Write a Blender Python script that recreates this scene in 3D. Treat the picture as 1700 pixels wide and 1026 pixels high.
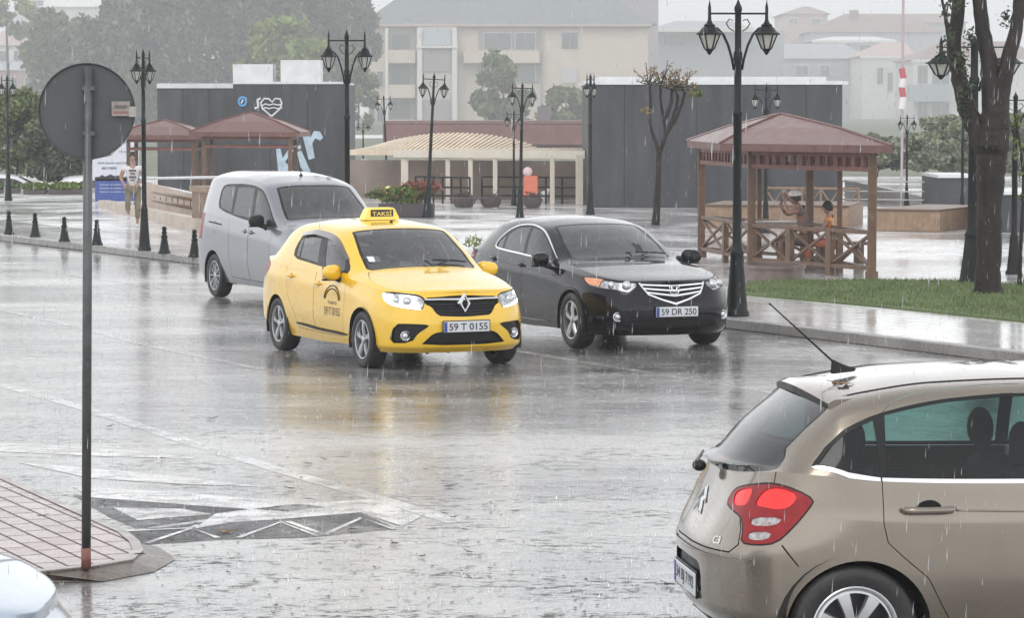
import bpy, math, random
import numpy as np
from mathutils import Vector, Matrix
from mathutils.geometry import delaunay_2d_cdt
R = math.radians
random.seed(7); rng = np.random.RandomState(7)
SC = bpy.context.scene; COL = SC.collection
for _o in list(bpy.data.objects): bpy.data.objects.remove(_o)

# ---------------------------------------------------------------- camera
F, HOR, HC = 5000.0, 185.0, 2.72          # focal length in photo pixels, horizon row, eye height
PITCH = math.atan((513-HOR)/F)
cd = bpy.data.cameras.new('camera'); cam = bpy.data.objects.new('camera', cd); COL.objects.link(cam)
cd.sensor_width = 36; cd.lens = F/1700*36; cd.clip_start = .1; cd.clip_end = 9000
cam.location = (0, 0, HC); cam.rotation_euler = (math.pi/2-PITCH, 0, 0); SC.camera = cam

# ---------------------------------------------------------------- sky, sun, exposure
SUN_EL, SUN_AZ = R(48), R(200)
wd = bpy.data.worlds.new('World'); SC.world = wd; wd.use_nodes = True
nt = wd.node_tree; bg = nt.nodes['Background']
sky = nt.nodes.new('ShaderNodeTexSky'); sky.sky_type = 'NISHITA'; sky.sun_disc = False
sky.sun_elevation = SUN_EL; sky.sun_rotation = SUN_AZ; sky.dust_density = 6; sky.air_density = 1.5
hs = nt.nodes.new('ShaderNodeHueSaturation'); hs.inputs['Saturation'].default_value = .12; nt.links.new(sky.outputs[0], hs.inputs['Color'])
# overcast: a cloud deck, with a bright low band added to light the road
tc = nt.nodes.new('ShaderNodeTexCoord'); sp = nt.nodes.new('ShaderNodeSeparateXYZ'); nt.links.new(tc.outputs['Generated'], sp.inputs[0])
cr = nt.nodes.new('ShaderNodeValToRGB'); nt.links.new(sp.outputs['Z'], cr.inputs[0])
e = cr.color_ramp.elements; e[0].position = 0; e[0].color = (8.8, 8.95, 9.2, 1); e[1].position = 1; e[1].color = (7.6, 7.8, 8.1, 1)
k = cr.color_ramp.elements.new(.04); k.color = (9.8, 9.95, 10.2, 1)
k = cr.color_ramp.elements.new(.07); k.color = (22, 22.2, 22.5, 1)
k = cr.color_ramp.elements.new(.35); k.color = (13.5, 13.7, 14.1, 1)
cn = nt.nodes.new('ShaderNodeTexNoise'); cn.inputs['Scale'].default_value = 2.2; cn.inputs['Detail'].default_value = 4
nt.links.new(tc.outputs['Generated'], cn.inputs['Vector'])
mr = nt.nodes.new('ShaderNodeMapRange'); mr.inputs['To Min'].default_value = .86; mr.inputs['To Max'].default_value = 1.12; nt.links.new(cn.outputs[0], mr.inputs[0])
ml = nt.nodes.new('ShaderNodeMix'); ml.data_type = 'RGBA'; ml.blend_type = 'MULTIPLY'; ml.inputs[0].default_value = 1
nt.links.new(cr.outputs[0], ml.inputs[6]); nt.links.new(mr.outputs[0], ml.inputs[7])
mx = nt.nodes.new('ShaderNodeMix'); mx.data_type = 'RGBA'; mx.inputs[0].default_value = .85
nt.links.new(hs.outputs[0], mx.inputs[6]); nt.links.new(ml.outputs[2], mx.inputs[7]); nt.links.new(mx.outputs[2], bg.inputs[0])
bg.inputs[1].default_value = .10
sd = bpy.data.lights.new('sun', 'SUN'); sd.energy = .6; sd.angle = R(25); sd.color = (1, .97, .93)
sun = bpy.data.objects.new('sun', sd); COL.objects.link(sun); sun.rotation_euler = (math.pi/2-SUN_EL, 0, math.pi-SUN_AZ)
SC.view_settings.view_transform = 'Standard'; SC.view_settings.look = 'None'; SC.view_settings.exposure = .24; SC.view_settings.gamma = 1
SC.cycles.max_bounces = 8; SC.cycles.transparent_max_bounces = 24; SC.cycles.volume_bounces = 1
SC.cycles.caustics_reflective = False; SC.cycles.caustics_refractive = False
SC.cycles.use_denoising = True

# ---------------------------------------------------------------- small tools
def G(px, py, z=0.0):
    """point of the horizontal plane z seen at a photo pixel"""
    a, b = (px-850)/F, -(py-513)/F
    c, s = math.cos(PITCH), math.sin(PITCH)
    d = Vector((a, c+b*s, b*c-s)); t = (z-HC)/d.z
    return Vector((a*t, d.y*t, z))
def ZA(py, Y):
    """height of what is seen in photo row py at distance Y"""
    b = -(py-513)/F; c, s = math.cos(PITCH), math.sin(PITCH)
    return HC+Y*(b*c-s)/(c+b*s)
def XA(px, Y): return (px-850)/F*Y
def tag(o, label=None, cat=None, group=None, kind=None):
    if label: o['label'] = label
    if cat: o['category'] = cat
    if group: o['group'] = group
    if kind: o['kind'] = kind
    return o
def empty(name, loc=(0, 0, 0), rz=0, label=None, cat=None, group=None):
    o = bpy.data.objects.new(name, None); COL.objects.link(o); o.location = loc; o.rotation_euler = (0, 0, rz)
    o.empty_display_size = .1
    return tag(o, label, cat, group)
def copy_tree(o, parent=None):
    c = o.copy(); COL.objects.link(c)
    if parent is not None: c.parent = parent
    for ch in o.children: copy_tree(ch, c)
    return c
class MB:
    def __init__(s): s.v = []; s.f = []; s.m = []
    def add(s, vs, fs, m=0):
        b = len(s.v); s.v += [tuple(v) for v in vs]; s.f += [tuple(i+b for i in f) for f in fs]; s.m += [m]*len(fs)
        return s
    def box(s, c, d, rot=None, m=0, bev=0):
        hx, hy, hz = d[0]/2, d[1]/2, d[2]/2
        M = Matrix.Translation(Vector(c)) @ ((rot if rot is not None else Matrix()).to_4x4())
        if bev <= 0:
            V = [M @ Vector((x*hx, y*hy, z*hz)) for x in (-1, 1) for y in (-1, 1) for z in (-1, 1)]
            return s.add(V, [(0, 1, 3, 2), (4, 6, 7, 5), (0, 4, 5, 1), (2, 3, 7, 6), (0, 2, 6, 4), (1, 5, 7, 3)], m)
        b = min(bev, hx*.9, hy*.9, hz*.9); L = []
        for z, k in ((-hz, b), (-hz+b, 0), (hz-b, 0), (hz, b)):
            ring = [(hx-k-b, -hy+k), (hx-k, -hy+k+b), (hx-k, hy-k-b), (hx-k-b, hy-k), (-hx+k+b, hy-k), (-hx+k, hy-k-b), (-hx+k, -hy+k+b), (-hx+k+b, -hy+k)]
            L.append([M @ Vector((x, y, z)) for x, y in ring])
        V = sum(L, []); Fc = [tuple(range(7, -1, -1)), tuple(range(24, 32))]
        for i in range(3):
            for j in range(8): Fc.append((i*8+j, i*8+(j+1) % 8, i*8+8+(j+1) % 8, i*8+8+j))
        return s.add(V, Fc, m)
    def tube(s, path, rad, n=8, m=0, cap=True):
        P = [Vector(p) for p in path]; rad = rad if hasattr(rad, '__len__') else [rad]*len(P)
        V = []; up = None
        for i, p in enumerate(P):
            t = (P[min(i+1, len(P)-1)]-P[max(i-1, 0)]).normalized()
            if up is None: up = t.orthogonal().normalized()
            up = (up-t*up.dot(t)); up = up.normalized() if up.length > 1e-6 else t.orthogonal().normalized(); w = t.cross(up)
            for k in range(n):
                a = 2*math.pi*k/n; V.append(p+(up*math.cos(a)+w*math.sin(a))*rad[i])
        Fc = [(i*n+k, i*n+(k+1) % n, (i+1)*n+(k+1) % n, (i+1)*n+k) for i in range(len(P)-1) for k in range(n)]
        if cap: Fc += [tuple(range(n-1, -1, -1)), tuple(range((len(P)-1)*n, len(P)*n))]
        return s.add(V, Fc, m)
    def lathe(s, prof, n=24, M=None, m=0):
        """prof: (r, z) pairs, turned about z"""
        V = [Vector((r*math.cos(2*math.pi*k/n), r*math.sin(2*math.pi*k/n), z)) for r, z in prof for k in range(n)]
        if M is not None: V = [M @ v for v in V]
        Fc = [(i*n+k, i*n+(k+1) % n, (i+1)*n+(k+1) % n, (i+1)*n+k) for i in range(len(prof)-1) for k in range(n)]
        return s.add(V, Fc, m)
    def prism(s, poly, t, M=None, m=0):
        """flat outline in the local xz plane, thickness t along y"""
        n = len(poly); V = [Vector((x, -t/2, z)) for x, z in poly]+[Vector((x, t/2, z)) for x, z in poly]
        if M is not None: V = [M @ v for v in V]
        Fc = [tuple(range(n)), tuple(range(2*n-1, n-1, -1))]+[(i, i+n, (i+1) % n+n, (i+1) % n) for i in range(n)]
        return s.add(V, Fc, m)
    def ball(s, c, r, n=12, m=0, M=None):
        r = r if hasattr(r, '__len__') else (r, r, r); V = []; k = n//2
        for i in range(k+1):
            a = math.pi*i/k
            for j in range(n):
                b = 2*math.pi*j/n; v = Vector((math.sin(a)*math.cos(b)*r[0], math.sin(a)*math.sin(b)*r[1], math.cos(a)*r[2]))
                if M is not None: v = M @ v
                V.append(v+Vector(c))
        Fc = [(i*n+j, (i+1)*n+j, (i+1)*n+(j+1) % n, i*n+(j+1) % n) for i in range(k) for j in range(n)]
        return s.add(V, Fc, m)
    def build(s, name, mats, parent=None, smooth=False, loc=None, ang=None):
        me = bpy.data.meshes.new(name); me.from_pydata([tuple(v) for v in s.v], [], s.f)
        for a in (mats if isinstance(mats, (list, tuple)) else [mats]): me.materials.append(a)
        me.polygons.foreach_set('material_index', s.m)
        me.validate(); me.update()
        if smooth or ang:
            me.polygons.foreach_set('use_smooth', [True]*len(me.polygons))
            if ang: me.set_sharp_from_angle(angle=R(ang))
        o = bpy.data.objects.new(name, me); COL.objects.link(o)
        if parent is not None: o.parent = parent
        if loc is not None: o.location = loc
        return o
def rotm(x=0, y=0, z=0): return (Matrix.Rotation(z, 3, 'Z') @ Matrix.Rotation(y, 3, 'Y') @ Matrix.Rotation(x, 3, 'X'))

# ---------------------------------------------------------------- materials
def mat(name, col, rough=.5, metal=0, coat=0, var=0, vs=6, bump=0, bs=40, spec=.5, em=None, es=0, coat_r=.05, tr=0, rv=0, st=None, drops=0, cior=1.5):
    m = bpy.data.materials.new(name); m.use_nodes = True; n = m.node_tree; b = n.nodes['Principled BSDF']
    c = tuple(col)+(1,) if len(col) == 3 else col
    b.inputs['Base Color'].default_value = c; b.inputs['Roughness'].default_value = rough; b.inputs['Metallic'].default_value = metal
    b.inputs['Coat Weight'].default_value = coat; b.inputs['Coat Roughness'].default_value = coat_r
    b.inputs['Specular IOR Level'].default_value = spec; b.inputs['Transmission Weight'].default_value = tr
    tcn = n.nodes.new('ShaderNodeTexCoord')
    if var or rv:
        t = n.nodes.new('ShaderNodeTexNoise'); t.inputs['Scale'].default_value = vs; t.inputs['Detail'].default_value = 6; t.inputs['Roughness'].default_value = .65
        n.links.new(tcn.outputs['Object'], t.inputs['Vector'])
        if st:
            mq = n.nodes.new('ShaderNodeMapping'); mq.inputs['Scale'].default_value = st; n.links.new(tcn.outputs['Object'], mq.inputs[0]); n.links.new(mq.outputs[0], t.inputs['Vector'])
    if var:
        q = n.nodes.new('ShaderNodeMapRange'); q.inputs['From Min'].default_value = .3; q.inputs['From Max'].default_value = .7
        q.inputs['To Min'].default_value = 1-var; q.inputs['To Max'].default_value = 1+var; n.links.new(t.outputs[0], q.inputs[0])
        x = n.nodes.new('ShaderNodeMix'); x.data_type = 'RGBA'; x.blend_type = 'MULTIPLY'; x.inputs[0].default_value = 1; x.inputs[6].default_value = c
        n.links.new(q.outputs[0], x.inputs[7]); n.links.new(x.outputs[2], b.inputs['Base Color'])
    if rv:
        q = n.nodes.new('ShaderNodeMapRange'); q.inputs['From Min'].default_value = .3; q.inputs['From Max'].default_value = .7
        q.inputs['To Min'].default_value = max(0, rough-rv); q.inputs['To Max'].default_value = rough+rv; n.links.new(t.outputs[0], q.inputs[0]); n.links.new(q.outputs[0], b.inputs['Roughness'])
    if bump:
        t2 = n.nodes.new('ShaderNodeTexNoise'); t2.inputs['Scale'].default_value = bs; t2.inputs['Detail'].default_value = 3; n.links.new(tcn.outputs['Object'], t2.inputs['Vector'])
        bb = n.nodes.new('ShaderNodeBump'); bb.inputs['Strength'].default_value = bump; bb.inputs['Distance'].default_value = .01
        n.links.new(t2.outputs[0], bb.inputs['Height']); n.links.new(bb.outputs[0], b.inputs['Normal'])
    b.inputs['Coat IOR'].default_value = cior
    if drops:      # standing rain beads on the paint
        vo = n.nodes.new('ShaderNodeTexVoronoi'); vo.inputs['Scale'].default_value = drops; n.links.new(tcn.outputs['Object'], vo.inputs['Vector'])
        q = n.nodes.new('ShaderNodeMapRange'); q.inputs['From Min'].default_value = .12; q.inputs['From Max'].default_value = .34; q.inputs['To Min'].default_value = 1; q.inputs['To Max'].default_value = 0; n.links.new(vo.outputs['Distance'], q.inputs[0])
        sc_ = n.nodes.new('ShaderNodeSeparateColor'); n.links.new(vo.outputs['Color'], sc_.inputs[0]); gt = n.nodes.new('ShaderNodeMath'); gt.operation = 'GREATER_THAN'; gt.inputs[1].default_value = .45; n.links.new(sc_.outputs[0], gt.inputs[0])
        mu = n.nodes.new('ShaderNodeMath'); mu.operation = 'MULTIPLY'; n.links.new(q.outputs[0], mu.inputs[0]); n.links.new(gt.outputs[0], mu.inputs[1])
        bd = n.nodes.new('ShaderNodeBump'); bd.inputs['Strength'].default_value = .35; bd.inputs['Distance'].default_value = .004; n.links.new(mu.outputs[0], bd.inputs['Height']); n.links.new(bd.outputs[0], b.inputs['Coat Normal'])
    if em: b.inputs['Emission Color'].default_value = tuple(em)+(1,); b.inputs['Emission Strength'].default_value = es
    return m
def glass(name, tint, film=.08, rough=.03, ior=1.5):
    """tinted car glass under a film of rain: see-through tint, mirror by angle, a little milky scatter"""
    m = bpy.data.materials.new(name); m.use_nodes = True; n = m.node_tree; n.nodes.remove(n.nodes['Principled BSDF']); out = n.nodes['Material Output']
    t = n.nodes.new('ShaderNodeBsdfTransparent'); t.inputs[0].default_value = tuple(tint)+(1,)
    g = n.nodes.new('ShaderNodeBsdfGlossy'); g.inputs['Roughness'].default_value = rough; g.inputs[0].default_value = (.95, .95, .95, 1)
    d = n.nodes.new('ShaderNodeBsdfDiffuse'); d.inputs[0].default_value = (.6, .62, .64, 1)
    fr = n.nodes.new('ShaderNodeFresnel'); fr.inputs[0].default_value = ior
    tcn = n.nodes.new('ShaderNodeTexCoord'); nz = n.nodes.new('ShaderNodeTexNoise'); nz.inputs['Scale'].default_value = 9; nz.inputs['Detail'].default_value = 5
    mp = n.nodes.new('ShaderNodeMapping'); mp.inputs['Scale'].default_value = (1, 1, .35); n.links.new(tcn.outputs['Object'], mp.inputs[0]); n.links.new(mp.outputs[0], nz.inputs['Vector'])
    q = n.nodes.new('ShaderNodeMapRange'); q.inputs['From Min'].default_value = .3; q.inputs['From Max'].default_value = .7; q.inputs['To Min'].default_value = film*.8; q.inputs['To Max'].default_value = film*1.25
    n.links.new(nz.outputs[0], q.inputs[0])
    a = n.nodes.new('ShaderNodeMixShader'); n.links.new(q.outputs[0], a.inputs[0]); n.links.new(t.outputs[0], a.inputs[1]); n.links.new(d.outputs[0], a.inputs[2])
    b = n.nodes.new('ShaderNodeMixShader'); n.links.new(fr.outputs[0], b.inputs[0]); n.links.new(a.outputs[0], b.inputs[1]); n.links.new(g.outputs[0], b.inputs[2])
    n.links.new(b.outputs[0], out.inputs[0]); return m
M_ = {}
M_['black'] = mat('black_plastic', (.009, .009, .010), .4, rv=.1, spec=.3)
M_['gap'] = mat('dark_gap', (.006, .006, .006), .9)
M_['rubber'] = mat('tyre_rubber', (.022, .022, .023), .55, var=.25, vs=30, rv=.15, bump=.3, bs=60)
M_['chrome'] = mat('chrome', (.75, .76, .78), .12, 1)
M_['alloy'] = mat('alloy', (.48, .49, .50), .32, .9, var=.1)
M_['alloy_dark'] = mat('alloy_shadow', (.08, .08, .085), .5, .5)
M_['interior'] = mat('cabin_trim', (.018, .018, .02), .8, var=.2)
M_['seat'] = mat('seat_cloth', (.035, .036, .042), .9, var=.2)
M_['white'] = mat('white_paint', (.75, .75, .75), .4)
M_['pl'] = mat('plate_white', (.62, .64, .68), .4)
M_['plb'] = mat('plate_blue', (.03, .06, .30), .4)
M_['ink'] = mat('plate_ink', (.02, .02, .025), .5)
M_['lens'] = glass('headlamp_cover', (.9, .92, .93), .04, .02)
M_['refl'] = mat('lamp_reflector', (.42, .43, .45), .25, .9, var=.5, vs=18)
M_['lamp_on'] = mat('lit_lamp', (.9, .9, .9), .3, em=(1, .97, .90), es=7)
M_['amber'] = mat('amber_lens', (.75, .28, .10), .18, coat=1, var=.25, vs=25)
M_['proj'] = mat('projector_lens', (.55, .57, .6), .05, .6, coat=1)
M_['glassF'] = glass('windscreen_glass', (.46, .50, .52), .085, .05)
M_['glassS'] = glass('side_glass', (.40, .43, .43), .07, .03)
M_['glassD'] = glass('dark_side_glass', (.16, .175, .19), .05, .03)
M_['glassC'] = glass('green_side_glass', (.38, .56, .53), .006, .02, 1.4)
M_['glassCR'] = glass('rear_glass_wet', (.14, .18, .18), .045, .04, 1.5)
M_['yellow'] = mat('taxi_yellow', (.80, .49, .012), .3, 0, coat=1, var=.06, vs=3, rv=.08, drops=60)
M_['blackp'] = mat('black_paint', (.006, .006, .008), .3, .0, coat=1, rv=.04, coat_r=.03, spec=.02, cior=1.36, drops=60)
M_['silverp'] = mat('silver_blue_paint', (.23, .24, .265), .28, .7, coat=.9, var=.03)
M_['beige'] = mat('beige_metallic', (.22, .188, .150), .22, .65, coat=1, var=.05, vs=3, rv=.06, bump=.01, bs=120, drops=70)
M_['paleblue'] = mat('pale_silver_paint', (.36, .43, .52), .3, .4, coat=1, rv=.06, bump=.08, bs=120)
M_['whitep'] = mat('white_car_paint', (.7, .71, .72), .3, 0, coat=.6)
M_['red'] = mat('tail_red', (.26, .004, .007), .3, coat=.15, var=.25, vs=20, spec=.3)
M_['red_on'] = mat('tail_red_lit', (.45, .006, .006), .3, coat=.3, var=.15, vs=35, em=(1, .012, .009), es=.62)
M_['clearlens'] = mat('clear_lamp_segment', (.36, .33, .33), .15, .2, coat=1, var=.5, vs=45)
def pchip(xs, ys):
    xs = np.asarray(xs, float); ys = np.asarray(ys, float)
    if xs[0] > xs[-1]: xs, ys = xs[::-1], ys[::-1]
    h = np.diff(xs); d = np.diff(ys)/h; m = np.zeros(len(xs))
    m[0], m[-1] = d[0], d[-1]
    for k in range(1, len(xs)-1):
        if d[k-1]*d[k] > 0:
            a, b = 2*h[k]+h[k-1], h[k]+2*h[k-1]
            m[k] = (a+b)/(a/d[k-1]+b/d[k])
    def f(x):
        x = np.clip(np.asarray(x, float), xs[0], xs[-1])
        i = np.clip(np.searchsorted(xs, x)-1, 0, len(xs)-2)
        t = (x-xs[i])/h[i]
        return ((1+2*t)*(1-t)**2*ys[i]+t*(1-t)**2*h[i]*m[i]+t*t*(3-2*t)*ys[i+1]+t*t*(t-1)*h[i]*m[i+1])
    return f
class Shell:
    """left half of a car skin. A(u,v): wrap of bumpers and flanks; B(u,w): glasshouse side (w 0..1) and top (w 1..2)"""
    def __init__(s, sp):
        P = np.array([p[:2] for p in sp['plan']], float)
        e0 = P[1]*[1, -1]; e1 = P[-2]*[1, -1]; Q = np.vstack([e0, P, e1])
        out = []; kn = [0.0]; n = 24
        for i in range(1, len(Q)-2):
            p0, p1, p2, p3 = Q[i-1:i+3]
            t0 = 0; t1 = np.linalg.norm(p1-p0)**.5; t2 = t1+np.linalg.norm(p2-p1)**.5; t3 = t2+np.linalg.norm(p3-p2)**.5
            for k in range(n):
                t = t1+(t2-t1)*k/n
                a1 = (t1-t)/(t1-t0)*p0+(t-t0)/(t1-t0)*p1; a2 = (t2-t)/(t2-t1)*p1+(t-t1)/(t2-t1)*p2; a3 = (t3-t)/(t3-t2)*p2+(t-t2)/(t3-t2)*p3
                b1 = (t2-t)/(t2-t0)*a1+(t-t0)/(t2-t0)*a2; b2 = (t3-t)/(t3-t1)*a2+(t-t1)/(t3-t1)*a3
                out.append((t2-t)/(t2-t1)*b1+(t-t1)/(t2-t1)*b2)
        out.append(P[-1]); C = np.array(out)
        C[:, 1] = np.maximum(C[:, 1], 0)
        L = np.r_[0, np.cumsum(np.linalg.norm(np.diff(C, axis=0), axis=1))]
        s.C, s.L, s.len = C, L, L[-1]
        s.ku = L[::n]
        T = np.gradient(C, L, axis=0); T /= np.linalg.norm(T, axis=1)[:, None]
        s.N = np.stack([T[:, 1], -T[:, 0]], -1)   # outward: front -> +x, side -> +y
        if s.N[len(C)//2, 1] < 0: s.N = -s.N
        rows = np.array([p[2:] for p in sp['plan']], float)
        s.zb = pchip(s.ku, rows[:, 0]); s.zt = pchip(s.ku, rows[:, 1])
        s.lv = sp['levels']; s.ins = [pchip(s.ku, rows[:, 2+k]) for k in range(len(s.lv))]
        s.cre = sp.get('crease', [])
        g = sp['top']  # rows: x, ry, zU, bow, zC, p
        g = np.array(sorted(g), float); s.gx = g[:, 0]
        s.ry, s.zU, s.bow, s.zC = [pchip(g[:, 0], g[:, k]) for k in (1, 2, 3, 4)]
        s.pw = sp.get('pw', 2.3); s.rd = sp.get('round', .14); s.side_bulge = sp.get('bulge', .02)
        s.kend = sp.get('kend', .5)
    def xy(s, u):
        return np.interp(u, s.L, s.C[:, 0]), np.interp(u, s.L, s.C[:, 1])
    def A(s, u, v):
        u = np.asarray(u, float); v = np.asarray(v, float)
        x, y = s.xy(u); nx = np.interp(u, s.L, s.N[:, 0]); ny = np.interp(u, s.L, s.N[:, 1])
        V = np.array([f(u) for f in s.ins])   # levels x pts
        lv = np.array(s.lv); ins = np.zeros_like(u)
        # smooth interpolation across levels (pchip, vectorised per point)
        h = np.diff(lv)[:, None]; d = np.diff(V, axis=0)/h; m = np.zeros_like(V); m[0] = d[0]; m[-1] = d[-1]
        for k in range(1, len(lv)-1):
            ok = d[k-1]*d[k] > 1e-12
            a, b = 2*h[k]+h[k-1], h[k]+2*h[k-1]
            with np.errstate(all='ignore'): mm = (a+b)/(a/d[k-1]+b/d[k])
            m[k] = np.where(ok, mm, 0)
        i = np.clip(np.searchsorted(lv, v)-1, 0, len(lv)-2); j = np.arange(len(u))
        hh = h[i, 0]; t = (v-lv[i])/hh
        ins = ((1+2*t)*(1-t)**2*V[i, j]+t*(1-t)**2*hh*m[i, j]+t*t*(3-2*t)*V[i+1, j]+t*t*(t-1)*hh*m[i+1, j])
        for (vc, wd, dep, u0, u1) in s.cre:      # a pressed line along the flank
            f = np.clip((u-u0)/.15, 0, 1)*np.clip((u1-u)/.15, 0, 1)
            ins = ins-f*dep*np.exp(-np.abs((v-vc)/wd))
        z = s.zb(u)+(s.zt(u)-s.zb(u))*v
        yy = y-ins*ny
        yy = np.where(y < 1e-6, 0, np.maximum(yy, y*.3))
        return np.stack([x-ins*nx, yy, z], -1)
    def B(s, u, w):
        u = np.asarray(u, float); w = np.asarray(w, float)
        E = s.A(u, np.ones_like(u)); x, y, ze = E[:, 0], E[:, 1], E[:, 2]
        k = np.clip(y/s.kend, 0, 1); k = np.sqrt(1-(1-k)**2)
        yU = y*s.ry(x); zU = ze+(s.zU(x)-ze)*k; zC = ze+(s.zC(x)-ze)*k; xC = x+s.bow(x)*k
        r = s.rd
        def S(w):
            t = np.clip(w, 0, 1); bul = s.side_bulge*4*t*(1-t)*np.clip((zU-ze)/.3, 0, 1)
            ys = y+(yU-y)*t+bul; zs = ze+(zU-ze)*t
            q = np.clip(w-1, 0, 1); yt = yU*(1-q)
            f = 1-np.abs(1-q)**s.pw
            zt = zU+(zC-zU)*f; xt = x+(xC-x)*f
            up = w > 1
            return np.stack([np.where(up, xt, x), np.where(up, yt, ys), np.where(up, zt, zs)], -1)
        P = S(w); n = np.abs(w-1) < r
        if n.any():
            a, b, c = S(np.full_like(w, 1-r)), S(np.ones_like(w)), S(np.full_like(w, 1+r))
            t = ((w-1+r)/(2*r))[:, None]
            P = np.where(n[:, None], (1-t)**2*a+2*t*(1-t)*b+t*t*c, P)
        return P
    # inverse helpers for features given in metres
    def ux(s, x):   # plan position of a flank point from its x
        i = np.arange(len(s.L)); return np.interp(-np.asarray(x, float), -s.C[:, 0], s.L)
    def uyf(s, y):  # front face: from its y
        m = np.argmax(s.C[:, 1]); return np.interp(y, s.C[:m+1, 1], s.L[:m+1])
    def uyr(s, y):
        m = np.argmax(s.C[:, 1]); return np.interp(y, s.C[m:, 1][::-1], s.L[m:][::-1])
    def vz(s, u, z): return (z-s.zb(u))/(s.zt(u)-s.zb(u))
# plan rows: x, y, zb, zt, insets at levels (v=0, .3, .6, 1)
SP={}
SP['taxi']=dict(levels=[0,.12,.45,.75,1],
 plan=[(3.47,0,.20,.815, .10,.02,.00,.03,.12),
       (3.45,.32,.20,.815, .10,.02,.00,.03,.12),
       (3.38,.56,.20,.825, .10,.02,.00,.04,.12),
       (3.22,.74,.20,.84, .09,.01,.00,.03,.10),
       (2.98,.83,.20,.85, .06,.01,.0,.02,.08),
       (2.634,.862,.22,.89, .04,.01,.0,.02,.07),
       (2.15,.862,.22,.93, .06,.03,.0,.012,.05),
       (1.3,.866,.20,.95, .07,.04,.0,.01,.045),
       (.5,.866,.20,.975, .07,.04,.0,.01,.045),
       (-.1,.862,.22,1.0, .05,.01,.0,.01,.05),
       (-.5,.83,.27,1.03, .05,.01,.0,.02,.07),
       (-.74,.74,.28,1.05, .06,.01,.0,.03,.09),
       (-.86,.5,.30,1.06, .07,.01,.0,.04,.1),
       (-.885,.25,.30,1.06, .07,.01,.0,.04,.1),
       (-.89,0,.30,1.06, .07,.01,.0,.04,.1)],
 top=[(3.4,.93,.835,.0,.845),(3.2,.93,.85,.02,.875),(2.9,.93,.89,.03,.935),(2.6,.92,.94,.05,.985),(2.38,.90,.975,.10,1.02),
      (2.28,.875,.995,.12,1.05),(1.9,.83,1.20,.12,1.25),(1.55,.79,1.38,.10,1.43),(1.42,.78,1.415,.08,1.47),(1.2,.77,1.44,.05,1.50),(.7,.765,1.46,0,1.525),(.25,.765,1.435,-.04,1.50),
      (-.02,.77,1.38,-.08,1.44),(-.25,.79,1.25,-.12,1.31),(-.45,.82,1.10,-.12,1.15),(-.55,.85,1.065,-.08,1.10),(-.7,.9,1.06,-.02,1.085),(-.8,.93,1.055,0,1.07)],
 pose=(-1.90,34.6,-1.15), wb=2.634, wr=.305, ty=.80, half=.866)
SP['accord']=dict(levels=[0,.12,.45,.75,1],
 plan=[(3.66,0,.19,.785, .10,.03,.00,.03,.10),
       (3.64,.32,.19,.785, .10,.03,.00,.03,.10),
       (3.56,.58,.19,.785, .10,.03,.00,.03,.10),
       (3.38,.77,.19,.79, .09,.02,.00,.03,.10),
       (3.12,.875,.19,.81, .06,.01,.0,.02,.09),
       (2.705,.915,.20,.86, .04,.01,.0,.02,.08),
       (2.2,.92,.20,.91, .06,.04,.0,.012,.06),
       (1.3,.92,.18,.945, .07,.05,.01,.01,.05),
       (.5,.92,.18,.97, .07,.05,.01,.01,.05),
       (-.1,.915,.2,.99, .05,.01,.0,.01,.06),
       (-.55,.885,.26,1.01, .05,.01,.0,.02,.08),
       (-.85,.80,.28,1.02, .06,.01,.0,.03,.10),
       (-1.0,.55,.30,1.03, .07,.01,.0,.04,.1),
       (-1.05,.25,.30,1.03, .07,.01,.0,.04,.1),
       (-1.06,0,.30,1.03, .07,.01,.0,.04,.1)],
 top=[(3.6,.93,.79,.0,.80),(3.35,.92,.82,.02,.84),(3.0,.90,.865,.03,.885),(2.6,.88,.915,.05,.94),(2.25,.86,.95,.12,.98),
      (2.1,.84,.975,.17,1.02),(1.7,.80,1.155,.17,1.21),(1.3,.765,1.32,.14,1.37),(1.15,.755,1.35,.10,1.405),(.9,.74,1.38,.05,1.44),(.5,.735,1.395,0,1.455),(.05,.735,1.365,-.05,1.435),
      (-.2,.745,1.31,-.1,1.38),(-.5,.77,1.18,-.14,1.24),(-.72,.80,1.07,-.12,1.12),(-.82,.84,1.045,-.08,1.085),(-.95,.9,1.04,-.02,1.05)],
 pose=(.50,37.4,-1.19), wb=2.705, wr=.325, ty=.85, half=.92)
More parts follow.
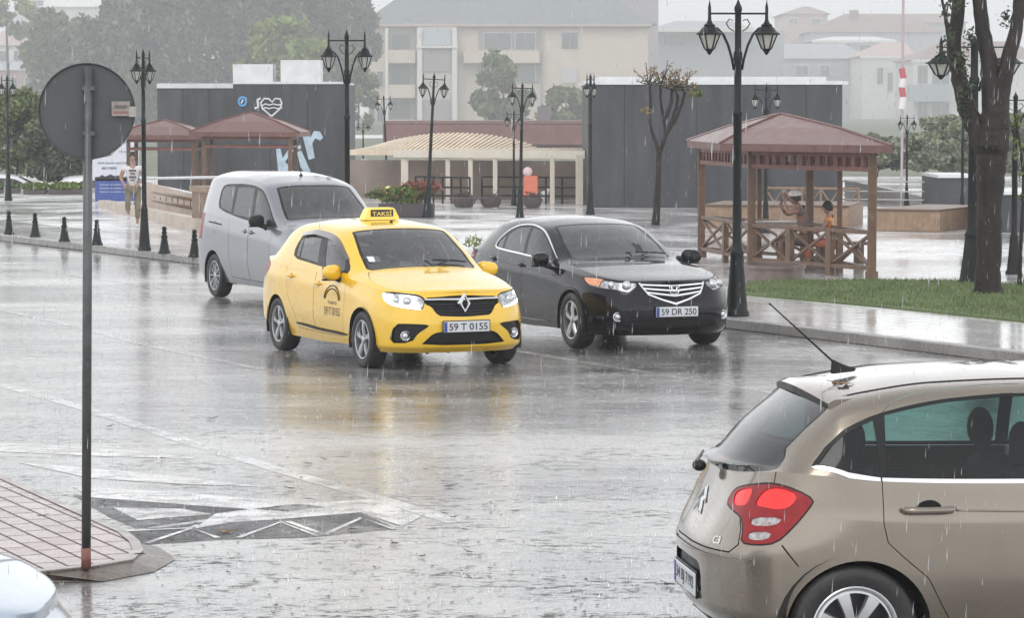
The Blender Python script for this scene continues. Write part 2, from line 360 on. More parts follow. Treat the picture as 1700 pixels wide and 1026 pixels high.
SP['van']={'levels': [0, 0.12, 0.45, 0.75, 1], 'plan': [(3.29, 0, 0.2, 0.959, 0.1, 0.02, 0.0, 0.05, 0.16),
  (3.27, 0.32, 0.2, 0.959, 0.1, 0.02, 0.0, 0.05, 0.16),
  (3.18, 0.58, 0.2, 0.969, 0.1, 0.02, 0.0, 0.05, 0.16),
  (3.02, 0.76, 0.2, 0.98, 0.09, 0.01, 0.0, 0.04, 0.12),
  (2.8, 0.85, 0.2, 1.012, 0.06, 0.01, 0.0, 0.02, 0.09),
  (2.489, 0.875, 0.22, 1.065, 0.04, 0.01, 0.0, 0.02, 0.08),
  (2.0, 0.88, 0.24, 1.086, 0.06, 0.03, 0.0, 0.012, 0.05),
  (1.2, 0.88, 0.24, 1.118, 0.07, 0.04, 0.0, 0.01, 0.045),
  (0.4, 0.88, 0.24, 1.171, 0.07, 0.04, 0.0, 0.01, 0.045),
  (-0.1, 0.88, 0.25, 1.203, 0.05, 0.01, 0.0, 0.01, 0.05),
  (-0.5, 0.87, 0.28, 1.225, 0.05, 0.01, 0.0, 0.02, 0.06),
  (-0.72, 0.83, 0.3, 1.225, 0.06, 0.01, 0.0, 0.03, 0.07),
  (-0.82, 0.7, 0.3, 1.225, 0.06, 0.01, 0.0, 0.03, 0.07),
  (-0.86, 0.4, 0.3, 1.225, 0.07, 0.01, 0.0, 0.03, 0.07),
  (-0.87, 0, 0.3, 1.225, 0.07, 0.01, 0.0, 0.03, 0.07)], 'top': [(3.2, 0.93, 0.99, 0.0, 1.001),
  (3.0, 0.93, 1.044, 0.02, 1.065),
  (2.7, 0.92, 1.108, 0.04, 1.14),
  (2.5, 0.9, 1.14, 0.08, 1.193),
  (2.3, 0.885, 1.203, 0.14, 1.267),
  (1.9, 0.85, 1.459, 0.13, 1.534),
  (1.6, 0.8250000000000001, 1.64, 0.1, 1.715),
  (1.45, 0.8200000000000001, 1.677, 0.07, 1.757),
  (1.2, 0.81, 1.715, 0.04, 1.81),
  (0.6, 0.805, 1.747, 0, 1.853),
  (0, 0.805, 1.747, -0.0, 1.848),
  (-0.5, 0.805, 1.735, -0.02, 1.845),
  (-0.68, 0.81, 1.70, -0.02, 1.80),
  (-0.74, 0.85, 1.491, -0.05, 1.544),
  (-0.8, 0.92, 1.278, -0.03, 1.299)], 'pose': (-3.6, 44.5, -1.12), 'round': .07, 'pw': 3.4, 'bulge': .008, 'wb': 2.489, 'wr': 0.32, 'ty': 0.81, 'half': 0.88}
SP['c3']=dict(levels=[0,.12,.45,.75,1],
 plan=[(3.20,0,.20,.80, .10,.02,.00,.04,.14),
       (3.18,.32,.20,.80, .10,.02,.00,.04,.14),
       (3.08,.58,.20,.81, .10,.02,.00,.04,.14),
       (2.90,.76,.20,.84, .09,.01,.00,.03,.11),
       (2.466,.855,.22,.90, .04,.01,.0,.02,.07),
       (2.0,.86,.24,.96, .06,.03,.0,.012,.05),
       (1.3,.864,.22,.975, .07,.04,.0,.01,.045),
       (.5,.864,.22,.985, .07,.04,.0,.01,.05),
       (.1,.862,.24,1.0, .05,.02,.0,.01,.055),
       (-.15,.845,.27,1.025, .05,.01,.0,.02,.07),
       (-.36,.78,.28,1.035, .05,.01,.0,.04,.11),
       (-.52,.64,.28,1.02, .07,.01,.0,.07,.16),
       (-.61,.42,.28,1.00, .08,.01,.0,.08,.17),
       (-.645,.2,.28,.99, .08,.01,.0,.09,.16),
       (-.655,0,.28,.985, .08,.01,.0,.09,.16)],
 top=[(3.1,.93,.84,.0,.85),(2.8,.92,.93,.02,.95),(2.5,.91,1.0,.05,1.03),(2.3,.89,1.03,.10,1.07),
      (2.0,.86,1.18,.14,1.25),(1.6,.81,1.35,.12,1.42),(1.35,.79,1.41,.07,1.47),(.9,.78,1.42,0,1.48),(.45,.775,1.41,-.0,1.465),
      (.15,.77,1.375,-.0,1.425),(-.03,.77,1.33,-.02,1.385),(-.12,.79,1.25,-.05,1.31),(-.24,.82,1.14,-.10,1.18),(-.34,.86,1.05,-.14,1.04),(-.45,.90,1.035,-.08,1.02),(-.55,.93,1.02,0,1.0)],
 pose=(1.49,14.73,.13), wb=2.466, wr=.305, ty=.80, half=.864)
# ---------------------------------------------------------------- car skins cut into parts
def pip(P, poly):
    x, y = P[:, 0], P[:, 1]; ins = np.zeros(len(P), bool); n = len(poly); j = n-1
    for i in range(n):
        xi, yi = poly[i]; xj, yj = poly[j]
        if yi != yj:
            c = ((yi > y) != (yj > y)) & (x < (xj-xi)*(y-yi)/(yj-yi)+xi); ins ^= c
        j = i
    return ins
def chaikin(p, n, keep=()):
    p = [np.array(q, float) for q in p]
    for _ in range(n):
        o = []
        for i in range(len(p)):
            a, b = p[i], p[(i+1) % len(p)]; o += [a*.75+b*.25, a*.25+b*.75]
        p = o
    return np.array(p)
def inset(p, d):
    p = np.asarray(p, float); n = len(p); A = 0
    for i in range(n): A += p[i][0]*p[(i+1) % n][1]-p[(i+1) % n][0]*p[i][1]
    sg = 1 if A > 0 else -1; out = []
    for i in range(n):
        e0 = p[i]-p[i-1]; e1 = p[(i+1) % n]-p[i]; e0 = e0/(np.linalg.norm(e0)+1e-9); e1 = e1/(np.linalg.norm(e1)+1e-9)
        n0 = np.array([-e0[1], e0[0]]); n1 = np.array([-e1[1], e1[0]]); b = n0+n1; l = np.linalg.norm(b)
        b = b/l if l > .3 else n0; k = 1/max(.5, float(b.dot(n0))); out.append(p[i]+b*d*k*sg)
    return np.array(out)
SV = {'A': .72, 'B': .5}
class Car:
    def __init__(s, spec, root, paint):
        s.sp = spec; s.sh = Shell(spec); s.root = root; s.paint = paint; s.feat = []; s.obj = {}
    def P(s, surf, u, v, off=0.0):
        u = np.atleast_1d(np.asarray(u, float)); v = np.atleast_1d(np.asarray(v, float))
        fn = s.sh.A if surf == 'A' else s.sh.B; L = s.sh.len; vm = 1 if surf == 'A' else 2; h = 2e-3
        p = fn(u, v); a = fn(np.clip(u+h, 0, L), v)-fn(np.clip(u-h, 0, L), v); b = fn(u, np.clip(v+h, 0, vm))-fn(u, np.clip(v-h, 0, vm))
        n = np.cross(a, b); l = np.linalg.norm(n, axis=1)
        bad = l < 1e-9; n[bad] = [.5, 0, .8]; n /= np.linalg.norm(n, axis=1)[:, None]
        c = fn(np.array([L/2]), np.array([.3]))[0]
        ref = np.array([1.2, 0, .6]) if surf == 'A' else np.array([1.2, 0, .4])
        sg = np.sign(np.sum(n*(p-ref), axis=1)); sg[sg == 0] = 1; n *= sg[:, None]
        return p+n*off, n
    def f(s, name, surf, poly, m=None, rings=(), d=0.0, sym='both', par=None, rd=0, label=None, k=''):
        """a cut-out part. surf 'A'/'B' or dict of outlines; rings: (width m, material) bands inside the outline; d: depth below the skin"""
        P = poly if isinstance(poly, dict) else {surf: poly}
        s.feat.append(dict(n=name, P={k: (chaikin(v, rd) if rd else np.array(v, float)) for k, v in P.items()}, m=m, rings=rings, d=d, sym=sym, par=par, label=label, k=k))
    def cut(s, du=.03):
        mats = []; bodyV = []; bodyN = []; bodyF = []; bodyM = []; bodymats = [s.paint, M_['gap']]
        parts = {}
        def slot(m):
            if m not in bodymats: bodymats.append(m)
            return bodymats.index(m)
        for surf in ('A', 'B'):
            sv = SV[surf]; vm = (1 if surf == 'A' else 2)*sv; L = s.sh.len
            loops = []   # (polygon scaled, key)
            for fi, ft in enumerate(s.feat):
                if surf not in ft['P']: continue
                p = ft['P'][surf]*[1, sv]; acc = 0
                cl = lambda q: np.clip(q, [0, 0], [L, vm])
                loops.append((cl(p), (fi, 0)))
                for ri, (wd, _) in enumerate(ft['rings']):
                    acc += wd; loops.append((cl(inset(p, acc)), (fi, ri+1)))
            nu = int(L/du)+1; nv = int(vm/(du*.9))+1
            U, V = np.meshgrid(np.linspace(0, L, nu), np.linspace(0, vm, nv), indexing='ij'); pts = np.stack([U.ravel(), V.ravel()], -1)
            seg = []
            cv = []; ce = []
            for lp, _ in loops:
                b0 = len(cv); q = []
                for i in range(len(lp)):
                    a, b = lp[i], lp[(i+1) % len(lp)]; n = max(1, int(np.linalg.norm(b-a)/.03))
                    for k in range(n): q.append(a+(b-a)*k/n)
                    seg.append((a, b))
                cv += q; ce += [(b0+i, b0+(i+1) % len(q)) for i in range(len(q))]
            keep = np.ones(len(pts), bool)
            inner = (pts[:, 0] > 1e-6) & (pts[:, 0] < L-1e-6) & (pts[:, 1] > 1e-6) & (pts[:, 1] < vm-1e-6)
            for a, b in seg:
                ab = b-a; l2 = ab.dot(ab)
                if l2 < 1e-10: continue
                t = np.clip(((pts-a) @ ab)/l2, 0, 1); dd = np.linalg.norm(pts-a-t[:, None]*ab, axis=1); keep &= ~((dd < du*.35) & inner)
            pts = pts[keep]; allp = np.vstack([pts, np.array(cv)]) if cv else pts
            e2 = [(a+len(pts), b+len(pts)) for a, b in ce if a != b]
            r = delaunay_2d_cdt([Vector((float(p[0]), float(p[1]))) for p in allp], e2, [], 0, 1e-5)
            vv = np.array([tuple(v) for v in r[0]]); ff = np.array([f for f in r[2] if len(f) == 3])
            cen = vv[ff].mean(axis=1)
            area = np.abs(np.cross(vv[ff[:, 1]]-vv[ff[:, 0]], vv[ff[:, 2]]-vv[ff[:, 0]])); ok = area > 1e-9; ff = ff[ok]; cen = cen[ok]
            own = np.full(len(ff), -1); ring = np.zeros(len(ff), int)
            for fi in range(len(s.feat)-1, -1, -1):
                ft = s.feat[fi]
                if surf not in ft['P']: continue
                lps = [lp for lp, k in loops if k[0] == fi]
                for ri, lp in enumerate(lps):
                    i = pip(cen, lp); own[i] = fi; ring[i] = ri
            uv = vv/[1, sv]
            def take(sel, off):
                idx = np.unique(ff[sel]); mp = -np.ones(len(vv), int); mp[idx] = np.arange(len(idx))
                p, n = s.P(surf, uv[idx, 0], uv[idx, 1], off); return p, n, mp[ff[sel]]
            # body and rings
            groups = [(own == -1, s.paint, 0.0)]
            for fi, ft in enumerate(s.feat):
                if surf not in ft['P']: continue
                for ri, (wd, m) in enumerate(ft['rings']):
                    groups.append(((own == fi) & (ring == ri), m, -.007 if m is M_['gap'] else (.002 if m is M_['chrome'] else -.001)))
            for sel, m, off in groups:
                if not sel.any(): continue
                p, n, t = take(sel, off); b = sum(len(x) for x in bodyV); bodyV.append(p); bodyN.append(n); bodyF.append(t+b); bodyM += [slot(m)]*len(t)
            for fi, ft in enumerate(s.feat):
                if surf not in ft['P'] or ft['m'] is None: continue
                sel = (own == fi) & (ring == len(ft['rings']))
                if sel.any(): parts.setdefault(fi, []).append(take(sel, -ft['d']))
        def emit(name, chunks, mlist, midx, side, par, weld=False):
            V = np.vstack([c[0] for c in chunks]); N = np.vstack([c[1] for c in chunks]); Fs = []; b = 0
            for c in chunks: Fs.append(c[2]+b); b += len(c[0])
            Fc = np.vstack(Fs); mi = list(midx)
            def orient(V, N, Fc):
                fn = np.cross(V[Fc[:, 1]]-V[Fc[:, 0]], V[Fc[:, 2]]-V[Fc[:, 0]]); fl = np.sum(fn*N[Fc[:, 0]], axis=1) < 0
                Fc = Fc.copy(); Fc[fl] = Fc[fl][:, ::-1]; return Fc
            if side == 'mid':
                V2 = V*[1, -1, 1]; N2 = N*[1, -1, 1]; Fc = np.vstack([orient(V, N, Fc), orient(V2, N2, Fc)+len(V)]); V = np.vstack([V, V2]); N = np.vstack([N, N2]); mi = mi*2
                z = np.abs(V[:, 1]) < 1e-4; N[z, 1] = 0; N /= np.linalg.norm(N, axis=1)[:, None]
            else:
                if side < 0: V = V*[1, -1, 1]; N = N*[1, -1, 1]
                Fc = orient(V, N, Fc)
            me = bpy.data.meshes.new(name); me.from_pydata(V.tolist(), [], Fc.tolist())
            for m in mlist: me.materials.append(m)
            me.polygons.foreach_set('material_index', mi); me.polygons.foreach_set('use_smooth', [True]*len(me.polygons))
            me.normals_split_custom_set_from_vertices(N.tolist()); me.update()
            o = bpy.data.objects.new(name, me); COL.objects.link(o); o.parent = par; return o
        s.obj['body'] = emit('body', list(zip(bodyV, bodyN, [f-sum(len(x) for x in bodyV[:i]) for i, f in enumerate(bodyF)])), bodymats, bodyM, 'mid', s.root)
        for fi, ft in enumerate(s.feat):
            if fi not in parts: continue
            ch = parts[fi]; nf = sum(len(c[2]) for c in ch)
            sides = ['mid'] if ft['sym'] == 'mid' else [-1, 1]
            for sd in sides:
                o = emit(ft['n'], ch, [ft['m']], [0]*nf, sd, s.root)
                if ft['label']: o['label'] = ft['label']
                s.obj[(ft['n']+ft.get('k', ''), sd)] = o
                s.obj[fi, sd] = o
        for fi, ft in enumerate(s.feat):
            for sd in ('mid', -1, 1):
                if (fi, sd) in s.obj and ft['par']:
                    pr = s.obj.get((ft['par'], sd)) or s.obj.get((ft['par'], 'mid'))
                    if pr: s.obj[fi, sd].parent = pr
    def text(s, txt, surf, u0, v0, h, m, name, par, side=-1, off=.004, w=None, flipu=False, bold=0):
        """lettering laid on the skin: u grows from nose to tail, so flank text on the right side reads along -u... """
        cu = bpy.data.curves.new('t', 'FONT'); cu.body = txt; cu.align_x = 'CENTER'; cu.align_y = 'CENTER'; cu.size = 1; cu.offset = bold
        to = bpy.data.objects.new('t', cu); COL.objects.link(to); bpy.context.view_layer.update()
        me = bpy.data.meshes.new_from_object(to); bpy.data.objects.remove(to)
        V = np.array([v.co[:] for v in me.vertices]); Fc = [tuple(p.vertices) for p in me.polygons]
        hh = V[:, 1].max()-V[:, 1].min(); ww = V[:, 0].max()-V[:, 0].min(); k = h/hh; kx = (w/ww) if w else k
        V[:, 0] -= (V[:, 0].max()+V[:, 0].min())/2; V[:, 1] -= (V[:, 1].max()+V[:, 1].min())/2
        sv = .72 if surf == 'A' else .5
        uu = u0+V[:, 0]*kx*(1 if flipu else -1); vv = v0+V[:, 1]*k/sv
        neg = uu < 0; p, n = s.P(surf, np.abs(uu), vv, off); p[:, 1] *= np.where(neg, -1, 1)
        if side < 0: p = p*[1, -1, 1]
        mb = MB(); mb.add(p.tolist(), Fc); bpy.data.meshes.remove(me)
        return mb.build(name, m, par)
def tyre_mesh(r, w):
    mb = MB(); h = w/2; ri = r*.66
    mb.lathe([(ri, -h*.8), (r*.80, -h*.98), (r*.93, -h*.95), (r*.985, -h*.75), (r, -h*.5), (r, h*.5), (r*.985, h*.75), (r*.93, h*.95), (r*.80, h*.98), (ri, h*.8)], 48)
    for zz in (-.28, 0, .28): mb.lathe([(r*1.001, h*zz-.004), (r*.99, h*zz), (r*1.001, h*zz+.004)], 48, m=1)
    return mb
def wheel(root, x, y, r, w, style, side):
    """side +1: outer face towards +y"""
    M3 = Matrix.Rotation(-math.pi/2*side, 3, 'X'); e = empty('wheel', (x, y, r)); e.parent = root
    e.rotation_euler = (-math.pi/2*side, 0, 0)
    tyre_mesh(r, w).build('tyre', [M_['rubber'], M_['gap']], e, smooth=True)
    mb = MB(); ri = r*.67; h = w/2
    mb.lathe([(ri*1.02, h*.86), (ri*.99, h*.90), (ri*.94, h*.86), (ri*.92, h*.5), (ri*.9, -h*.5)], 40)          # rim lip and barrel
    mb.lathe([(ri*.92, -h*.2), (0, -h*.2)], 40, m=1)
    z0 = h*.74
    def spoke(a, r0, r1, w0, w1, th=.02, dz0=0, dz1=0):
        c, s_ = math.cos(a), math.sin(a); V = []
        for rr, ww, dz in ((r0, w0, dz0), ((r0+r1)/2, (w0+w1)/2*.92, (dz0+dz1)/2+.008), (r1, w1, dz1)):
            for k, zz in ((-1, -th), (-.75, 0), (.75, 0), (1, -th)):
                V.append((c*rr-s_*ww*k/2, s_*rr+c*ww*k/2, z0+zz+dz))
        Fc = [(i*4+j, i*4+j+1, (i+1)*4+j+1, (i+1)*4+j) for i in range(2) for j in range(3)]
        mb.add(V, Fc)
    if style == 'double':
        for k in range(5):
            a = 2*math.pi*k/5+.3
            for d in (-.13, .13): spoke(a+d*.7, ri*.16, ri*.97, .030, .034, dz0=-.004, dz1=.004)
    elif style == 'star':
        for k in range(5): spoke(2*math.pi*k/5+.25, ri*.12, ri*.97, .055, .072)
    elif style == 'ten':
        for k in range(10): spoke(2*math.pi*k/10, ri*.15, ri*.97, .026, .03)
    else:
        for k in range(7):
            spoke(2*math.pi*k/7+.1, ri*.2, ri*.96, .046, .088, th=.016)
        mb.lathe([(ri*.97, z0-.002), (ri*.86, z0+.006), (ri*.84, z0-.008)], 40)
    mb.lathe([(ri*.22, z0-.02), (ri*.21, z0+.004), (ri*.15, z0+.010), (0, z0+.011)], 20)
    mb.build('rim', [M_['alloy'], M_['alloy_dark']], e, ang=35)
    return e
def seat(root, x, y, w=.5, z0=.30, m=None):
    mb = MB(); m = m or M_['seat']
    mb.box((x, y, z0+.12), (.5, w, .18), m=0, bev=.05)
    mb.box((x-.30, y, z0+.45), (.16, w*.95, .62), rot=rotm(0, -.22, 0), bev=.06)
    mb.ball((x-.41, y, z0+.86), (.06, .135, .105), 16)
    return mb.build('seat', m, root, ang=60)
def cabin(car, x_dash, belt, rear=True, w=.6):
    root = car.root; mb = MB(); sp = car.sp
    mb.box((1.0, 0, .30), (2.6, w*2, .04)); mb.box((x_dash, 0, belt-.14), (.5, w*2.1, .22), bev=.05)
    mb.box((-.05, 0, .62), (.9, w*2, .5), bev=.08)
    V_ = [(x, y, belt-.035-dz) for dz in (0, .02) for x, y in ((-.10, -.70), (-.33, -.62), (-.43, -.48), (-.43, .48), (-.33, .62), (-.10, .70))]; mb.add(V_, [tuple(range(6)), tuple(range(11, 5, -1))]+[(i, i+6, (i+1) % 6+6, (i+1) % 6) for i in range(6)])
    mb.build('cabin_floor', M_['interior'], root, ang=50)
    for y in (-.36, .36): seat(root, 1.35, y, .48, belt-.72)
    seat(root, .50, 0, 1.2, belt-.70)
    for y in (-.36, .36):
        b = MB(); b.ball((.10, y, belt+.17), (.055, .125, .10), 16); b.tube([(.10, y, belt+.0), (.10, y, belt+.12)], .035, 8); b.build('headrest', M_['seat'], root, ang=50)
    s = MB(); A = [(x_dash-.36+.06*math.sin(a)*0, .36+.18*math.cos(a), belt-.03+.17*math.sin(a)) for a in np.linspace(0, 2*math.pi, 25)]
    s.tube(A, .014, 6, cap=False); s.build('steering_wheel', M_['interior'], root, smooth=True)
def wells(car):
    sp = car.sp; r = sp['wr']+.055
    for x in (0, sp['wb']):
        for sd in (-1, 1):
            mb = MB(); V = []; n = 20; y0, y1 = sp['half']-.012, .42
            for k in range(n+1):
                a = math.pi*k/n*1.2-math.pi*.1
                for y in (y0, y1): V.append((x+(r+(0 if y == y0 else .01))*math.cos(a), sd*y, sp['wr']+r*math.sin(a)))
            mb.add(V, [(2*k, 2*k+1, 2*k+3, 2*k+2) for k in range(n)])
            mb.add([(x+r*math.cos(a), sd*y1, sp['wr']+r*math.sin(a)) for a in np.linspace(-.3, math.pi+.3, 16)], [tuple(range(16))])
            mb.build('wheel_arch_liner', M_['gap'], car.root)
    mb = MB(); mb.box((sp['wb']/2, 0, .27), (sp['wb']+1.0, 1.1, .12)); mb.build('underbody', M_['gap'], car.root)
def arch(car, x0, z0, r, n=26):
    """wheel opening outline in skin coordinates"""
    out = []
    for k in range(n+1):
        a = -.45+(math.pi+.9)*k/n; x = x0+r*math.cos(a); z = z0+r*math.sin(a)
        u = float(car.sh.ux(x)); out.append((u, float(car.sh.vz(u, z))))
    # close below the sill
    u0, u1 = out[0][0], out[-1][0]; out += [(u1, -.25), (u0, -.25)]
    return out
def mirror(root, x, y, z, s, mcap, marm, L=1.0):
    """door mirror on side s (+1 left)"""
    e = MB(); V = []; n = 14; k = 10
    for i in range(k+1):
        t = i/k; a = math.pi*t
        for j in range(n):
            b = 2*math.pi*j/n; cy, cz = math.cos(b), math.sin(b)
            q = abs(cy)**.7*math.copysign(1, cy); w = abs(cz)**.75*math.copysign(1, cz)
            rr = math.sin(a)**.55; xx = -math.cos(a)*.075
            if xx < -.03: rr = max(rr, .86); xx = -.03-.02*(t < .2)
            V.append((x+xx+.03*q*rr, y+s*(.115+.115*q*rr*L), z+.085*w*rr*(1-.12*q)))
    Fc = [(i*n+j, (i+1)*n+j, (i+1)*n+(j+1) % n, i*n+(j+1) % n) for i in range(k) for j in range(n)]
    e.add(V, Fc); o = e.build('mirror', mcap, root, smooth=True)
    a = MB(); a.tube([(x+.02, y-s*.06, z-.12), (x+.01, y+s*.0, z-.085), (x, y+s*.09, z-.055)], [.045, .035, .03], 8)
    a.box((x+.03, y-s*.055, z-.05), (.14, .04, .12), bev=.015); a.box((x-.02, y+s*.115, z-.078), (.09, .2, .02), bev=.008)
    a.build('mirror_arm', marm, o, smooth=True)
    g = MB(); g.box((x-.052, y+s*.115, z), (.004, .18, .12), bev=.001); g.build('mirror_glass', M_['chrome'], o)
    return o
def handle(car, surf, u, v, side, m, par, L=.16, cup=True):
    p, n = car.P(surf, [u], [v]); p = p[0]; n = n[0]; p2, _ = car.P(surf, [u-.01], [v]); t = Vector(p2[0]-p).normalized(); N = Vector(n); up = N.cross(t).normalized()
    Mx = Matrix((t, N, up)).transposed().to_4x4(); Mx.translation = Vector(p)
    if side < 0: Mx = Matrix.Diagonal((1, -1, 1, 1)) @ Mx
    mb = MB(); q = []
    for i in range(9):
        a = -1+2*i/8; q.append(Mx @ Vector((a*L/2, .030*(1-a**4)+.006, 0)))
    mb.tube(q, [.010]+[.014]*7+[.010], 8)
    if cup: mb.ball(Mx @ Vector((0, .001, 0)), (.001, .001, .001), 6)
    o = mb.build('handle', m, par, smooth=True)
    if cup:
        c = MB(); pts = [Mx @ Vector((.045*math.cos(a), .0035, .030*math.sin(a))) for a in np.linspace(0, 2*math.pi, 17)[:-1]]
        c.add(pts, [tuple(range(16))]); c.build('handle_recess_shade', M_['gap'] if m is not M_['yellow'] else mat('shaded_yellow', (.6, .34, .01), .5), o)  # flat disc; shade of the grip hollow put into its darker colour
    return o
def plate(car, surf, u_half, vc, txt, par, x=None, z=None, w=.52, h=.112, tilt=0, sgn=1, back=False, y=0):
    e = empty('number_plate', (x, y, z)); e.parent = par; e.rotation_euler = (0, tilt, 0 if not back else math.pi)
    b = MB(); b.box((0, 0, 0), (.012, w, h), bev=.004); b.box((-.006, 0, 0), (.012, w+.02, h+.02), m=1, bev=.003)
    b.build('plate_board', [M_['pl'], M_['black']], e)
    b = MB(); b.box((.0075, -w/2+.02, 0), (.002, .036, h-.008)); b.build('plate_band', M_['plb'], e)
    cu = bpy.data.curves.new('t', 'FONT'); cu.body = txt; cu.align_x = 'CENTER'; cu.align_y = 'CENTER'; cu.size = 1; cu.offset = .012
    to = bpy.data.objects.new('t', cu); COL.objects.link(to); bpy.context.view_layer.update(); me = bpy.data.meshes.new_from_object(to); bpy.data.objects.remove(to)
    V = np.array([v.co[:] for v in me.vertices]); Fc = [tuple(p.vertices) for p in me.polygons]; bpy.data.meshes.remove(me)
    V[:, 0] -= (V[:, 0].max()+V[:, 0].min())/2; V[:, 1] -= (V[:, 1].max()+V[:, 1].min())/2
    V[:, 0] *= (w*.84)/(V[:, 0].max()*2); V[:, 1] *= (h*.66)/(V[:, 1].max()*2)
    b = MB(); b.add([(.0085, p[0]+.018, p[1]) for p in V], Fc); b.build('plate_lettering', M_['ink'], e)
    return e
# ---------------------------------------------------------------- the five cars
GAP, BLK, CHR = M_['gap'], M_['black'], M_['chrome']
def car_root(name, spec, label, cat, pose=None):
    X, Y, a = pose or spec['pose']; return empty(name, (X, Y, 0), a, label, cat)
def wheels(car, style, w=.205):
    sp = car.sp; wells(car)
    for x in (0, sp['wb']):
        for sd in (-1, 1): wheel(car.root, x, sd*(sp['half']-w/2-.012), sp['wr'], w, style, sd)
def wiper(car, u, w0, w1, par, surf='B'):
    ww = np.linspace(w0, w1, 8); p, n = car.P(surf, [u]*8, ww, .025); mb = MB(); mb.tube(p.tolist(), .009, 5)
    q, _ = car.P(surf, [u-.10, u+.0], [w1-.05, (w0+w1)/2], .03); mb.tube(q.tolist(), .008, 5)
    return mb.build('wiper', M_['black'], par, smooth=True)
def antenna(root, x, y, z, dx, dz, base=.03):
    mb = MB(); mb.lathe([(base, 0), (base*.8, .012), (base*.35, .03), (.006, .045)], 10, Matrix.Translation((x, y, z)))
    mb.tube([(x, y, z+.03), (x+dx, y, z+dz)], [.0045, .0025], 6); return mb.build('antenna', M_['black'], root, smooth=True)
def ring_on(car, surf, u, v, r, depth, m, par, name='fog_lamp', side=-1, ball=True, asp=1.0):
    """round lamp let into the skin"""
    for sd in (-1, 1):
        p, n = car.P(surf, [u], [v]); p = Vector(p[0]); n = Vector(n[0])
        n = Vector((n.x+.8, n.y*.5, 0)).normalized()
        if sd < 0: p.y *= -1; n.y *= -1
        q = n.to_track_quat('Z', 'Y').to_matrix().to_4x4(); q.translation = p-n*depth
        mb = MB(); mb.lathe([(r*1.12, -.01), (r*1.12, .012), (r, .014), (r*.9, -.005), (r*.3, -.012), (0, -.012)], 22, q, m=1)
        if ball: mb.ball(p-n*(depth+.004), r*.8, 14, 0)
        mb.build(name, [m, CHR], par, smooth=True)

# ---- yellow taxi
sp = SP['taxi']; T = car_root('taxi', sp, 'bright yellow saloon taxi with a roof sign and lit headlights on the wet road', 'taxi')
c = Car(sp, T, M_['yellow'])
c.f('arch', 'A', arch(c, 0, .30, .345)); c.f('arch', 'A', arch(c, sp['wb'], .30, .35))
c.f('lamp_strip', 'A', [(1.03, .96), (.98, .965), (.93, .90), (.86, .84), (.76, .80), (.63, .775), (.50, .755), (.48, .735), (.62, .745), (.78, .765), (.92, .815), (1.0, .88)], M_['lamp_on'], d=.004, rd=1, par='headlight')
c.f('lamp_bulb', 'A', [(1.0, .955), (.86, .96), (.84, .90), (.87, .865), (.95, .89)], M_['lamp_on'], d=.006, rd=2, par='headlight')
c.f('headlight', 'A', [(1.045, .965), (.91, .990), (.66, .990), (.51, .982), (.435, .93), (.44, .84), (.472, .722), (.62, .735), (.78, .757), (.92, .81)], M_['refl'], rings=((.010, BLK),), d=.012, rd=1)
c.f('grille_bar', 'A', [(-.1, .915), (.27, .92), (.45, .915), (.45, .89), (.27, .895), (-.1, .885)], CHR, d=-.008, sym='mid', par='grille')
c.f('grille', 'A', [(-.4, .975), (.09, .97), (.27, .95), (.44, .94), (.445, .83), (.37, .79), (.325, .675), (.265, .618), (-.4, .61)], BLK, rings=((.012, GAP),), d=.03, sym='mid', rd=1)
c.f('intake', 'A', [(-.5, .37), (.24, .37), (.355, .345), (.44, .22), (.495, .135), (-.5, .13)], BLK, rings=((.012, GAP),), d=.035, sym='mid', rd=1)
c.f('fog_lamp_surround', 'A', [(.775, .485), (.62, .50), (.395, .49), (.43, .43), (.52, .34), (.59, .175), (.86, .16)], BLK, rings=((.008, GAP),), d=.03, rd=1)
c.f('side_moulding', 'A', [(1.86, .13), (1.86, .165), (2.7, .20), (3.42, .225), (3.42, .195), (2.7, .165)], BLK, d=-.012, rd=1)
c.f('hood', 'B', [(-.1, .12), (.5, .12), (.72, .25), (.95, .50), (1.3, .83), (1.62, 1.04), (1.76, 1.10), (1.76, 2.1), (-.1, 2.1)], M_['yellow'], rings=((.006, GAP),), sym='mid')
c.f('door', 'A', [(1.93, 1.1), (1.90, .6), (1.97, .115), (2.835, .125), (2.84, 1.1)], M_['yellow'], rings=((.005, GAP),), k='f')
c.f('door', 'A', [(2.842, 1.1), (2.837, .125), (3.38, .14), (3.48, .36), (3.68, .60), (3.80, 1.1)], M_['yellow'], rings=((.005, GAP),), k='r')
c.f('tail_light', 'A', [(4.36, .93), (4.50, .98), (4.95, .98), (4.95, .72), (4.55, .72)], M_['red'], rings=((.008, GAP),), rd=1)
c.f('window', 'B', [(2.64, .19), (2.82, .74), (2.60, .76), (2.36, .75), (2.16, .70), (2.06, .24)], M_['glassS'], d=.006, par='doorf')
c.f('window', 'B', [(3.46, .25), (3.53, .70), (3.02, .73), (2.88, .21)], M_['glassS'], d=.006, par='doorr')
c.f('window', 'B', [(3.60, .27), (3.63, .5), (3.59, .72), (3.565, .72), (3.50, .26)], M_['glassS'], d=.006, par='doorr', k='q')
c.f('window_trim', 'B', [(3.66, .20), (3.70, .47), (3.60, .80), (3.42, .86), (3.07, .87), (2.71, .86), (2.42, .84), (2.13, .81), (1.97, .62), (1.98, .16), (2.70, .14), (3.146, .17)], BLK, d=.003, rd=1)
c.f('windscreen', 'B', [(2.515, 1.16), (2.1, 1.10), (1.84, 1.095), (1.79, 1.16), (1.78, 2.1), (2.53, 2.1), (2.53, 1.25)], M_['glassF'], rings=((.022, BLK),), sym='mid', d=.003)
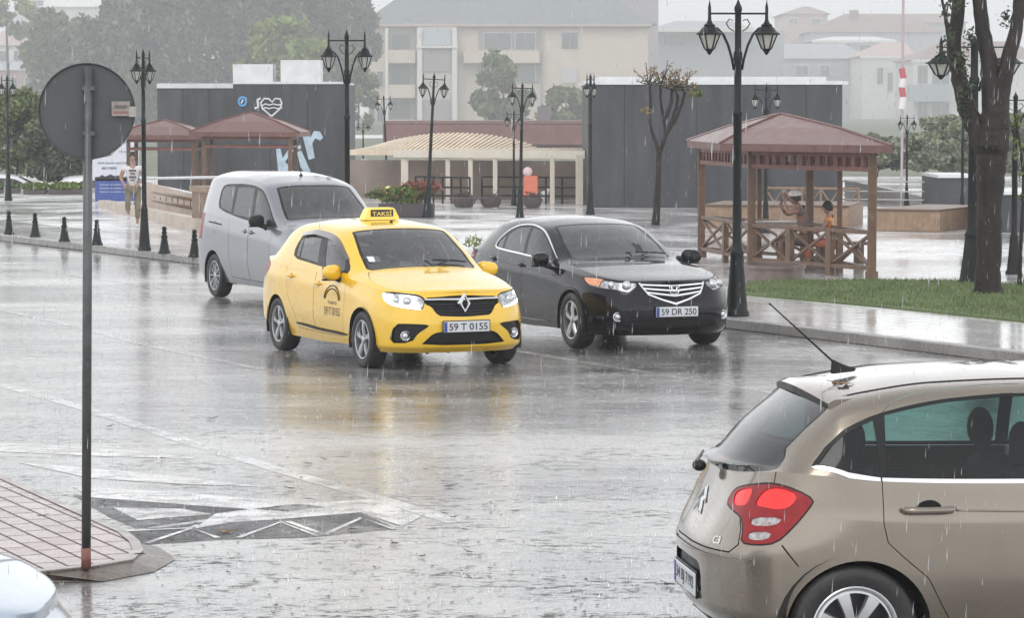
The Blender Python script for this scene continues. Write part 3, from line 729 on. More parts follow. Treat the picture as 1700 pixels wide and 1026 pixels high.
c.f('rear_window', 'B', [(4.12, 1.15), (4.42, 1.12), (4.50, 1.25), (4.50, 2.1), (4.10, 2.1)], M_['glassD'], rings=((.02, BLK),), sym='mid', d=.003)
c.cut(); wheels(c, 'double'); cabin(c, 2.0, .98)
# wind deflectors over the doors
for sd in (-1, 1):
    uu = np.linspace(3.60, 2.10, 26); w0 = np.interp(uu, [2.1, 2.4, 2.8, 3.2, 3.6], [.74, .74, .76, .77, .70]); w1 = np.interp(uu, [2.1, 2.4, 2.8, 3.2, 3.6], [.83, .87, .89, .89, .80])
    a, _ = c.P('B', uu, w0, .032); b, _ = c.P('B', uu, w1, .012); a = a*[1, -sd*-1, 1]; b = b*[1, sd, 1]; a = a*[1, 1, 1]
    V = [tuple(p) for q in zip(a, b) for p in q]; mb = MB(); mb.add(V, [(2*i, 2*i+1, 2*i+3, 2*i+2) for i in range(25)]); mb.build('wind_deflector', mat('smoked_plastic', (.05, .035, .04), .15, coat=1), T, smooth=True)
for sd in (-1, 1):
    mirror(T, 1.93, sd*.80, .985, sd, M_['yellow'], BLK)
    handle(c, 'A', 2.72, .845, sd, M_['yellow'], c.obj[('doorf', sd)]); handle(c, 'A', 3.60, .87, sd, M_['yellow'], c.obj[('doorr', sd)])
ring_on(c, 'A', .65, .29, .046, .028, M_['proj'], T)
for sd in (-1, 1):
    for uq, vq, rr in ((.66, .87, .05), (.80, .87, .04)):
        p, n = c.P('A', [uq], [vq]); p = p[0]*[1, sd, 1]; mb = MB(); mb.ball(p-n[0]*[1, sd, 1]*.02, rr, 14); mb.build('lamp_projector', M_['proj'], c.obj[('headlight', sd)], smooth=True)
# lozenge badge
mb = MB(); zc = .715; O = [(0, .115), (.078, 0), (0, -.115), (-.078, 0)]; I = [(0, .062), (.030, 0), (0, -.062), (-.030, 0)]
V = [(3.455-.15*0+.0-(.10 if k > 7 else .045)*0-dx, y, zc+z) for dx, L in ((.03, O), (.0, [(a*.78, b*.80) for a, b in O]), (.0, [(a*1.25, b*1.2) for a, b in I]), (.02, I)) for k, (y, z) in enumerate(L)]
Fb = [(i*4+j, i*4+(j+1) % 4, (i+1)*4+(j+1) % 4, (i+1)*4+j) for i in range(3) for j in range(4)]
mb.add(V, Fb); mb.build('badge', CHR, c.obj[('grille', 'mid')])
for k in range(4):
    mb = MB(); uu = np.linspace(-.4, .4, 20); pp, n = c.P('A', np.abs(uu), [.66+.055*k]*20, -.012); pp[:, 1] *= np.sign(uu+1e-9); mb.tube(pp.tolist(), .006, 5); mb.build('grille_slat', M_['black'], c.obj[('grille', 'mid')])
plate(c, 'A', 0, 0, '59 T 0155', T, 3.492, z=.475)
ink = mat('door_lettering', (.07, .04, .01), .6)
dr = c.obj[('doorf', -1)]
c.text('59 T 0155', 'A', 2.25, .475, .085, ink, 'door_lettering', dr, w=.46, off=.009)
c.text('TAKSI', 'A', 2.26, .60, .032, ink, 'door_lettering', dr, w=.26)
for r0, hh in ((.235, .17), (.205, .135)):
    aa = np.linspace(.15, math.pi-.15, 26); p, n = c.P('A', 2.27+r0*np.cos(aa), .62+hh/.72*np.sin(aa), .004); mb = MB(); mb.tube((p*[1, -1, 1]).tolist(), .006, 5); mb.build('door_lettering', ink, dr)
wiper(c, 1.88, 1.25, 1.85, T); wiper(c, 1.86, 1.95, 1.99, T)
sg = empty('roof_sign', (1.02, 0, 1.515)); sg.parent = T
mb = MB(); mb.prism([(-.21, 0), (-.20, .035), (-.155, .12), (-.135, .135), (.135, .135), (.155, .12), (.20, .035), (.21, 0)], .16, Matrix.Rotation(math.pi/2, 4, 'Z')); mb.build('sign_box', mat('sign_yellow', (.88, .66, .14), .35, em=(1, .75, .25), es=.12), sg, ang=30)
mb = MB(); mb.box((.082, 0, .075), (.004, .27, .075)); mb.build('sign_panel', M_['ink'], sg)
cu = bpy.data.curves.new('t', 'FONT'); cu.body = 'TAKSİ'; cu.align_x = 'CENTER'; cu.align_y = 'CENTER'; cu.offset = .02; to = bpy.data.objects.new('t', cu); COL.objects.link(to); bpy.context.view_layer.update(); me = bpy.data.meshes.new_from_object(to); bpy.data.objects.remove(to)
V = np.array([v.co[:] for v in me.vertices]); V[:, 0] *= .235/(np.ptp(V[:, 0])); V[:, 1] -= V[:, 1].min(); V[:, 1] *= .06/np.ptp(V[:, 1]); V[:, 0] -= (V[:, 0].max()+V[:, 0].min())/2
mb = MB(); mb.add([(.0855, p[0], p[1]+.046) for p in V], [tuple(p.vertices) for p in me.polygons]); mb.build('sign_lettering', mat('sign_letter', (.75, .6, .2), .5), sg)
mb = MB(); mb.box((1.33, .02, 1.50), (.03, .035, .03), bev=.01); mb.build('antenna_foot', BLK, T)
mb = MB(); mb.box((2.12, -.50, 1.13), (.10, .14, .004), rot=rotm(0, .55, 0)); mb.build('sticker', M_['white'], T)

# ---- black saloon
sp = SP['accord']; B = car_root('saloon_car', sp, 'shiny black saloon with a chrome grille, passing beside the yellow taxi', 'car')
c = Car(sp, B, M_['blackp'])
c.f('arch', 'A', arch(c, 0, .31, .365)); c.f('arch', 'A', arch(c, sp['wb'], .31, .37))
c.f('indicator_lens', {'A': 0, 'B': 0}, {'A': [(1.335, 1.1), (1.30, .955), (1.19, .915), (1.0, .905), (.99, 1.1)], 'B': [(1.34, -.1), (1.26, .18), (1.10, .52), (.99, .52), (.99, -.1)]}, M_['amber'], d=.003, par='headlight')
c.f('headlight', 'A', {'A': [(1.36, 1.1), (1.33, .955), (1.19, .89), (.97, .878), (.75, .865), (.60, .83), (.545, .83), (.46, .93), (.455, 1.1)], 'B': [(1.36, -.1), (1.28, .22), (1.09, .60), (.80, .50), (.56, .5), (.47, .15), (.455, -.1)]}, M_['refl'], rings=((.008, BLK),), d=.01)
c.f('grille', 'A', {'A': [(-.1, 1.1), (.44, 1.1), (.40, .91), (.333, .775), (.166, .67), (-.1, .585)], 'B': [(-.1, -.1), (.44, -.1), (.43, .15), (-.1, .15)]}, GAP, rings=((.020, CHR),), d=.03, sym='mid')
c.f('intake', 'A', [(-.8, .30), (.50, .30), (.62, .12), (-.8, .08)], BLK, rings=((.01, GAP),), d=.03, sym='mid', rd=1)
c.f('hood', 'B', [(-.1, .2), (.5, .55), (.80, .62), (1.12, .72), (1.50, .86), (1.9, 1.02), (2.10, 1.08), (2.12, 2.1), (-.1, 2.1)], M_['blackp'], rings=((.006, GAP),), sym='mid')
c.f('door', 'A', [(2.02, 1.1), (1.97, .55), (2.03, .10), (3.02, .10), (3.05, 1.1)], M_['blackp'], rings=((.005, GAP),), k='f')
c.f('door', 'A', [(3.057, 1.1), (3.027, .10), (3.60, .12), (3.72, .40), (3.93, .62), (4.05, 1.1)], M_['blackp'], rings=((.005, GAP),), k='r')
c.f('tail_light', 'A', [(4.70, .92), (4.85, .98), (5.25, .98), (5.25, .75), (4.85, .75)], M_['red'], rings=((.008, GAP),), rd=1)
c.f('window', 'B', [(3.06, .19), (3.235, .90), (3.0, .95), (2.74, .92), (2.50, .78), (2.34, .50), (2.36, .28)], M_['glassS'], d=.005, par='doorf')
c.f('window', 'B', [(3.80, .215), (3.845, .60), (3.66, .81), (3.32, .90), (3.155, .20)], M_['glassS'], d=.005, par='doorr')
c.f('window', 'B', [(4.03, .235), (4.02, .40), (3.90, .60), (3.845, .22)], M_['glassS'], d=.005, par='doorr', k='q')
c.f('window_trim', 'B', [(4.10, .19), (4.10, .44), (3.91, .74), (3.68, .90), (3.39, .99), (3.11, 1.02), (2.82, 1.01), (2.52, .93), (2.24, .78), (2.26, .26), (2.88, .14), (3.39, .14), (3.83, .15)], BLK, rings=((.022, CHR),), d=.003, rd=1)
c.f('windscreen', 'B', [(2.98, 1.20), (2.55, 1.12), (2.22, 1.11), (2.16, 1.2), (2.15, 2.1), (3.0, 2.1), (3.0, 1.3)], M_['glassF'], rings=((.022, BLK),), sym='mid', d=.003)
c.f('rear_window', 'B', [(4.45, 1.2), (4.85, 1.15), (4.92, 1.3), (4.92, 2.1), (4.42, 2.1)], M_['glassD'], rings=((.02, BLK),), sym='mid', d=.003)
c.cut(); wheels(c, 'star', .22); cabin(c, 1.9, .96)
hl = {sd: c.obj[('headlight', sd)] for sd in (-1, 1)}
for sd in (-1, 1):
    for uq, rr in ((.60, .056), (.82, .045)):
        p, n = c.P('A', [uq], [.955]); p = p[0]*[1, sd, 1]; mb = MB(); mb.ball(p-n[0]*[1, sd, 1]*.012, rr, 16); mb.build('lamp_projector', M_['proj'], hl[sd], smooth=True)
    mirror(B, 1.98, sd*.86, .995, sd, M_['blackp'], BLK)
    handle(c, 'A', 3.10-.0, .92, sd, M_['blackp'], c.obj[('doorf', sd)]); handle(c, 'A', 3.98, .93, sd, M_['blackp'], c.obj[('doorr', sd)])
    pp, _ = c.P('A', np.linspace(2.03, 4.6, 30), np.linspace(.868, .94, 30), .002); mb = MB(); mb.tube((pp*[1, sd, 1]).tolist(), .006, 6); mb.build('flank_crease', M_['blackp'], B, smooth=True)
gr = c.obj[('grille', 'mid')]
for k, (vv, dv) in enumerate(((.965, -.03), (.895, -.05), (.82, -.07))):
    n_ = 21; hw = (.41, .385, .345)[k]; uu = np.linspace(-hw, hw, n_); v_ = vv+dv*(1-np.abs(uu)/hw); p, n = c.P('A', np.abs(uu), v_, -.004); p[:, 1] *= np.sign(uu+1e-9)
    mb = MB(); V = []
    for q in p: V += [tuple(q+[0, 0, .013]), tuple(q+[.006, 0, 0]), tuple(q+[0, 0, -.013])]
    mb.add(V, [(3*i+j, 3*i+3+j, 3*i+4+j, 3*i+1+j) for i in range(n_-1) for j in range(2)]); mb.build('grille_slat', CHR, gr, smooth=True)
# H badge in a rounded frame
mb = MB(); x0 = 3.60; zc = .705
fr = [(.058*math.copysign(abs(math.cos(a))**.5, math.cos(a))*(1+.12*math.sin(a)), .050*math.copysign(abs(math.sin(a))**.5, math.sin(a))) for a in np.linspace(0, 2*math.pi, 25)[:-1]]
mb.tube([(x0, y, zc+z) for y, z in fr+[fr[0]]], .008, 6)
for sd in (-1, 1): mb.tube([(x0, sd*.022, zc-.040), (x0, sd*.027, zc), (x0, sd*.036, zc+.040)], .009, 6)
mb.tube([(x0, -.026, zc-.002), (x0, .026, zc-.002)], .008, 6); mb.build('badge', CHR, gr, smooth=True)
ring_on(c, 'A', .69, .36, .048, .004, M_['proj'], B)
plate(c, 'A', 0, 0, '59 DR 250', B, 3.682, z=.46)
wiper(c, 2.24, 1.2, 1.8, B); wiper(c, 2.22, 1.9, 1.99, B)

# ---- silver van
sp = SP['van']; Vn = car_root('minivan', sp, 'tall silver-blue passenger van with dark rear windows, driving behind the yellow taxi', 'van')
c = Car(sp, Vn, M_['silverp'])
c.f('arch', 'A', arch(c, 0, .32, .375)); c.f('arch', 'A', arch(c, sp['wb'], .32, .375))
c.f('headlight', 'A', [(1.05, .97), (.72, .97), (.45, .93), (.46, .80), (.75, .78), (.98, .84)], M_['refl'], rings=((.008, BLK),), d=.01, rd=1)
c.f('grille', 'A', [(-.1, .60), (.36, .60), (.46, .36), (.40, .22), (-.1, .20)], BLK, rings=((.01, GAP),), d=.03, sym='mid', rd=1)
c.f('grille', 'A', [(-.1, .88), (.38, .90), (.38, .83), (-.1, .80)], BLK, rings=((.008, CHR),), d=.02, sym='mid', k='u')
c.f('bumper_skirt', 'A', [(-.1, .13), (.85, .13), (.95, -.1), (-.1, -.1)], BLK, sym='mid')
c.f('hood', 'B', [(-.1, .12), (.5, .12), (.9, .4), (1.3, .9), (1.48, 1.02), (1.50, 2.1), (-.1, 2.1)], M_['silverp'], rings=((.006, GAP),), sym='mid')
c.f('slide_rail', 'A', [(3.55, .885), (3.55, .905), (4.12, .90), (4.12, .88)], GAP, d=.006)
c.f('door', 'A', [(1.62, 1.1), (1.60, .5), (1.72, .08), (2.44, .09), (2.46, 1.1)], M_['silverp'], rings=((.006, GAP),), k='f')
c.f('door', 'A', [(2.467, 1.1), (2.447, .09), (3.18, .10), (3.26, 1.1)], M_['silverp'], rings=((.006, GAP),), k='r')
c.f('fuel_flap', 'A', [(3.75, .75), (3.75, .92), (3.92, .92), (3.92, .75)], M_['silverp'], rings=((.004, GAP),), rd=1)
c.f('tail_light', 'A', [(4.36, .6), (4.36, 1.1), (4.6, 1.1), (4.6, .6)], M_['red'], rings=((.006, GAP),))
c.f('window', 'B', [(2.37, .16), (2.48, .86), (2.30, .88), (2.12, .86), (1.92, .80), (1.74, .55), (1.66, .28), (1.80, .18)], M_['glassS'], d=.005, par='doorf')
c.f('window', 'B', [(3.20, .16), (3.26, .80), (2.60, .86), (2.47, .17)], M_['glassD'], d=.005, par='doorr')
c.f('window', 'B', [(3.72, .24), (3.82, .38), (3.85, .70), (3.74, .80), (3.34, .81), (3.29, .18)], M_['glassD'], d=.005, k='q')
c.f('window_trim', 'B', [(3.78, .20), (3.86, .34), (3.89, .72), (3.78, .84), (3.45, .87), (2.6, .93), (2.30, .94), (2.10, .93), (1.87, .86), (1.56, .50), (1.50, .22), (1.85, .12), (2.44, .09), (3.26, .12)], BLK, d=.003, rd=1)
c.f('windscreen', 'B', [(2.19, 1.20), (1.80, 1.13), (1.54, 1.10), (1.50, 1.18), (1.49, 2.1), (2.20, 2.1), (2.20, 1.3)], M_['glassF'], rings=((.022, BLK),), sym='mid', d=.003)
c.f('rear_window', 'B', [(4.35, 1.2), (4.62, 1.15), (4.62, 2.1), (4.35, 2.1)], M_['glassD'], sym='mid', d=.003)
c.cut(); wheels(c, 'ten'); cabin(c, 2.0, 1.15)
for sd in (-1, 1):
    mirror(Vn, 2.02, sd*.85, 1.19, sd, BLK, BLK, 1.1)
    handle(c, 'A', 2.36, .885, sd, M_['silverp'], c.obj[('doorf', sd)]); handle(c, 'A', 2.60, .885, sd, M_['silverp'], c.obj[('doorr', sd)])
antenna(Vn, 1.30, 0, 1.80, -.10, .24)
plate(c, 'A', 0, 0, '59 DR 541', Vn, 3.30, z=.45)
mb = MB(); mb.box((1.70, 0, 1.62), (.05, .24, .07), bev=.02); mb.build('rear_view_mirror', BLK, Vn)

# ---- beige hatchback, near
sp = SP['c3']; H3 = car_root('hatchback', sp, 'beige hatchback in the right foreground with its red tail light lit', 'car')
c = Car(sp, H3, M_['beige'])
P_ = M_['beige']
c.f('arch', 'A', arch(c, .02, .29, .345, 40)); c.f('arch', 'A', arch(c, sp['wb'], .30, .345))
c.f('lit_segment', 'A', [(4.318, .80), (4.30, .855), (4.255, .895), (4.16, .905), (4.05, .875), (4.085, .80), (4.15, .775), (4.24, .785)], M_['red_on'], d=.004, rd=1, par='tail_light')
c.f('lit_segment', 'A', [(4.39, .80), (4.46, .79), (4.53, .80), (4.56, .84), (4.55, .885), (4.45, .905), (4.38, .895)], M_['red_on'], d=.004, rd=1, par='tail_light', k='2')
c.f('clear_segment', 'A', [(4.318, .725), (4.12, .728), (4.165, .675), (4.315, .672)], M_['clearlens'], d=.004, rd=1, par='tail_light')
c.f('clear_segment', 'A', [(4.32, .635), (4.175, .64), (4.20, .588), (4.31, .585)], M_['clearlens'], d=.004, rd=1, par='tail_light', k='2')
c.f('tail_light', 'A', [(4.62, .80), (4.60, .895), (4.50, .925), (4.32, .935), (4.19, .935), (4.05, .905), (3.965, .855), (3.99, .795), (4.07, .665), (4.15, .565), (4.25, .548), (4.355, .56), (4.36, .65), (4.41, .72), (4.52, .755)], M_['red'], rings=((.008, BLK),), d=.0, rd=1)
c.f('tailgate', 'A', [(5.3, .515), (4.88, .507), (4.63, .50), (4.42, .495), (4.36, .55), (4.37, .65), (4.40, .70), (4.2, .92), (4.20, 1.1), (5.3, 1.1)], P_, rings=((.007, GAP),), sym='mid')
c.f('plate_recess', 'A', [(5.3, .42), (4.78, .405), (4.72, .37), (4.70, .22), (4.74, .175), (5.3, .17)], BLK, rings=((.008, GAP),), d=.02, sym='mid', rd=1)
c.f('bumper_step', 'A', [(5.3, .485), (4.8, .475), (4.40, .462), (4.28, .462), (4.28, .45), (4.40, .445), (4.8, .45), (5.3, .46)], P_, d=-.006, sym='mid')
c.f('bumper_seam', 'A', [(4.12, .565), (4.04, .44), (4.045, .435), (4.127, .558)], GAP, d=.003)
c.f('door', 'A', [(2.55, 1.1), (2.55, .15), (3.30, .12), (3.36, .25), (3.43, .42), (3.55, .545), (3.625, .63), (3.645, .75), (3.645, 1.1)], P_, rings=((.0045, GAP),), k='r')
c.f('door', 'A', [(1.60, 1.1), (1.58, .15), (2.54, .15), (2.545, 1.1)], P_, rings=((.0045, GAP),), k='f')
c.f('window_chrome', 'B', [(3.985, .215), (3.965, .155), (3.80, .005), (3.65, -.05), (3.65, .045), (3.80, .085), (3.955, .235)], CHR, d=-.004)
c.f('window_chrome', 'B', [(3.642, -.05), (1.60, -.05), (1.60, .045), (3.642, .045)], CHR, d=-.004, k='2')
c.f('window', 'B', [(2.62, .055), (2.62, .90), (3.00, .90), (3.28, .865), (3.50, .81), (3.60, .78), (3.625, .055)], M_['glassC'], d=.004, par='doorr')
c.f('window', 'B', [(3.95, .26), (3.89, .50), (3.78, .64), (3.66, .74), (3.645, .06), (3.80, .10)], M_['glassC'], d=.004, k='q')
c.f('window', 'B', [(1.66, .08), (1.90, .5), (2.2, .84), (2.45, .90), (2.55, .90), (2.55, .055)], M_['glassC'], d=.004, par='doorf')
c.f('window_trim', 'B', [(3.985, .20), (3.96, .36), (3.905, .56), (3.79, .695), (3.68, .785), (3.60, .825), (3.50, .855), (3.28, .908), (3.03, .94), (2.6, .95), (2.3, .92), (1.9, .66), (1.58, .05), (2.0, -.02), (3.64, -.02), (3.80, .03)], BLK, d=.002)
c.f('door_frame', 'B', [(3.645, -.1), (3.605, .84), (3.55, .945), (3.44, 1.005), (3.27, 1.045), (3.09, 1.085), (2.88, 1.09), (2.55, 1.10), (2.55, -.1)], P_, rings=((.0045, GAP),), par='doorr')
c.f('windscreen', 'B', [(1.75, 1.16), (1.4, 1.10), (1.15, 1.1), (1.12, 1.2), (1.10, 2.1), (1.82, 2.1), (1.82, 1.3)], M_['glassF'], rings=((.022, BLK),), sym='mid', d=.003)
c.f('rear_window', {}, {'B': [(3.83, 2.1), (3.83, 1.2), (3.845, 1.10), (3.95, 1.10), (4.06, 1.06), (4.13, .85), (4.20, .36), (4.26, .16), (4.45, .10), (4.60, .12), (5.3, .12), (5.3, 2.1)]}, M_['glassCR'], rings=((.010, BLK),), sym='mid', d=.002)
c.cut(.022); wheels(c, 'cap', .19); cabin(c, 1.85, .98)
# raised spoiler lip over the rear window
mb = MB(); ys = np.linspace(-.56, .56, 25); V = []
for y in ys:
    q = (y/.56)**2; xr = -.115+.055*q; zz = 1.392-.045*q
    V += [(xr+.16, y*.99, zz+.022), (xr+.02, y, zz+.012), (xr-.012, y, zz-.006), (xr-.008, y, zz-.042), (xr+.05, y*.99, zz-.060), (xr+.16, y*.98, zz-.03)]
mb.add(V, [(6*i+j, 6*i+6+j, 6*i+6+(j+1) % 6, 6*i+(j+1) % 6) for i in range(24) for j in range(6)], 0); mb.add([V[i] for i in range(6)], [(0, 1, 2, 3, 4, 5)]); mb.add(V[-6:], [(5, 4, 3, 2, 1, 0)])
mb.m = [1 if (k % 6) in (2, 3, 4) else 0 for k in range(24*6)]+[0, 0]
mb.build('spoiler', [P_, BLK], H3, ang=40)
dr = c.obj[('doorr', -1)]
for sd in (-1, 1):
    p, n = c.P('A', [3.43], [.842]); p = p[0]*[1, sd, 1]; mb = MB(); xs = np.linspace(-.125, .125, 11)
    mb.tube([(p[0]+x, p[1]+sd*(.036*(1-(x/.125)**6)+.006), p[2]) for x in xs], [.014]+[.018]*9+[.014], 10); dr = c.obj[('doorr', sd)]; h_ = mb.build('handle', P_, dr, smooth=True)
    mb = MB(); mb.add([(p[0]+.005+.062*math.cos(a), p[1]+sd*.0035, p[2]+.045*math.sin(a)) for a in np.linspace(0, 2*math.pi, 25)[:-1]], [tuple(range(24))]); mb.build('handle_recess_shade', GAP, h_)  # flat dark oval painted as the shade behind the grip
    pp, _ = c.P('A', np.linspace(1.5, 3.30, 24), np.linspace(.80, .838, 24), .001); mb = MB(); mb.tube((pp*[1, sd, 1]).tolist(), .005, 6); mb.build('flank_crease', P_, H3, smooth=True)
    mirror(H3, 2.05, sd*.83, 1.02, sd, P_, BLK)
pp, _ = c.P('B', np.linspace(2.4, 3.80, 30), np.linspace(1.22, 1.19, 30), .001)
for sd in (-1, 1): mb = MB(); mb.tube((pp*[1, sd, 1]).tolist(), .004, 5); mb.build('roof_channel', GAP, H3)
# double chevron badge and rear wiper
tg = c.obj[('tailgate', 'mid')]
for dz in (0, .052):
    mb = MB(); V = []
    for y, z in ((-.062, -.026), (0, .030), (.062, -.026)):
        for q, (dd, off) in enumerate(((.014, .004), (0, .014), (-.014, .004))):
            uq = float(c.sh.uyr(abs(y))); zz = .80+dz+z+dd; pq, _ = c.P('A', [uq], [float(c.sh.vz(uq, zz))]); V.append((pq[0][0]-off, y, zz))
    mb.add(V, [(0, 3, 4, 1), (1, 4, 5, 2), (3, 6, 7, 4), (4, 7, 8, 5)]); mb.build('badge', CHR, tg)
mb = MB(); mb.ball((-.575, .02, .99), (.035, .05, .03), 12); mb.tube([(-.585, .02, .995), (-.57, .10, 1.005), (-.535, .20, 1.015), (-.50, .30, 1.03)], [.012, .010, .008, .006], 6); mb.build('rear_wiper', BLK, H3, smooth=True)
c.text('C3', 'A', 4.55, .565, .035, CHR, 'model_letters', tg, w=.07, flipu=False)
plate(c, 'A', 0, 0, '34 BJ 7192', H3, -.645, z=.440, back=True)
# roof antenna, leaning back
mb = MB(); ax, az = .13, 1.445
mb.add([(ax-.05, 0, az+.062), (ax-.040, -.018, az-.01), (ax+.06, -.013, az), (ax+.075, 0, az+.012), (ax+.06, .013, az), (ax-.040, .018, az-.01), (ax+.01, 0, az+.034), (ax-.055, 0, az-.01)],
       [(0, 1, 2, 6), (0, 6, 4, 5), (6, 2, 3), (6, 3, 4), (0, 7, 1), (0, 5, 7)])
mb.tube([(ax-.045, 0, az+.05), (ax-.36, 0, az+.335)], [.0055, .0035], 6); mb.ball((ax-.36, 0, az+.335), .007, 8); mb.build('antenna', BLK, H3, smooth=False)

# ---- corner of a pale silver car, lower left
def simple_car(name, key, paint, pose, label, du=.07, group=None):
    sp = SP[key]; r = empty(name, (pose[0], pose[1], 0), pose[2], label, 'car', group); c = Car(sp, r, paint)
    c.f('arch', 'A', arch(c, 0, .30, .35)); c.f('arch', 'A', arch(c, sp['wb'], .30, .35))
    c.f('headlight', 'A', [(1.04, .965), (.9, .985), (.6, .985), (.45, .95), (.45, .80), (.62, .78), (.92, .82)], M_['refl'], rings=((.008, BLK),), d=.006, rd=1)
    c.f('grille', 'A', [(-.1, .55), (.38, .55), (.45, .2), (-.1, .2)], BLK, d=.03, sym='mid')
    c.f('window', 'B', [(3.6, .2), (3.6, .78), (3.0, .86), (2.5, .84), (1.98, .5), (1.99, .16)], M_['glassD'], rings=((.02, BLK),), d=.004, rd=1)
    c.f('hood', 'B', [(-.1, .12), (.5, .12), (.95, .5), (1.62, 1.04), (1.70, 1.10), (1.70, 2.1), (-.1, 2.1)], paint, rings=((.007, GAP),), sym='mid')
    c.f('windscreen', 'B', [(2.48, 1.16), (2.1, 1.10), (1.80, 1.095), (1.74, 1.16), (1.73, 2.1), (2.52, 2.1), (2.52, 1.25)], M_['glassF'], rings=((.022, BLK),), sym='mid', d=.003)
    c.f('rear_window', 'B', [(4.12, 1.15), (4.42, 1.12), (4.50, 1.25), (4.50, 2.1), (4.10, 2.1)], M_['glassD'], rings=((.02, BLK),), sym='mid', d=.003)
    c.cut(du); wheels(c, 'ten'); return r
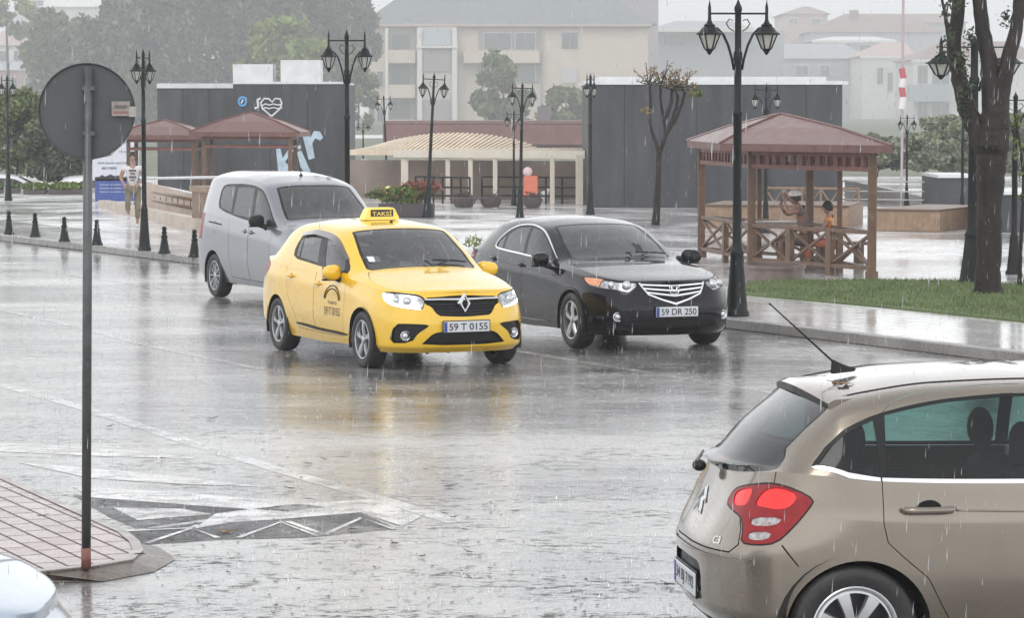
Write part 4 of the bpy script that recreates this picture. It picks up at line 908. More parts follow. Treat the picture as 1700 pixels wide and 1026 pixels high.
# ---------------------------------------------------------------- ground
def wet(name, base, base2, scale=.5, rough=(.10, .34), bump=.25, bscale=16, speck=0, ior=1.5, stretch=(1, 1, 1), brick=None, rot=0, coat=0, foam=0, worn=0):
    m = bpy.data.materials.new(name); m.use_nodes = True; n = m.node_tree; L = n.links; b = n.nodes['Principled BSDF']; N = n.nodes.new
    tcn = N('ShaderNodeTexCoord'); mp = N('ShaderNodeMapping'); mp.inputs['Scale'].default_value = stretch; mp.inputs['Rotation'].default_value = (0, 0, rot); L.new(tcn.outputs['Object'], mp.inputs[0])
    def noise(s, d=5, r=.6, v=None):
        t = N('ShaderNodeTexNoise'); t.inputs['Scale'].default_value = s; t.inputs['Detail'].default_value = d; t.inputs['Roughness'].default_value = r; L.new((v or mp).outputs[0], t.inputs['Vector']); return t.outputs[0]
    def rng_(x, a, c, lo, hi):
        q = N('ShaderNodeMapRange'); q.inputs['From Min'].default_value = a; q.inputs['From Max'].default_value = c; q.inputs['To Min'].default_value = lo; q.inputs['To Max'].default_value = hi; L.new(x, q.inputs[0]); return q.outputs[0]
    big = noise(scale, 6, .62); fine = noise(9, 4, .7); grain = noise(55, 3, .7)
    mxc = N('ShaderNodeMix'); mxc.data_type = 'RGBA'; mxc.inputs[6].default_value = tuple(base)+(1,); mxc.inputs[7].default_value = tuple(base2)+(1,); L.new(rng_(big, .4, .62, 0, 1), mxc.inputs[0])
    col = mxc.outputs[2]
    g = N('ShaderNodeMix'); g.data_type = 'RGBA'; g.blend_type = 'MULTIPLY'; g.inputs[0].default_value = 1; L.new(col, g.inputs[6]); L.new(rng_(grain, .3, .7, .72, 1.28), g.inputs[7]); col = g.outputs[2]
    r = rng_(big, .38, .66, rough[0], rough[1])
    ad = N('ShaderNodeMath'); ad.operation = 'MULTIPLY_ADD'; L.new(rng_(fine, .35, .7, -.5, .5), ad.inputs[0]); ad.inputs[1].default_value = (rough[1]-rough[0])*.6; L.new(r, ad.inputs[2]); r = ad.outputs[0]
    hgt = None
    if brick:
        bt = N('ShaderNodeTexBrick'); bt.inputs['Scale'].default_value = 1; bt.inputs['Brick Width'].default_value = brick[0]; bt.inputs['Row Height'].default_value = brick[1]; bt.inputs['Mortar Size'].default_value = brick[2]
        bt.inputs['Color1'].default_value = (1, 1, 1, 1); bt.inputs['Color2'].default_value = (.78, .78, .78, 1); bt.inputs['Mortar'].default_value = (.18, .17, .17, 1); L.new(mp.outputs[0], bt.inputs['Vector'])
        g = N('ShaderNodeMix'); g.data_type = 'RGBA'; g.blend_type = 'MULTIPLY'; g.inputs[0].default_value = 1; L.new(col, g.inputs[6]); L.new(bt.outputs['Color'], g.inputs[7]); col = g.outputs[2]
        rm = N('ShaderNodeMath'); rm.operation = 'MULTIPLY_ADD'; L.new(bt.outputs['Fac'], rm.inputs[0]); rm.inputs[1].default_value = .5; L.new(r, rm.inputs[2]); r = rm.outputs[0]
        hgt = bt.outputs['Fac']
    if speck:      # grit, leaf crumbs and splashing drops break the mirror
        vo = N('ShaderNodeTexVoronoi'); vo.inputs['Scale'].default_value = 7; L.new(mp.outputs[0], vo.inputs['Vector'])
        s1 = rng_(vo.outputs['Distance'], .10, .17, 1, 0); pm = rng_(noise(.9, 3), .46, .60, 0, 1)
        mu = N('ShaderNodeMath'); mu.operation = 'MULTIPLY'; L.new(s1, mu.inputs[0]); L.new(pm, mu.inputs[1])
        mu2 = N('ShaderNodeMath'); mu2.operation = 'MULTIPLY'; L.new(mu.outputs[0], mu2.inputs[0]); mu2.inputs[1].default_value = speck
        rr = N('ShaderNodeMath'); rr.operation = 'ADD'; rr.use_clamp = True; L.new(mu2.outputs[0], rr.inputs[0]); L.new(r, rr.inputs[1]); r = rr.outputs[0]
        sl = N('ShaderNodeMath'); sl.operation = 'MULTIPLY_ADD'; L.new(mu2.outputs[0], sl.inputs[0]); sl.inputs[1].default_value = -.5; sl.inputs[2].default_value = .5; sl.use_clamp = True; L.new(sl.outputs[0], b.inputs['Specular IOR Level'])
    if foam:       # silt and trampled leaf crumbs washed along the near gutter
        mp2 = N('ShaderNodeMapping'); mp2.inputs['Scale'].default_value = (.9, 1.6, 1); mp2.inputs['Rotation'].default_value = (0, 0, .2); L.new(tcn.outputs['Object'], mp2.inputs[0])
        sx = N('ShaderNodeSeparateXYZ'); L.new(tcn.outputs['Object'], sx.inputs[0]); zone = rng_(sx.outputs['Y'], 15.5, 32, 1, .42)
        pz = N('ShaderNodeMath'); pz.operation = 'MULTIPLY'; L.new(rng_(noise(.9, 5, .65, mp2), .44, .58, 0, 1), pz.inputs[0]); L.new(zone, pz.inputs[1])
        fz = N('ShaderNodeMath'); fz.operation = 'MULTIPLY'; L.new(rng_(noise(8, 12, .80, mp2), .51, .55, 0, 1), fz.inputs[0]); L.new(pz.outputs[0], fz.inputs[1])
        g = N('ShaderNodeMix'); g.data_type = 'RGBA'; L.new(fz.outputs[0], g.inputs[0]); L.new(col, g.inputs[6]); g.inputs[7].default_value = (.035, .033, .030, 1); col = g.outputs[2]
        r2 = N('ShaderNodeMath'); r2.operation = 'MULTIPLY_ADD'; r2.use_clamp = True; L.new(fz.outputs[0], r2.inputs[0]); r2.inputs[1].default_value = .6; L.new(r, r2.inputs[2]); r = r2.outputs[0]
    L.new(col, b.inputs['Base Color']); L.new(r, b.inputs['Roughness']); b.inputs['IOR'].default_value = ior
    bp = N('ShaderNodeBump'); bp.inputs['Strength'].default_value = bump; bp.inputs['Distance'].default_value = .02
    h = N('ShaderNodeMath'); h.operation = 'MULTIPLY_ADD'; L.new(noise(bscale, 4, .65), h.inputs[0]); h.inputs[1].default_value = 1.0
    hw = N('ShaderNodeMath'); hw.operation = 'MULTIPLY_ADD'; L.new(noise(2.6, 3, .5), hw.inputs[0]); hw.inputs[1].default_value = 2.2; L.new(rng_(noise(60, 2), 0, 1, 0, .35), hw.inputs[2]); L.new(hw.outputs[0], h.inputs[2]); hh = h.outputs[0]
    if hgt is not None:
        h2 = N('ShaderNodeMath'); h2.operation = 'MULTIPLY_ADD'; L.new(hgt, h2.inputs[0]); h2.inputs[1].default_value = -.5; L.new(hh, h2.inputs[2]); hh = h2.outputs[0]
    L.new(hh, bp.inputs['Height']); L.new(bp.outputs[0], b.inputs['Normal'])
    b.inputs['Coat Weight'].default_value = coat; b.inputs['Coat Roughness'].default_value = .06; b.inputs['Coat IOR'].default_value = 1.33
    if worn: L.new(rng_(noise(worn, 8, .75), .34, .56, .10, .95), b.inputs['Alpha'])
    return m
def sheet(name, pts, m, kind='structure', label=None, cat=None, group=None, div=0):
    mb = MB(); mb.add([tuple(p) for p in pts], [tuple(range(len(pts)))]); o = mb.build(name, m)
    if o.data.polygons[0].normal.z < 0: o.data.flip_normals()
    return tag(o, label, cat, group, kind)
def slab(name, pts, z0, m, **k):
    n = len(pts); mb = MB(); T = [(p[0], p[1], p[2]) for p in pts]; Bm = [(p[0], p[1], z0) for p in pts]
    mb.add(T+Bm, [tuple(range(n))]+[(i, i+n, (i+1) % n+n, (i+1) % n) for i in range(n)]); o = mb.build(name, m)
    import bmesh
    bm = bmesh.new(); bm.from_mesh(o.data); bmesh.ops.recalc_face_normals(bm, faces=bm.faces)
    if max(bm.faces, key=lambda f: f.calc_area()).normal.z < 0: bmesh.ops.reverse_faces(bm, faces=bm.faces)
    bm.to_mesh(o.data); bm.free(); return tag(o, k.get('label'), k.get('cat'), k.get('group'), k.get('kind', 'structure'))
KZ = .12
ka, kb = G(0, 390, KZ), G(1700, 587, KZ); kd = (kb-ka).normalized(); kn = Vector((-kd.y, kd.x, 0))
if kn.y < 0: kn = -kn
KANG = math.atan2(kd.y, kd.x)
def K(t, d, z=KZ): p = ka+kd*t+kn*d; return Vector((p.x, p.y, z))
M_['road'] = wet('wet_asphalt', (.125, .125, .125), (.36, .352, .335), .30, (.035, .26), .13, 14, speck=.75, ior=1.7, foam=1, rot=-KANG, stretch=(.7, 1.3, 1))  # base paler than asphalt, adding sky glare that the reflection lacks
M_['plaza'] = wet('wet_plaza_paving', (.62, .615, .61), (.70, .695, .69), .25, (.06, .34), .07, 6, ior=1.5, brick=(.8, .4, .008), rot=-KANG)
M_['kerb'] = wet('wet_kerb_stone', (.22, .21, .20), (.30, .29, .28), .8, (.2, .45), .2, 12)
M_['pave'] = wet('wet_pavement', (.70, .69, .68), (.78, .77, .76), .5, (.05, .16), .06, 9, ior=1.6, brick=(.6, .3, .008), rot=-KANG)
M_['paint'] = wet('road_paint', (.64, .64, .63), (.46, .46, .455), 2.5, (.06, .25), .1, 20, ior=1.55, worn=2.3)
M_['brick'] = wet('wet_pink_paver', (.36, .27, .25), (.48, .40, .38), .9, (.15, .42), .25, 14, brick=(.34, .16, .010), rot=-KANG+.05)
M_['grass'] = mat('grass', (.10, .135, .045), .7, var=.35, vs=1.5, bump=.6, bs=35)
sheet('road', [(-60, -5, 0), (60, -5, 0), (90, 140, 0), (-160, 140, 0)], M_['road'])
far = [K(-170, .15, .11), K(150, .15, .11), K(150, 900, .11), K(-500, 900, .11)]
sheet('ground', far, mat('far_ground', (.13, .15, .10), .8, var=.3, vs=.15))
sheet('plaza', [K(-62, .15, .1195), K(90, .15, .1195), (120, 121, .1195), (-42, 121, .1195)], M_['plaza'])
sheet('pavement', [K(-120, .15, .124), K(90, .15, .124), K(90, 2.7, .124), K(-120, 2.7, .124)], M_['pave'])
# kerb stones, a real step with joints
mb = MB(); n = 150
for i in range(n):
    a, b_ = K(-100+i*1.0+.004, 0, 0), K(-100+(i+1)*1.0-.004, .15, 0); c0 = (a+b_)/2
    mb.box((c0.x, c0.y, .064), (.992, .15, .130), rot=rotm(0, 0, KANG), bev=.012)
o = mb.build('kerb', M_['kerb'], ang=40); tag(o, kind='structure')
# lawn strip by the pavement
gz = .15
lawn = [(1236, 470), (1300, 466), (1450, 464), (1620, 465), (1720, 476), (1760, 482), (1760, 543), (1700, 532), (1450, 506), (1234, 487)]
slab('lawn', [G(x, y, gz) for x, y in lawn], .10, M_['grass'])
LP = [G(x, y, gz) for x, y in lawn]
mb = MB(); lx = np.array([[p.x, p.y] for p in LP]); mn, mxx = lx.min(0), lx.max(0); cnt = 0
while cnt < 14000:
    q = mn+rng.rand(400, 2)*(mxx-mn); q = q[pip(q, lx)]
    for x, y in q:
        a = rng.rand()*6.28; h = .03+.035*rng.rand(); w = .006; dx, dy = math.cos(a)*w, math.sin(a)*w; tx, ty = rng.randn(2)*.018
        mb.add([(x-dx, y-dy, gz), (x+dx, y+dy, gz), (x+tx, y+ty, gz+h)], [(0, 1, 2)]); cnt += 1
tag(mb.build('grass_blades', mat('grass_blade', (.12, .17, .055), .6, var=.4, vs=1.2)), 'short green grass blades on the lawn strip beside the pavement', 'grass', kind='stuff')
# near left island with pavers, kerb and worn ramp
iz = .06
isl = [(-420, 640), (-150, 722), (0, 789), (110, 838), (212, 884), (232, 900), (238, 915), (222, 930), (160, 941), (60, 951), (-60, 958), (-420, 985)]
ip = [G(x, y, iz) for x, y in isl]
slab('island', ip, -.02, M_['brick'])
inner = inset([(p.x, p.y) for p in ip], .065); outer = np.array([(p.x, p.y) for p in ip])
mb = MB()
for i in range(1, 9):
    a, b_, c0, d0 = outer[i], outer[i+1], inner[i+1], inner[i]; V = [(*a, iz+.006), (*b_, iz+.006), (*c0, iz+.006), (*d0, iz+.006), (*a, -.02), (*b_, -.02)]
    mb.add(V, [(0, 1, 2, 3), (0, 4, 5, 1)])
o = mb.build('island_kerb', mat('island_kerb_stone', (.36, .33, .31), .4, var=.45, vs=5)); tag(o, kind='structure')
mb = MB(); ap = [G(*q, .004) for q in ((60, 952), (75, 968), (170, 966), (255, 950), (290, 930), (285, 922), (262, 908), (240, 905), (236, 918), (222, 932), (160, 943))]
hub = G(232, 922, iz-.02); at_ = [Vector((p.x, p.y, .004)) for p in ap]
V = [tuple(p) for p in at_]+[tuple(G(60, 952, .05)), tuple(G(160, 942, .055)), tuple(G(222, 931, .055)), tuple(G(237, 916, .055)), tuple(G(234, 903, .05))]
mb.add(V, [(0, 1, 2, 12, 11), (2, 3, 13, 12), (3, 4, 14, 13), (4, 5, 6, 15, 14), (6, 7, 15)]); o = mb.build('ramp_apron', wet('muddy_concrete', (.11, .09, .075), (.19, .165, .14), 1.6, (.2, .5), .4, 14, speck=.6, ior=1.33, worn=0), smooth=True); tag(o, kind='structure')
# paint on the road
def line(pts, w, m=None, z=.002, name='road_marking'):
    P = [G(x, y, z) for x, y in pts]; mb = MB(); V = []
    for i, p in enumerate(P):
        t = (P[min(i+1, len(P)-1)]-P[max(i-1, 0)]).normalized(); nn = Vector((-t.y, t.x, 0))*w/2; V += [tuple(p+nn), tuple(p-nn)]
    mb.add(V, [(2*i, 2*i+1, 2*i+3, 2*i+2) for i in range(len(P)-1)]); o = mb.build(name, m or M_['paint'])
    return tag(o, kind='structure')
line([(-60, 622), (134, 676), (346, 745), (482, 786), (622, 826), (760, 868)], .16)
line([(-40, 504), (137, 545), (234, 571), (390, 604), (440, 614)], .13)
line([(60, 447), (156, 462), (300, 484), (437, 506)], .12)
line([(830, 578), (961, 600), (1140, 629), (1320, 658), (1500, 690)], .14)
line([(1290, 566), (1398, 583), (1532, 601), (1720, 627)], .12)
old = wet('worn_patch', (.05, .05, .052), (.08, .08, .08), 1.2, (.3, .6), .5, 22, speck=.8, ior=1.33, worn=1.6)
sheet('asphalt_patch', [G(x, y, .002) for x, y in ((200, 884), (330, 868), (600, 852), (660, 879), (520, 892), (360, 897), (240, 905))], old)
hp = wet('hatch_paint', (.70, .69, .68), (.60, .59, .58), 1.5, (.08, .3), .12, 20, ior=1.5, worn=3.1)
sheet('asphalt_patch', [G(x, y, .002) for x, y in ((120, 822), (200, 826), (330, 838), (440, 846), (420, 856), (340, 862), (225, 878), (180, 858))], old)
for pts in (((-40, 734), (60, 738), (230, 750), (330, 762), (150, 757), (-40, 748)), ((30, 768), (156, 778), (300, 792), (430, 808), (300, 804), (150, 794)), ((120, 808), (300, 818), (440, 830), (540, 842), (480, 850), (330, 840), (150, 826)),
            ((187, 843), (300, 845), (352, 854), (290, 859), (228, 864)), ((322, 878), (358, 853), (480, 838), (617, 829), (700, 858), (668, 874), (598, 851), (470, 862), (380, 868))):
    sheet('road_marking', [G(x, y, .0035) for x, y in pts], hp)
for L_ in ([(205, 882), (313, 877), (330, 872)], [(243, 902), (318, 877), (362, 893)], [(395, 893), (466, 867), (528, 890)], [(478, 866), (538, 888)], [(538, 888), (600, 860), (655, 879)]): line(L_, .045, hp, z=.005)

# ---------------------------------------------------------------- street lamps
M_['iron'] = mat('dark_green_iron', (.004, .007, .0065), .4, .0, coat=.08, var=.2, rv=.1, spec=.2)
M_['milk'] = mat('lantern_glass', (.45, .45, .42), .25, 0, coat=.6, var=.15, vs=12, tr=.0)
def lantern(par, x, z):
    """hangs under the crossbar end; z is its lowest tip"""
    e = empty('lantern', (x, 0, z)); e.parent = par
    n = 6; m = MB()
    m.lathe([(0, 0), (.018, .02), (.03, .05), (.045, .07), (.05, .085)], 10)
    for k in range(n):
        a = 2*math.pi*k/n; m.tube([(.048*math.cos(a), .048*math.sin(a), .08), (.108*math.cos(a), .108*math.sin(a), .27)], .008, 5)
    m.lathe([(.10, .262), (.138, .268), (.14, .282), (.10, .315), (.075, .36), (.055, .375), (.06, .39), (.03, .42), (.018, .46), (.016, .62), (.010, .66), (0, .73)], 12)
    m.build('lantern_frame', M_['iron'], e, ang=40)
    g = MB(); g.lathe([(.0, .08), (.044, .082), (.102, .265), (0, .268)], 6); g.build('lantern_glass', M_['milk'], e)
    return e
def make_lamp():
    r = empty('street_lamp')
    p = MB(); p.lathe([(.13, 0), (.13, .05), (.115, .08), (.11, .12), (.085, .45), (.07, .75), (.066, .80), (.075, .83), (.06, .87), (.048, .95), (.043, 2.6), (.052, 2.62), (.052, 2.66), (.04, 2.68), (.036, 3.3), (.046, 3.34), (.046, 3.42), (.034, 3.45), (.032, 3.95), (.04, 3.97), (.04, 4.01), (.02, 4.06), (0, 4.13)], 16)
    p.build('post', M_['iron'], r, ang=50)
    b = MB(); b.tube([(-.29, 0, 3.93), (.29, 0, 3.93)], .013, 6)
    b.build('crossbar', M_['iron'], r, smooth=True)
    for s in (-1, 1):
        a = MB(); P = [(s*x, 0, z) for x, z in ((.27, 3.76), (.21, 3.74), (.15, 3.66), (.10, 3.52), (.06, 3.34), (.04, 3.2))]; a.tube(P, .014, 6)
        a.tube([(s*.04, 0, 3.7), (s*.09, 0, 3.74), (s*.12, 0, 3.80), (s*.09, 0, 3.86), (s*.05, 0, 3.84)], .007, 5)
        a.build('bracket', M_['iron'], r, smooth=True); lantern(r, s*.29, 3.39)
    return r
LAMP = make_lamp(); first = True
lamps = [  # base px, base py, row of lantern tips, arm turn, lean, label
 (1223, 525, 90, .05, 0, 'tallest double-lantern street lamp standing right beside the black saloon'),
 (240, 416, 139, 1.25, 0, 'black street lamp on the kerb beside the walking person, seen edge-on'),
 (577, 453, 119, .0, 0, 'black double-lantern street lamp rising behind the silver van roof'),
 (14, 333, 160, 1.1, 0, 'street lamp at the far left beyond the round sign back'),
 (643, 305, 183, .0, -.04, 'leaning slim street lamp in front of the flat pergola roof, above the flower planter'),
 (709, 361, 162, .05, .052, 'street lamp leaning to the right beside the flower planter'),
 (863, 361, 175, .1, .02, 'street lamp with wide flared foot behind the gap between taxi and black saloon'),
 (853, 341, 210, -.3, 0, 'thin distant street lamp just left of the orange board'),
 (603, 287, 217, .0, 0, 'faint small street lamp in the haze beside the white eave left of the pergola'),
 (980, 356, 162, 1.2, 0, 'street lamp seen edge-on at the left end of the large dark kiosk'),
 (1271, 387, 181, 0, 0, 'street lamp rising behind the roof of the people\'s gazebo'),
 (1505, 343, 216, .05, 0, 'small distant street lamp right of the gazebo by the white railings'),
 (1614, 472, 131, .0, .0, 'street lamp half hidden behind the big forked tree trunk'),
 (1597, 371, 190, 1.2, 0, 'street lamp standing on the wet plaza between gazebo and big tree'),
 (1683, 455, 205, .1, 0, 'street lamp on the plaza right of the big tree trunk')]
for bx, by, ty, yaw, lean, lab in lamps:
    z0 = .124 if by > 400 else .12
    o = LAMP if first else copy_tree(LAMP); first = False; p = G(bx, by, z0); o.location = p
    k = (ZA(ty, p.y)-z0)/3.40; o.scale = (k*(1.28 if bx == 1223 else 1.05),)*2+(k,); o.rotation_euler = (0, lean, yaw)
    if bx == 1614: o.scale = (1.9*k, k*1.2, k)
    if bx == 603: o.scale = (k*1.4, k*1.4, k)
    if bx == 1683: o.scale = (k*1.5, k*1.2, k)
    tag(o, lab, 'street lamp', 'double-lantern street lamps on the pavement and plaza')
# bollards
b = MB(); b.lathe([(.135, 0), (.135, .03), (.115, .05), (.10, .10), (.068, .28), (.06, .33), (.075, .345), (.075, .365), (.05, .38), (.048, .42), (.06, .44), (.06, .455), (.035, .47), (.045, .49), (.052, .52), (.045, .55), (.02, .568), (0, .572)], 18)
BOL = b.build('bollard', M_['iron'], ang=45)
labs = ['leftmost small black bollard at the far kerb', 'second small black bollard from the left at the far kerb', 'black bollard just left of the round sign\'s pole', 'black bollard partly hidden by the round sign\'s pole', 'black bollard just right of the lamp foot on the kerb', 'black bollard nearest to the silver van']
for i, (x, y) in enumerate([(15, 389), (58.5, 393), (107, 401), (161, 407), (273, 421), (323, 427)]):
    o = BOL if i == 0 else BOL.copy()
    if i: COL.objects.link(o)
    o.location = G(x, y, .124); o.scale = (.88,)*3; o.rotation_euler = (0, 0, i*1.3); tag(o, labs[i], 'bollard', 'bollards along the far kerb')
# round sign seen from the back
so = G(143, 944, iz); sr = empty('road_sign', so, 0, 'back of a round grey traffic sign on a steel pole, front left', 'road sign')
sr.rotation_euler = (0, 0, .12); s_ = F/so.y
ztop = ZA(110, so.y)-iz; zc = ZA(184, so.y)-iz; rd_ = 80/s_
pm = mat('weathered_steel', (.10, .105, .105), .42, .5, var=.35, vs=9, rv=.12)
mb = MB(); dxl = (154-143)/s_; mb.tube([(0, 0, 0), (dxl*.5, 0, ztop*.5), (dxl, 0, ztop)], .027, 16); mb.build('pole', pm, sr, smooth=True)
mb = MB(); mb.tube([(0, 0, 0), (0, 0, .12)], .0285, 16); mb.build('pole_foot', mat('rusty_paint', (.22, .09, .07), .6, var=.3, vs=30), sr, smooth=True)
mb = MB(); Mx = Matrix.Translation((dxl-3/s_, -.05, zc)) @ Matrix.Rotation(math.pi/2, 4, 'X')
mb.lathe([(0, -.004), (rd_*.97, -.004), (rd_*.985, .014), (rd_, .014), (rd_, -.018), (rd_*.97, -.020), (0, -.020)], 72, Mx); dk = mb.build('disc', mat('sign_back_grey', (.085, .09, .092), .5, .3, var=.22, vs=4, rv=.1), sr, ang=40)
dk.location.y = .085
mb = MB()
for zz in (zc-.13, zc+.13): mb.box((dxl, -.005, zz), (.075, .035, .03), bev=.005)
mb.build('clamp', pm, sr)
for (px, py, w, h, c0) in ((207, 180, .105, .085, (.30, .26, .24)), (226, 185, .04, .06, (.42, .40, .37))):
    mb = MB(); mb.box(((px-143)/s_, .012, ZA(py, so.y)-iz), (w, .003, h)); q = mb.build('sticker', mat('sticker_paper', c0, .6, var=.25, vs=30), sr)
    if w > .1: mb = MB(); mb.box(((px-143)/s_, .0095, ZA(py, so.y)-iz+.012), (.07, .003, .018)); mb.box(((px-143)/s_, .0095, ZA(py, so.y)-iz-.02), (.08, .003, .012), m=1); mb.build('sticker_print', [mat('faded_ink', (.14, .12, .11), .6), mat('faded_red', (.30, .14, .12), .6)], sr)
# ---------------------------------------------------------------- plaza buildings, gazebos
M_['kiosk'] = mat('kiosk_cladding', (.040, .042, .048), .5, var=.45, vs=1.0, rv=.12, st=(2.2, 2.2, .35))
M_['kiosk2'] = mat('kiosk_cladding_light', (.06, .062, .066), .6, var=.4, vs=1.0, st=(2, 2, .35))
M_['whitem'] = mat('white_metal', (.62, .63, .64), .45, var=.1, vs=3)
M_['wood'] = mat('wet_brown_wood', (.13, .075, .045), .45, var=.35, vs=7, bump=.3, bs=30, rv=.1)
M_['wood2'] = mat('light_wood', (.26, .17, .11), .55, var=.3, vs=5)
M_['roof'] = mat('red_shingle', (.135, .062, .052), .38, var=.3, vs=5, bump=.5, bs=26, rv=.12)
M_['cream'] = mat('cream_render', (.60, .55, .47), .7, var=.1, vs=2)
M_['stone'] = mat('cream_stone', (.48, .41, .35), .6, var=.2, vs=3)
def flat(P, z, d=(0, 0)): return Vector((P.x+d[0], P.y+d[1], z))
def block(name, A, Bp, depth, z0, z1, m, root, proud=0):
    """box whose front face runs from A to Bp (ground points), going back by depth"""
    t = (Bp-A); t.z = 0; L = t.length; t.normalize(); nn = Vector((-t.y, t.x, 0))
    if nn.y < 0: nn = -nn
    a, b = A-nn*proud, Bp-nn*proud; V = []
    for z in (z0, z1):
        for p in (a, b, b+nn*depth, a+nn*depth): V.append((p.x-root.location.x, p.y-root.location.y, z-root.location.z))
    mb = MB(); mb.add(V, [(3, 2, 1, 0), (4, 5, 6, 7), (0, 1, 5, 4), (1, 2, 6, 5), (2, 3, 7, 6), (3, 0, 4, 7)]); return mb.build(name, m, root)
def clad(A, Bp, z0, z1, root, m, n, name='wall_panel'):
    for i in range(n):
        a = A.lerp(Bp, (i+.012)/n); b = A.lerp(Bp, (i+.988)/n); block(name, a, b, .03, z0, z1, m, root, proud=.03)
def quadwall(name, A, Bp, zA0, zA1, zB0, zB1, th, m, root):
    t = (Bp-A).normalized(); nn = Vector((-t.y, t.x, 0)); nn = nn if nn.y > 0 else -nn; V = []
    for p, z0, z1 in ((A, zA0, zA1), (Bp, zB0, zB1)):
        for q in (p, p+nn*th):
            for z in (z0, z1): V.append((q.x-root.location.x, q.y-root.location.y, z-root.location.z))
    mb = MB(); mb.add(V, [(0, 1, 5, 4), (2, 6, 7, 3), (1, 3, 7, 5), (0, 2, 3, 1), (4, 5, 7, 6)]); return mb.build(name, m, root)
# big dark kiosk, right of centre
A = G(976, 344, .12); Bp = Vector((XA(1397, A.y), A.y, .12)); Y0 = (A.y+Bp.y)/2
zt0, zt1 = ZA(140, A.y), ZA(131, Bp.y)
k1 = empty('kiosk', A, 0, 'large dark grey kiosk building behind the gazebo with the people', 'kiosk')
block('wall', A, Bp, 7, .12, zt0, M_['kiosk'], k1); clad(A, Bp, .13, zt0-.02, k1, M_['kiosk'], 7)
block('roof', A-Vector((.1, 0, 0)), Bp+Vector((.15, 0, 0)), 7.3, zt0, zt0+.10, M_['whitem'], k1, proud=.08)
block('roof_deck', A+Vector((.3, .4, 0)), Bp-Vector((.4, -.4, 0)), 6, zt0+.10, zt0+.22, M_['whitem'], k1)
# dark kiosk, left, with painted signs
A = G(388, 328, .12); Bp = Vector((XA(573, A.y), A.y, .12)); zt0 = ZA(139, A.y)
k2 = empty('kiosk', A, 0, 'dark grey kiosk building with a white heart outline and large letters painted on it', 'kiosk')
block('wall', A, Bp, 6, .12, zt0, M_['kiosk'], k2); clad(A, Bp, .13, zt0-.02, k2, M_['kiosk'], 3)
A2 = G(262, 322, .12); B2 = Vector((XA(392, A2.y), A2.y, .12)); block('side_wall', A2, B2, 6, .12, ZA(146, A2.y), M_['kiosk2'], k2); clad(A2, B2, .13, ZA(148, A2.y), k2, M_['kiosk2'], 3)
block('parapet', A2, B2, 5.5, ZA(146, A2.y), ZA(138, A2.y), M_['whitem'], k2, proud=.05); block('parapet', A, Bp, 5.5, zt0, zt0+.07, M_['whitem'], k2, proud=.05)
for x0, x1, y0 in ((388, 454, 106), (467, 533, 99)):
    a = Vector((XA(x0, A.y+.6), A.y+.6, .12)); b = Vector((XA(x1, A.y+.6), A.y+.6, .12)); block('roof_unit', a, b, 1.2, zt0+.07, ZA(y0, a.y), M_['whitem'], k2)
def wallpt(px, py, P0, P1, off=.05):
    t = (px-(850+F*P0.x/P0.y)); d = P1-P0; r = (px-850)/F; s = (r*P0.y-P0.x)/(d.x-r*d.y); p = P0+d*s; return Vector((p.x, p.y-off, ZA(py, p.y)))
def wtube(name, pts, r, m, par, root, P0, P1, n=5, off=.05):
    mb = MB(); mb.tube([wallpt(x, y, P0, P1, off)-root.location for x, y in pts], r, n); return mb.build(name, m, par)
signw = mat('painted_white', (.62, .63, .64), .5, var=.1); signb = mat('sign_blue', (.09, .30, .55), .5)
heart = [(452, 193), (437, 180), (434, 170), (440, 163), (448, 164), (453, 169), (458, 163), (466, 164), (469, 171), (466, 180), (452, 193)]
wtube('heart_outline', heart, .028, signw, k2, k2, A, Bp)
for y in (173, 179): wtube('heart_script', [(436, y+2), (442, y-1), (448, y+1), (455, y-1), (462, y+1), (470, y-1)], .022, signw, k2, k2, A, Bp)
circ = [(404+6*math.cos(a), 168+7*math.sin(a)) for a in np.linspace(0, 6.283, 17)]; wtube('round_logo', circ, .045, signb, k2, k2, A, Bp, off=.08); wtube('round_logo_mark', [(402, 171), (405, 166), (403, 165)], .03, signw, k2, k2, A, Bp, off=.1)
wtube('figure_mark', [(424, 180), (430, 177), (429, 165), (434, 163)], .04, signw, k2, k2, A, Bp)
pb = mat('painted_pale_blue', (.40, .50, .58), .55, var=.25, vs=3)
def glyph(polys, name):
    for pl in polys:
        P = [wallpt(x, y, A, Bp, .045)-k2.location for x, y in pl]; n = len(P); mb = MB(); mb.add([tuple(p) for p in P]+[(p.x, p.y+.02, p.z) for p in P], [tuple(range(n)), tuple(range(2*n-1, n-1, -1))]+[(i, i+n, (i+1) % n+n, (i+1) % n) for i in range(n)]); mb.build(name, pb, k2)
glyph([[(459, 247), (466, 246), (470, 262), (481, 245), (488, 249), (474, 268), (489, 285), (463, 292)]], 'painted_letter')
glyph([[(494, 252), (501, 250), (516, 284), (508, 290), (499, 276)], [(494, 243), (499, 240), (501, 245), (496, 248)]], 'painted_letter')
glyph([[(503, 225), (513, 222), (516, 228), (522, 217), (532, 218), (537, 228), (532, 233), (524, 229), (519, 238), (523, 262), (513, 265)]], 'painted_letter')
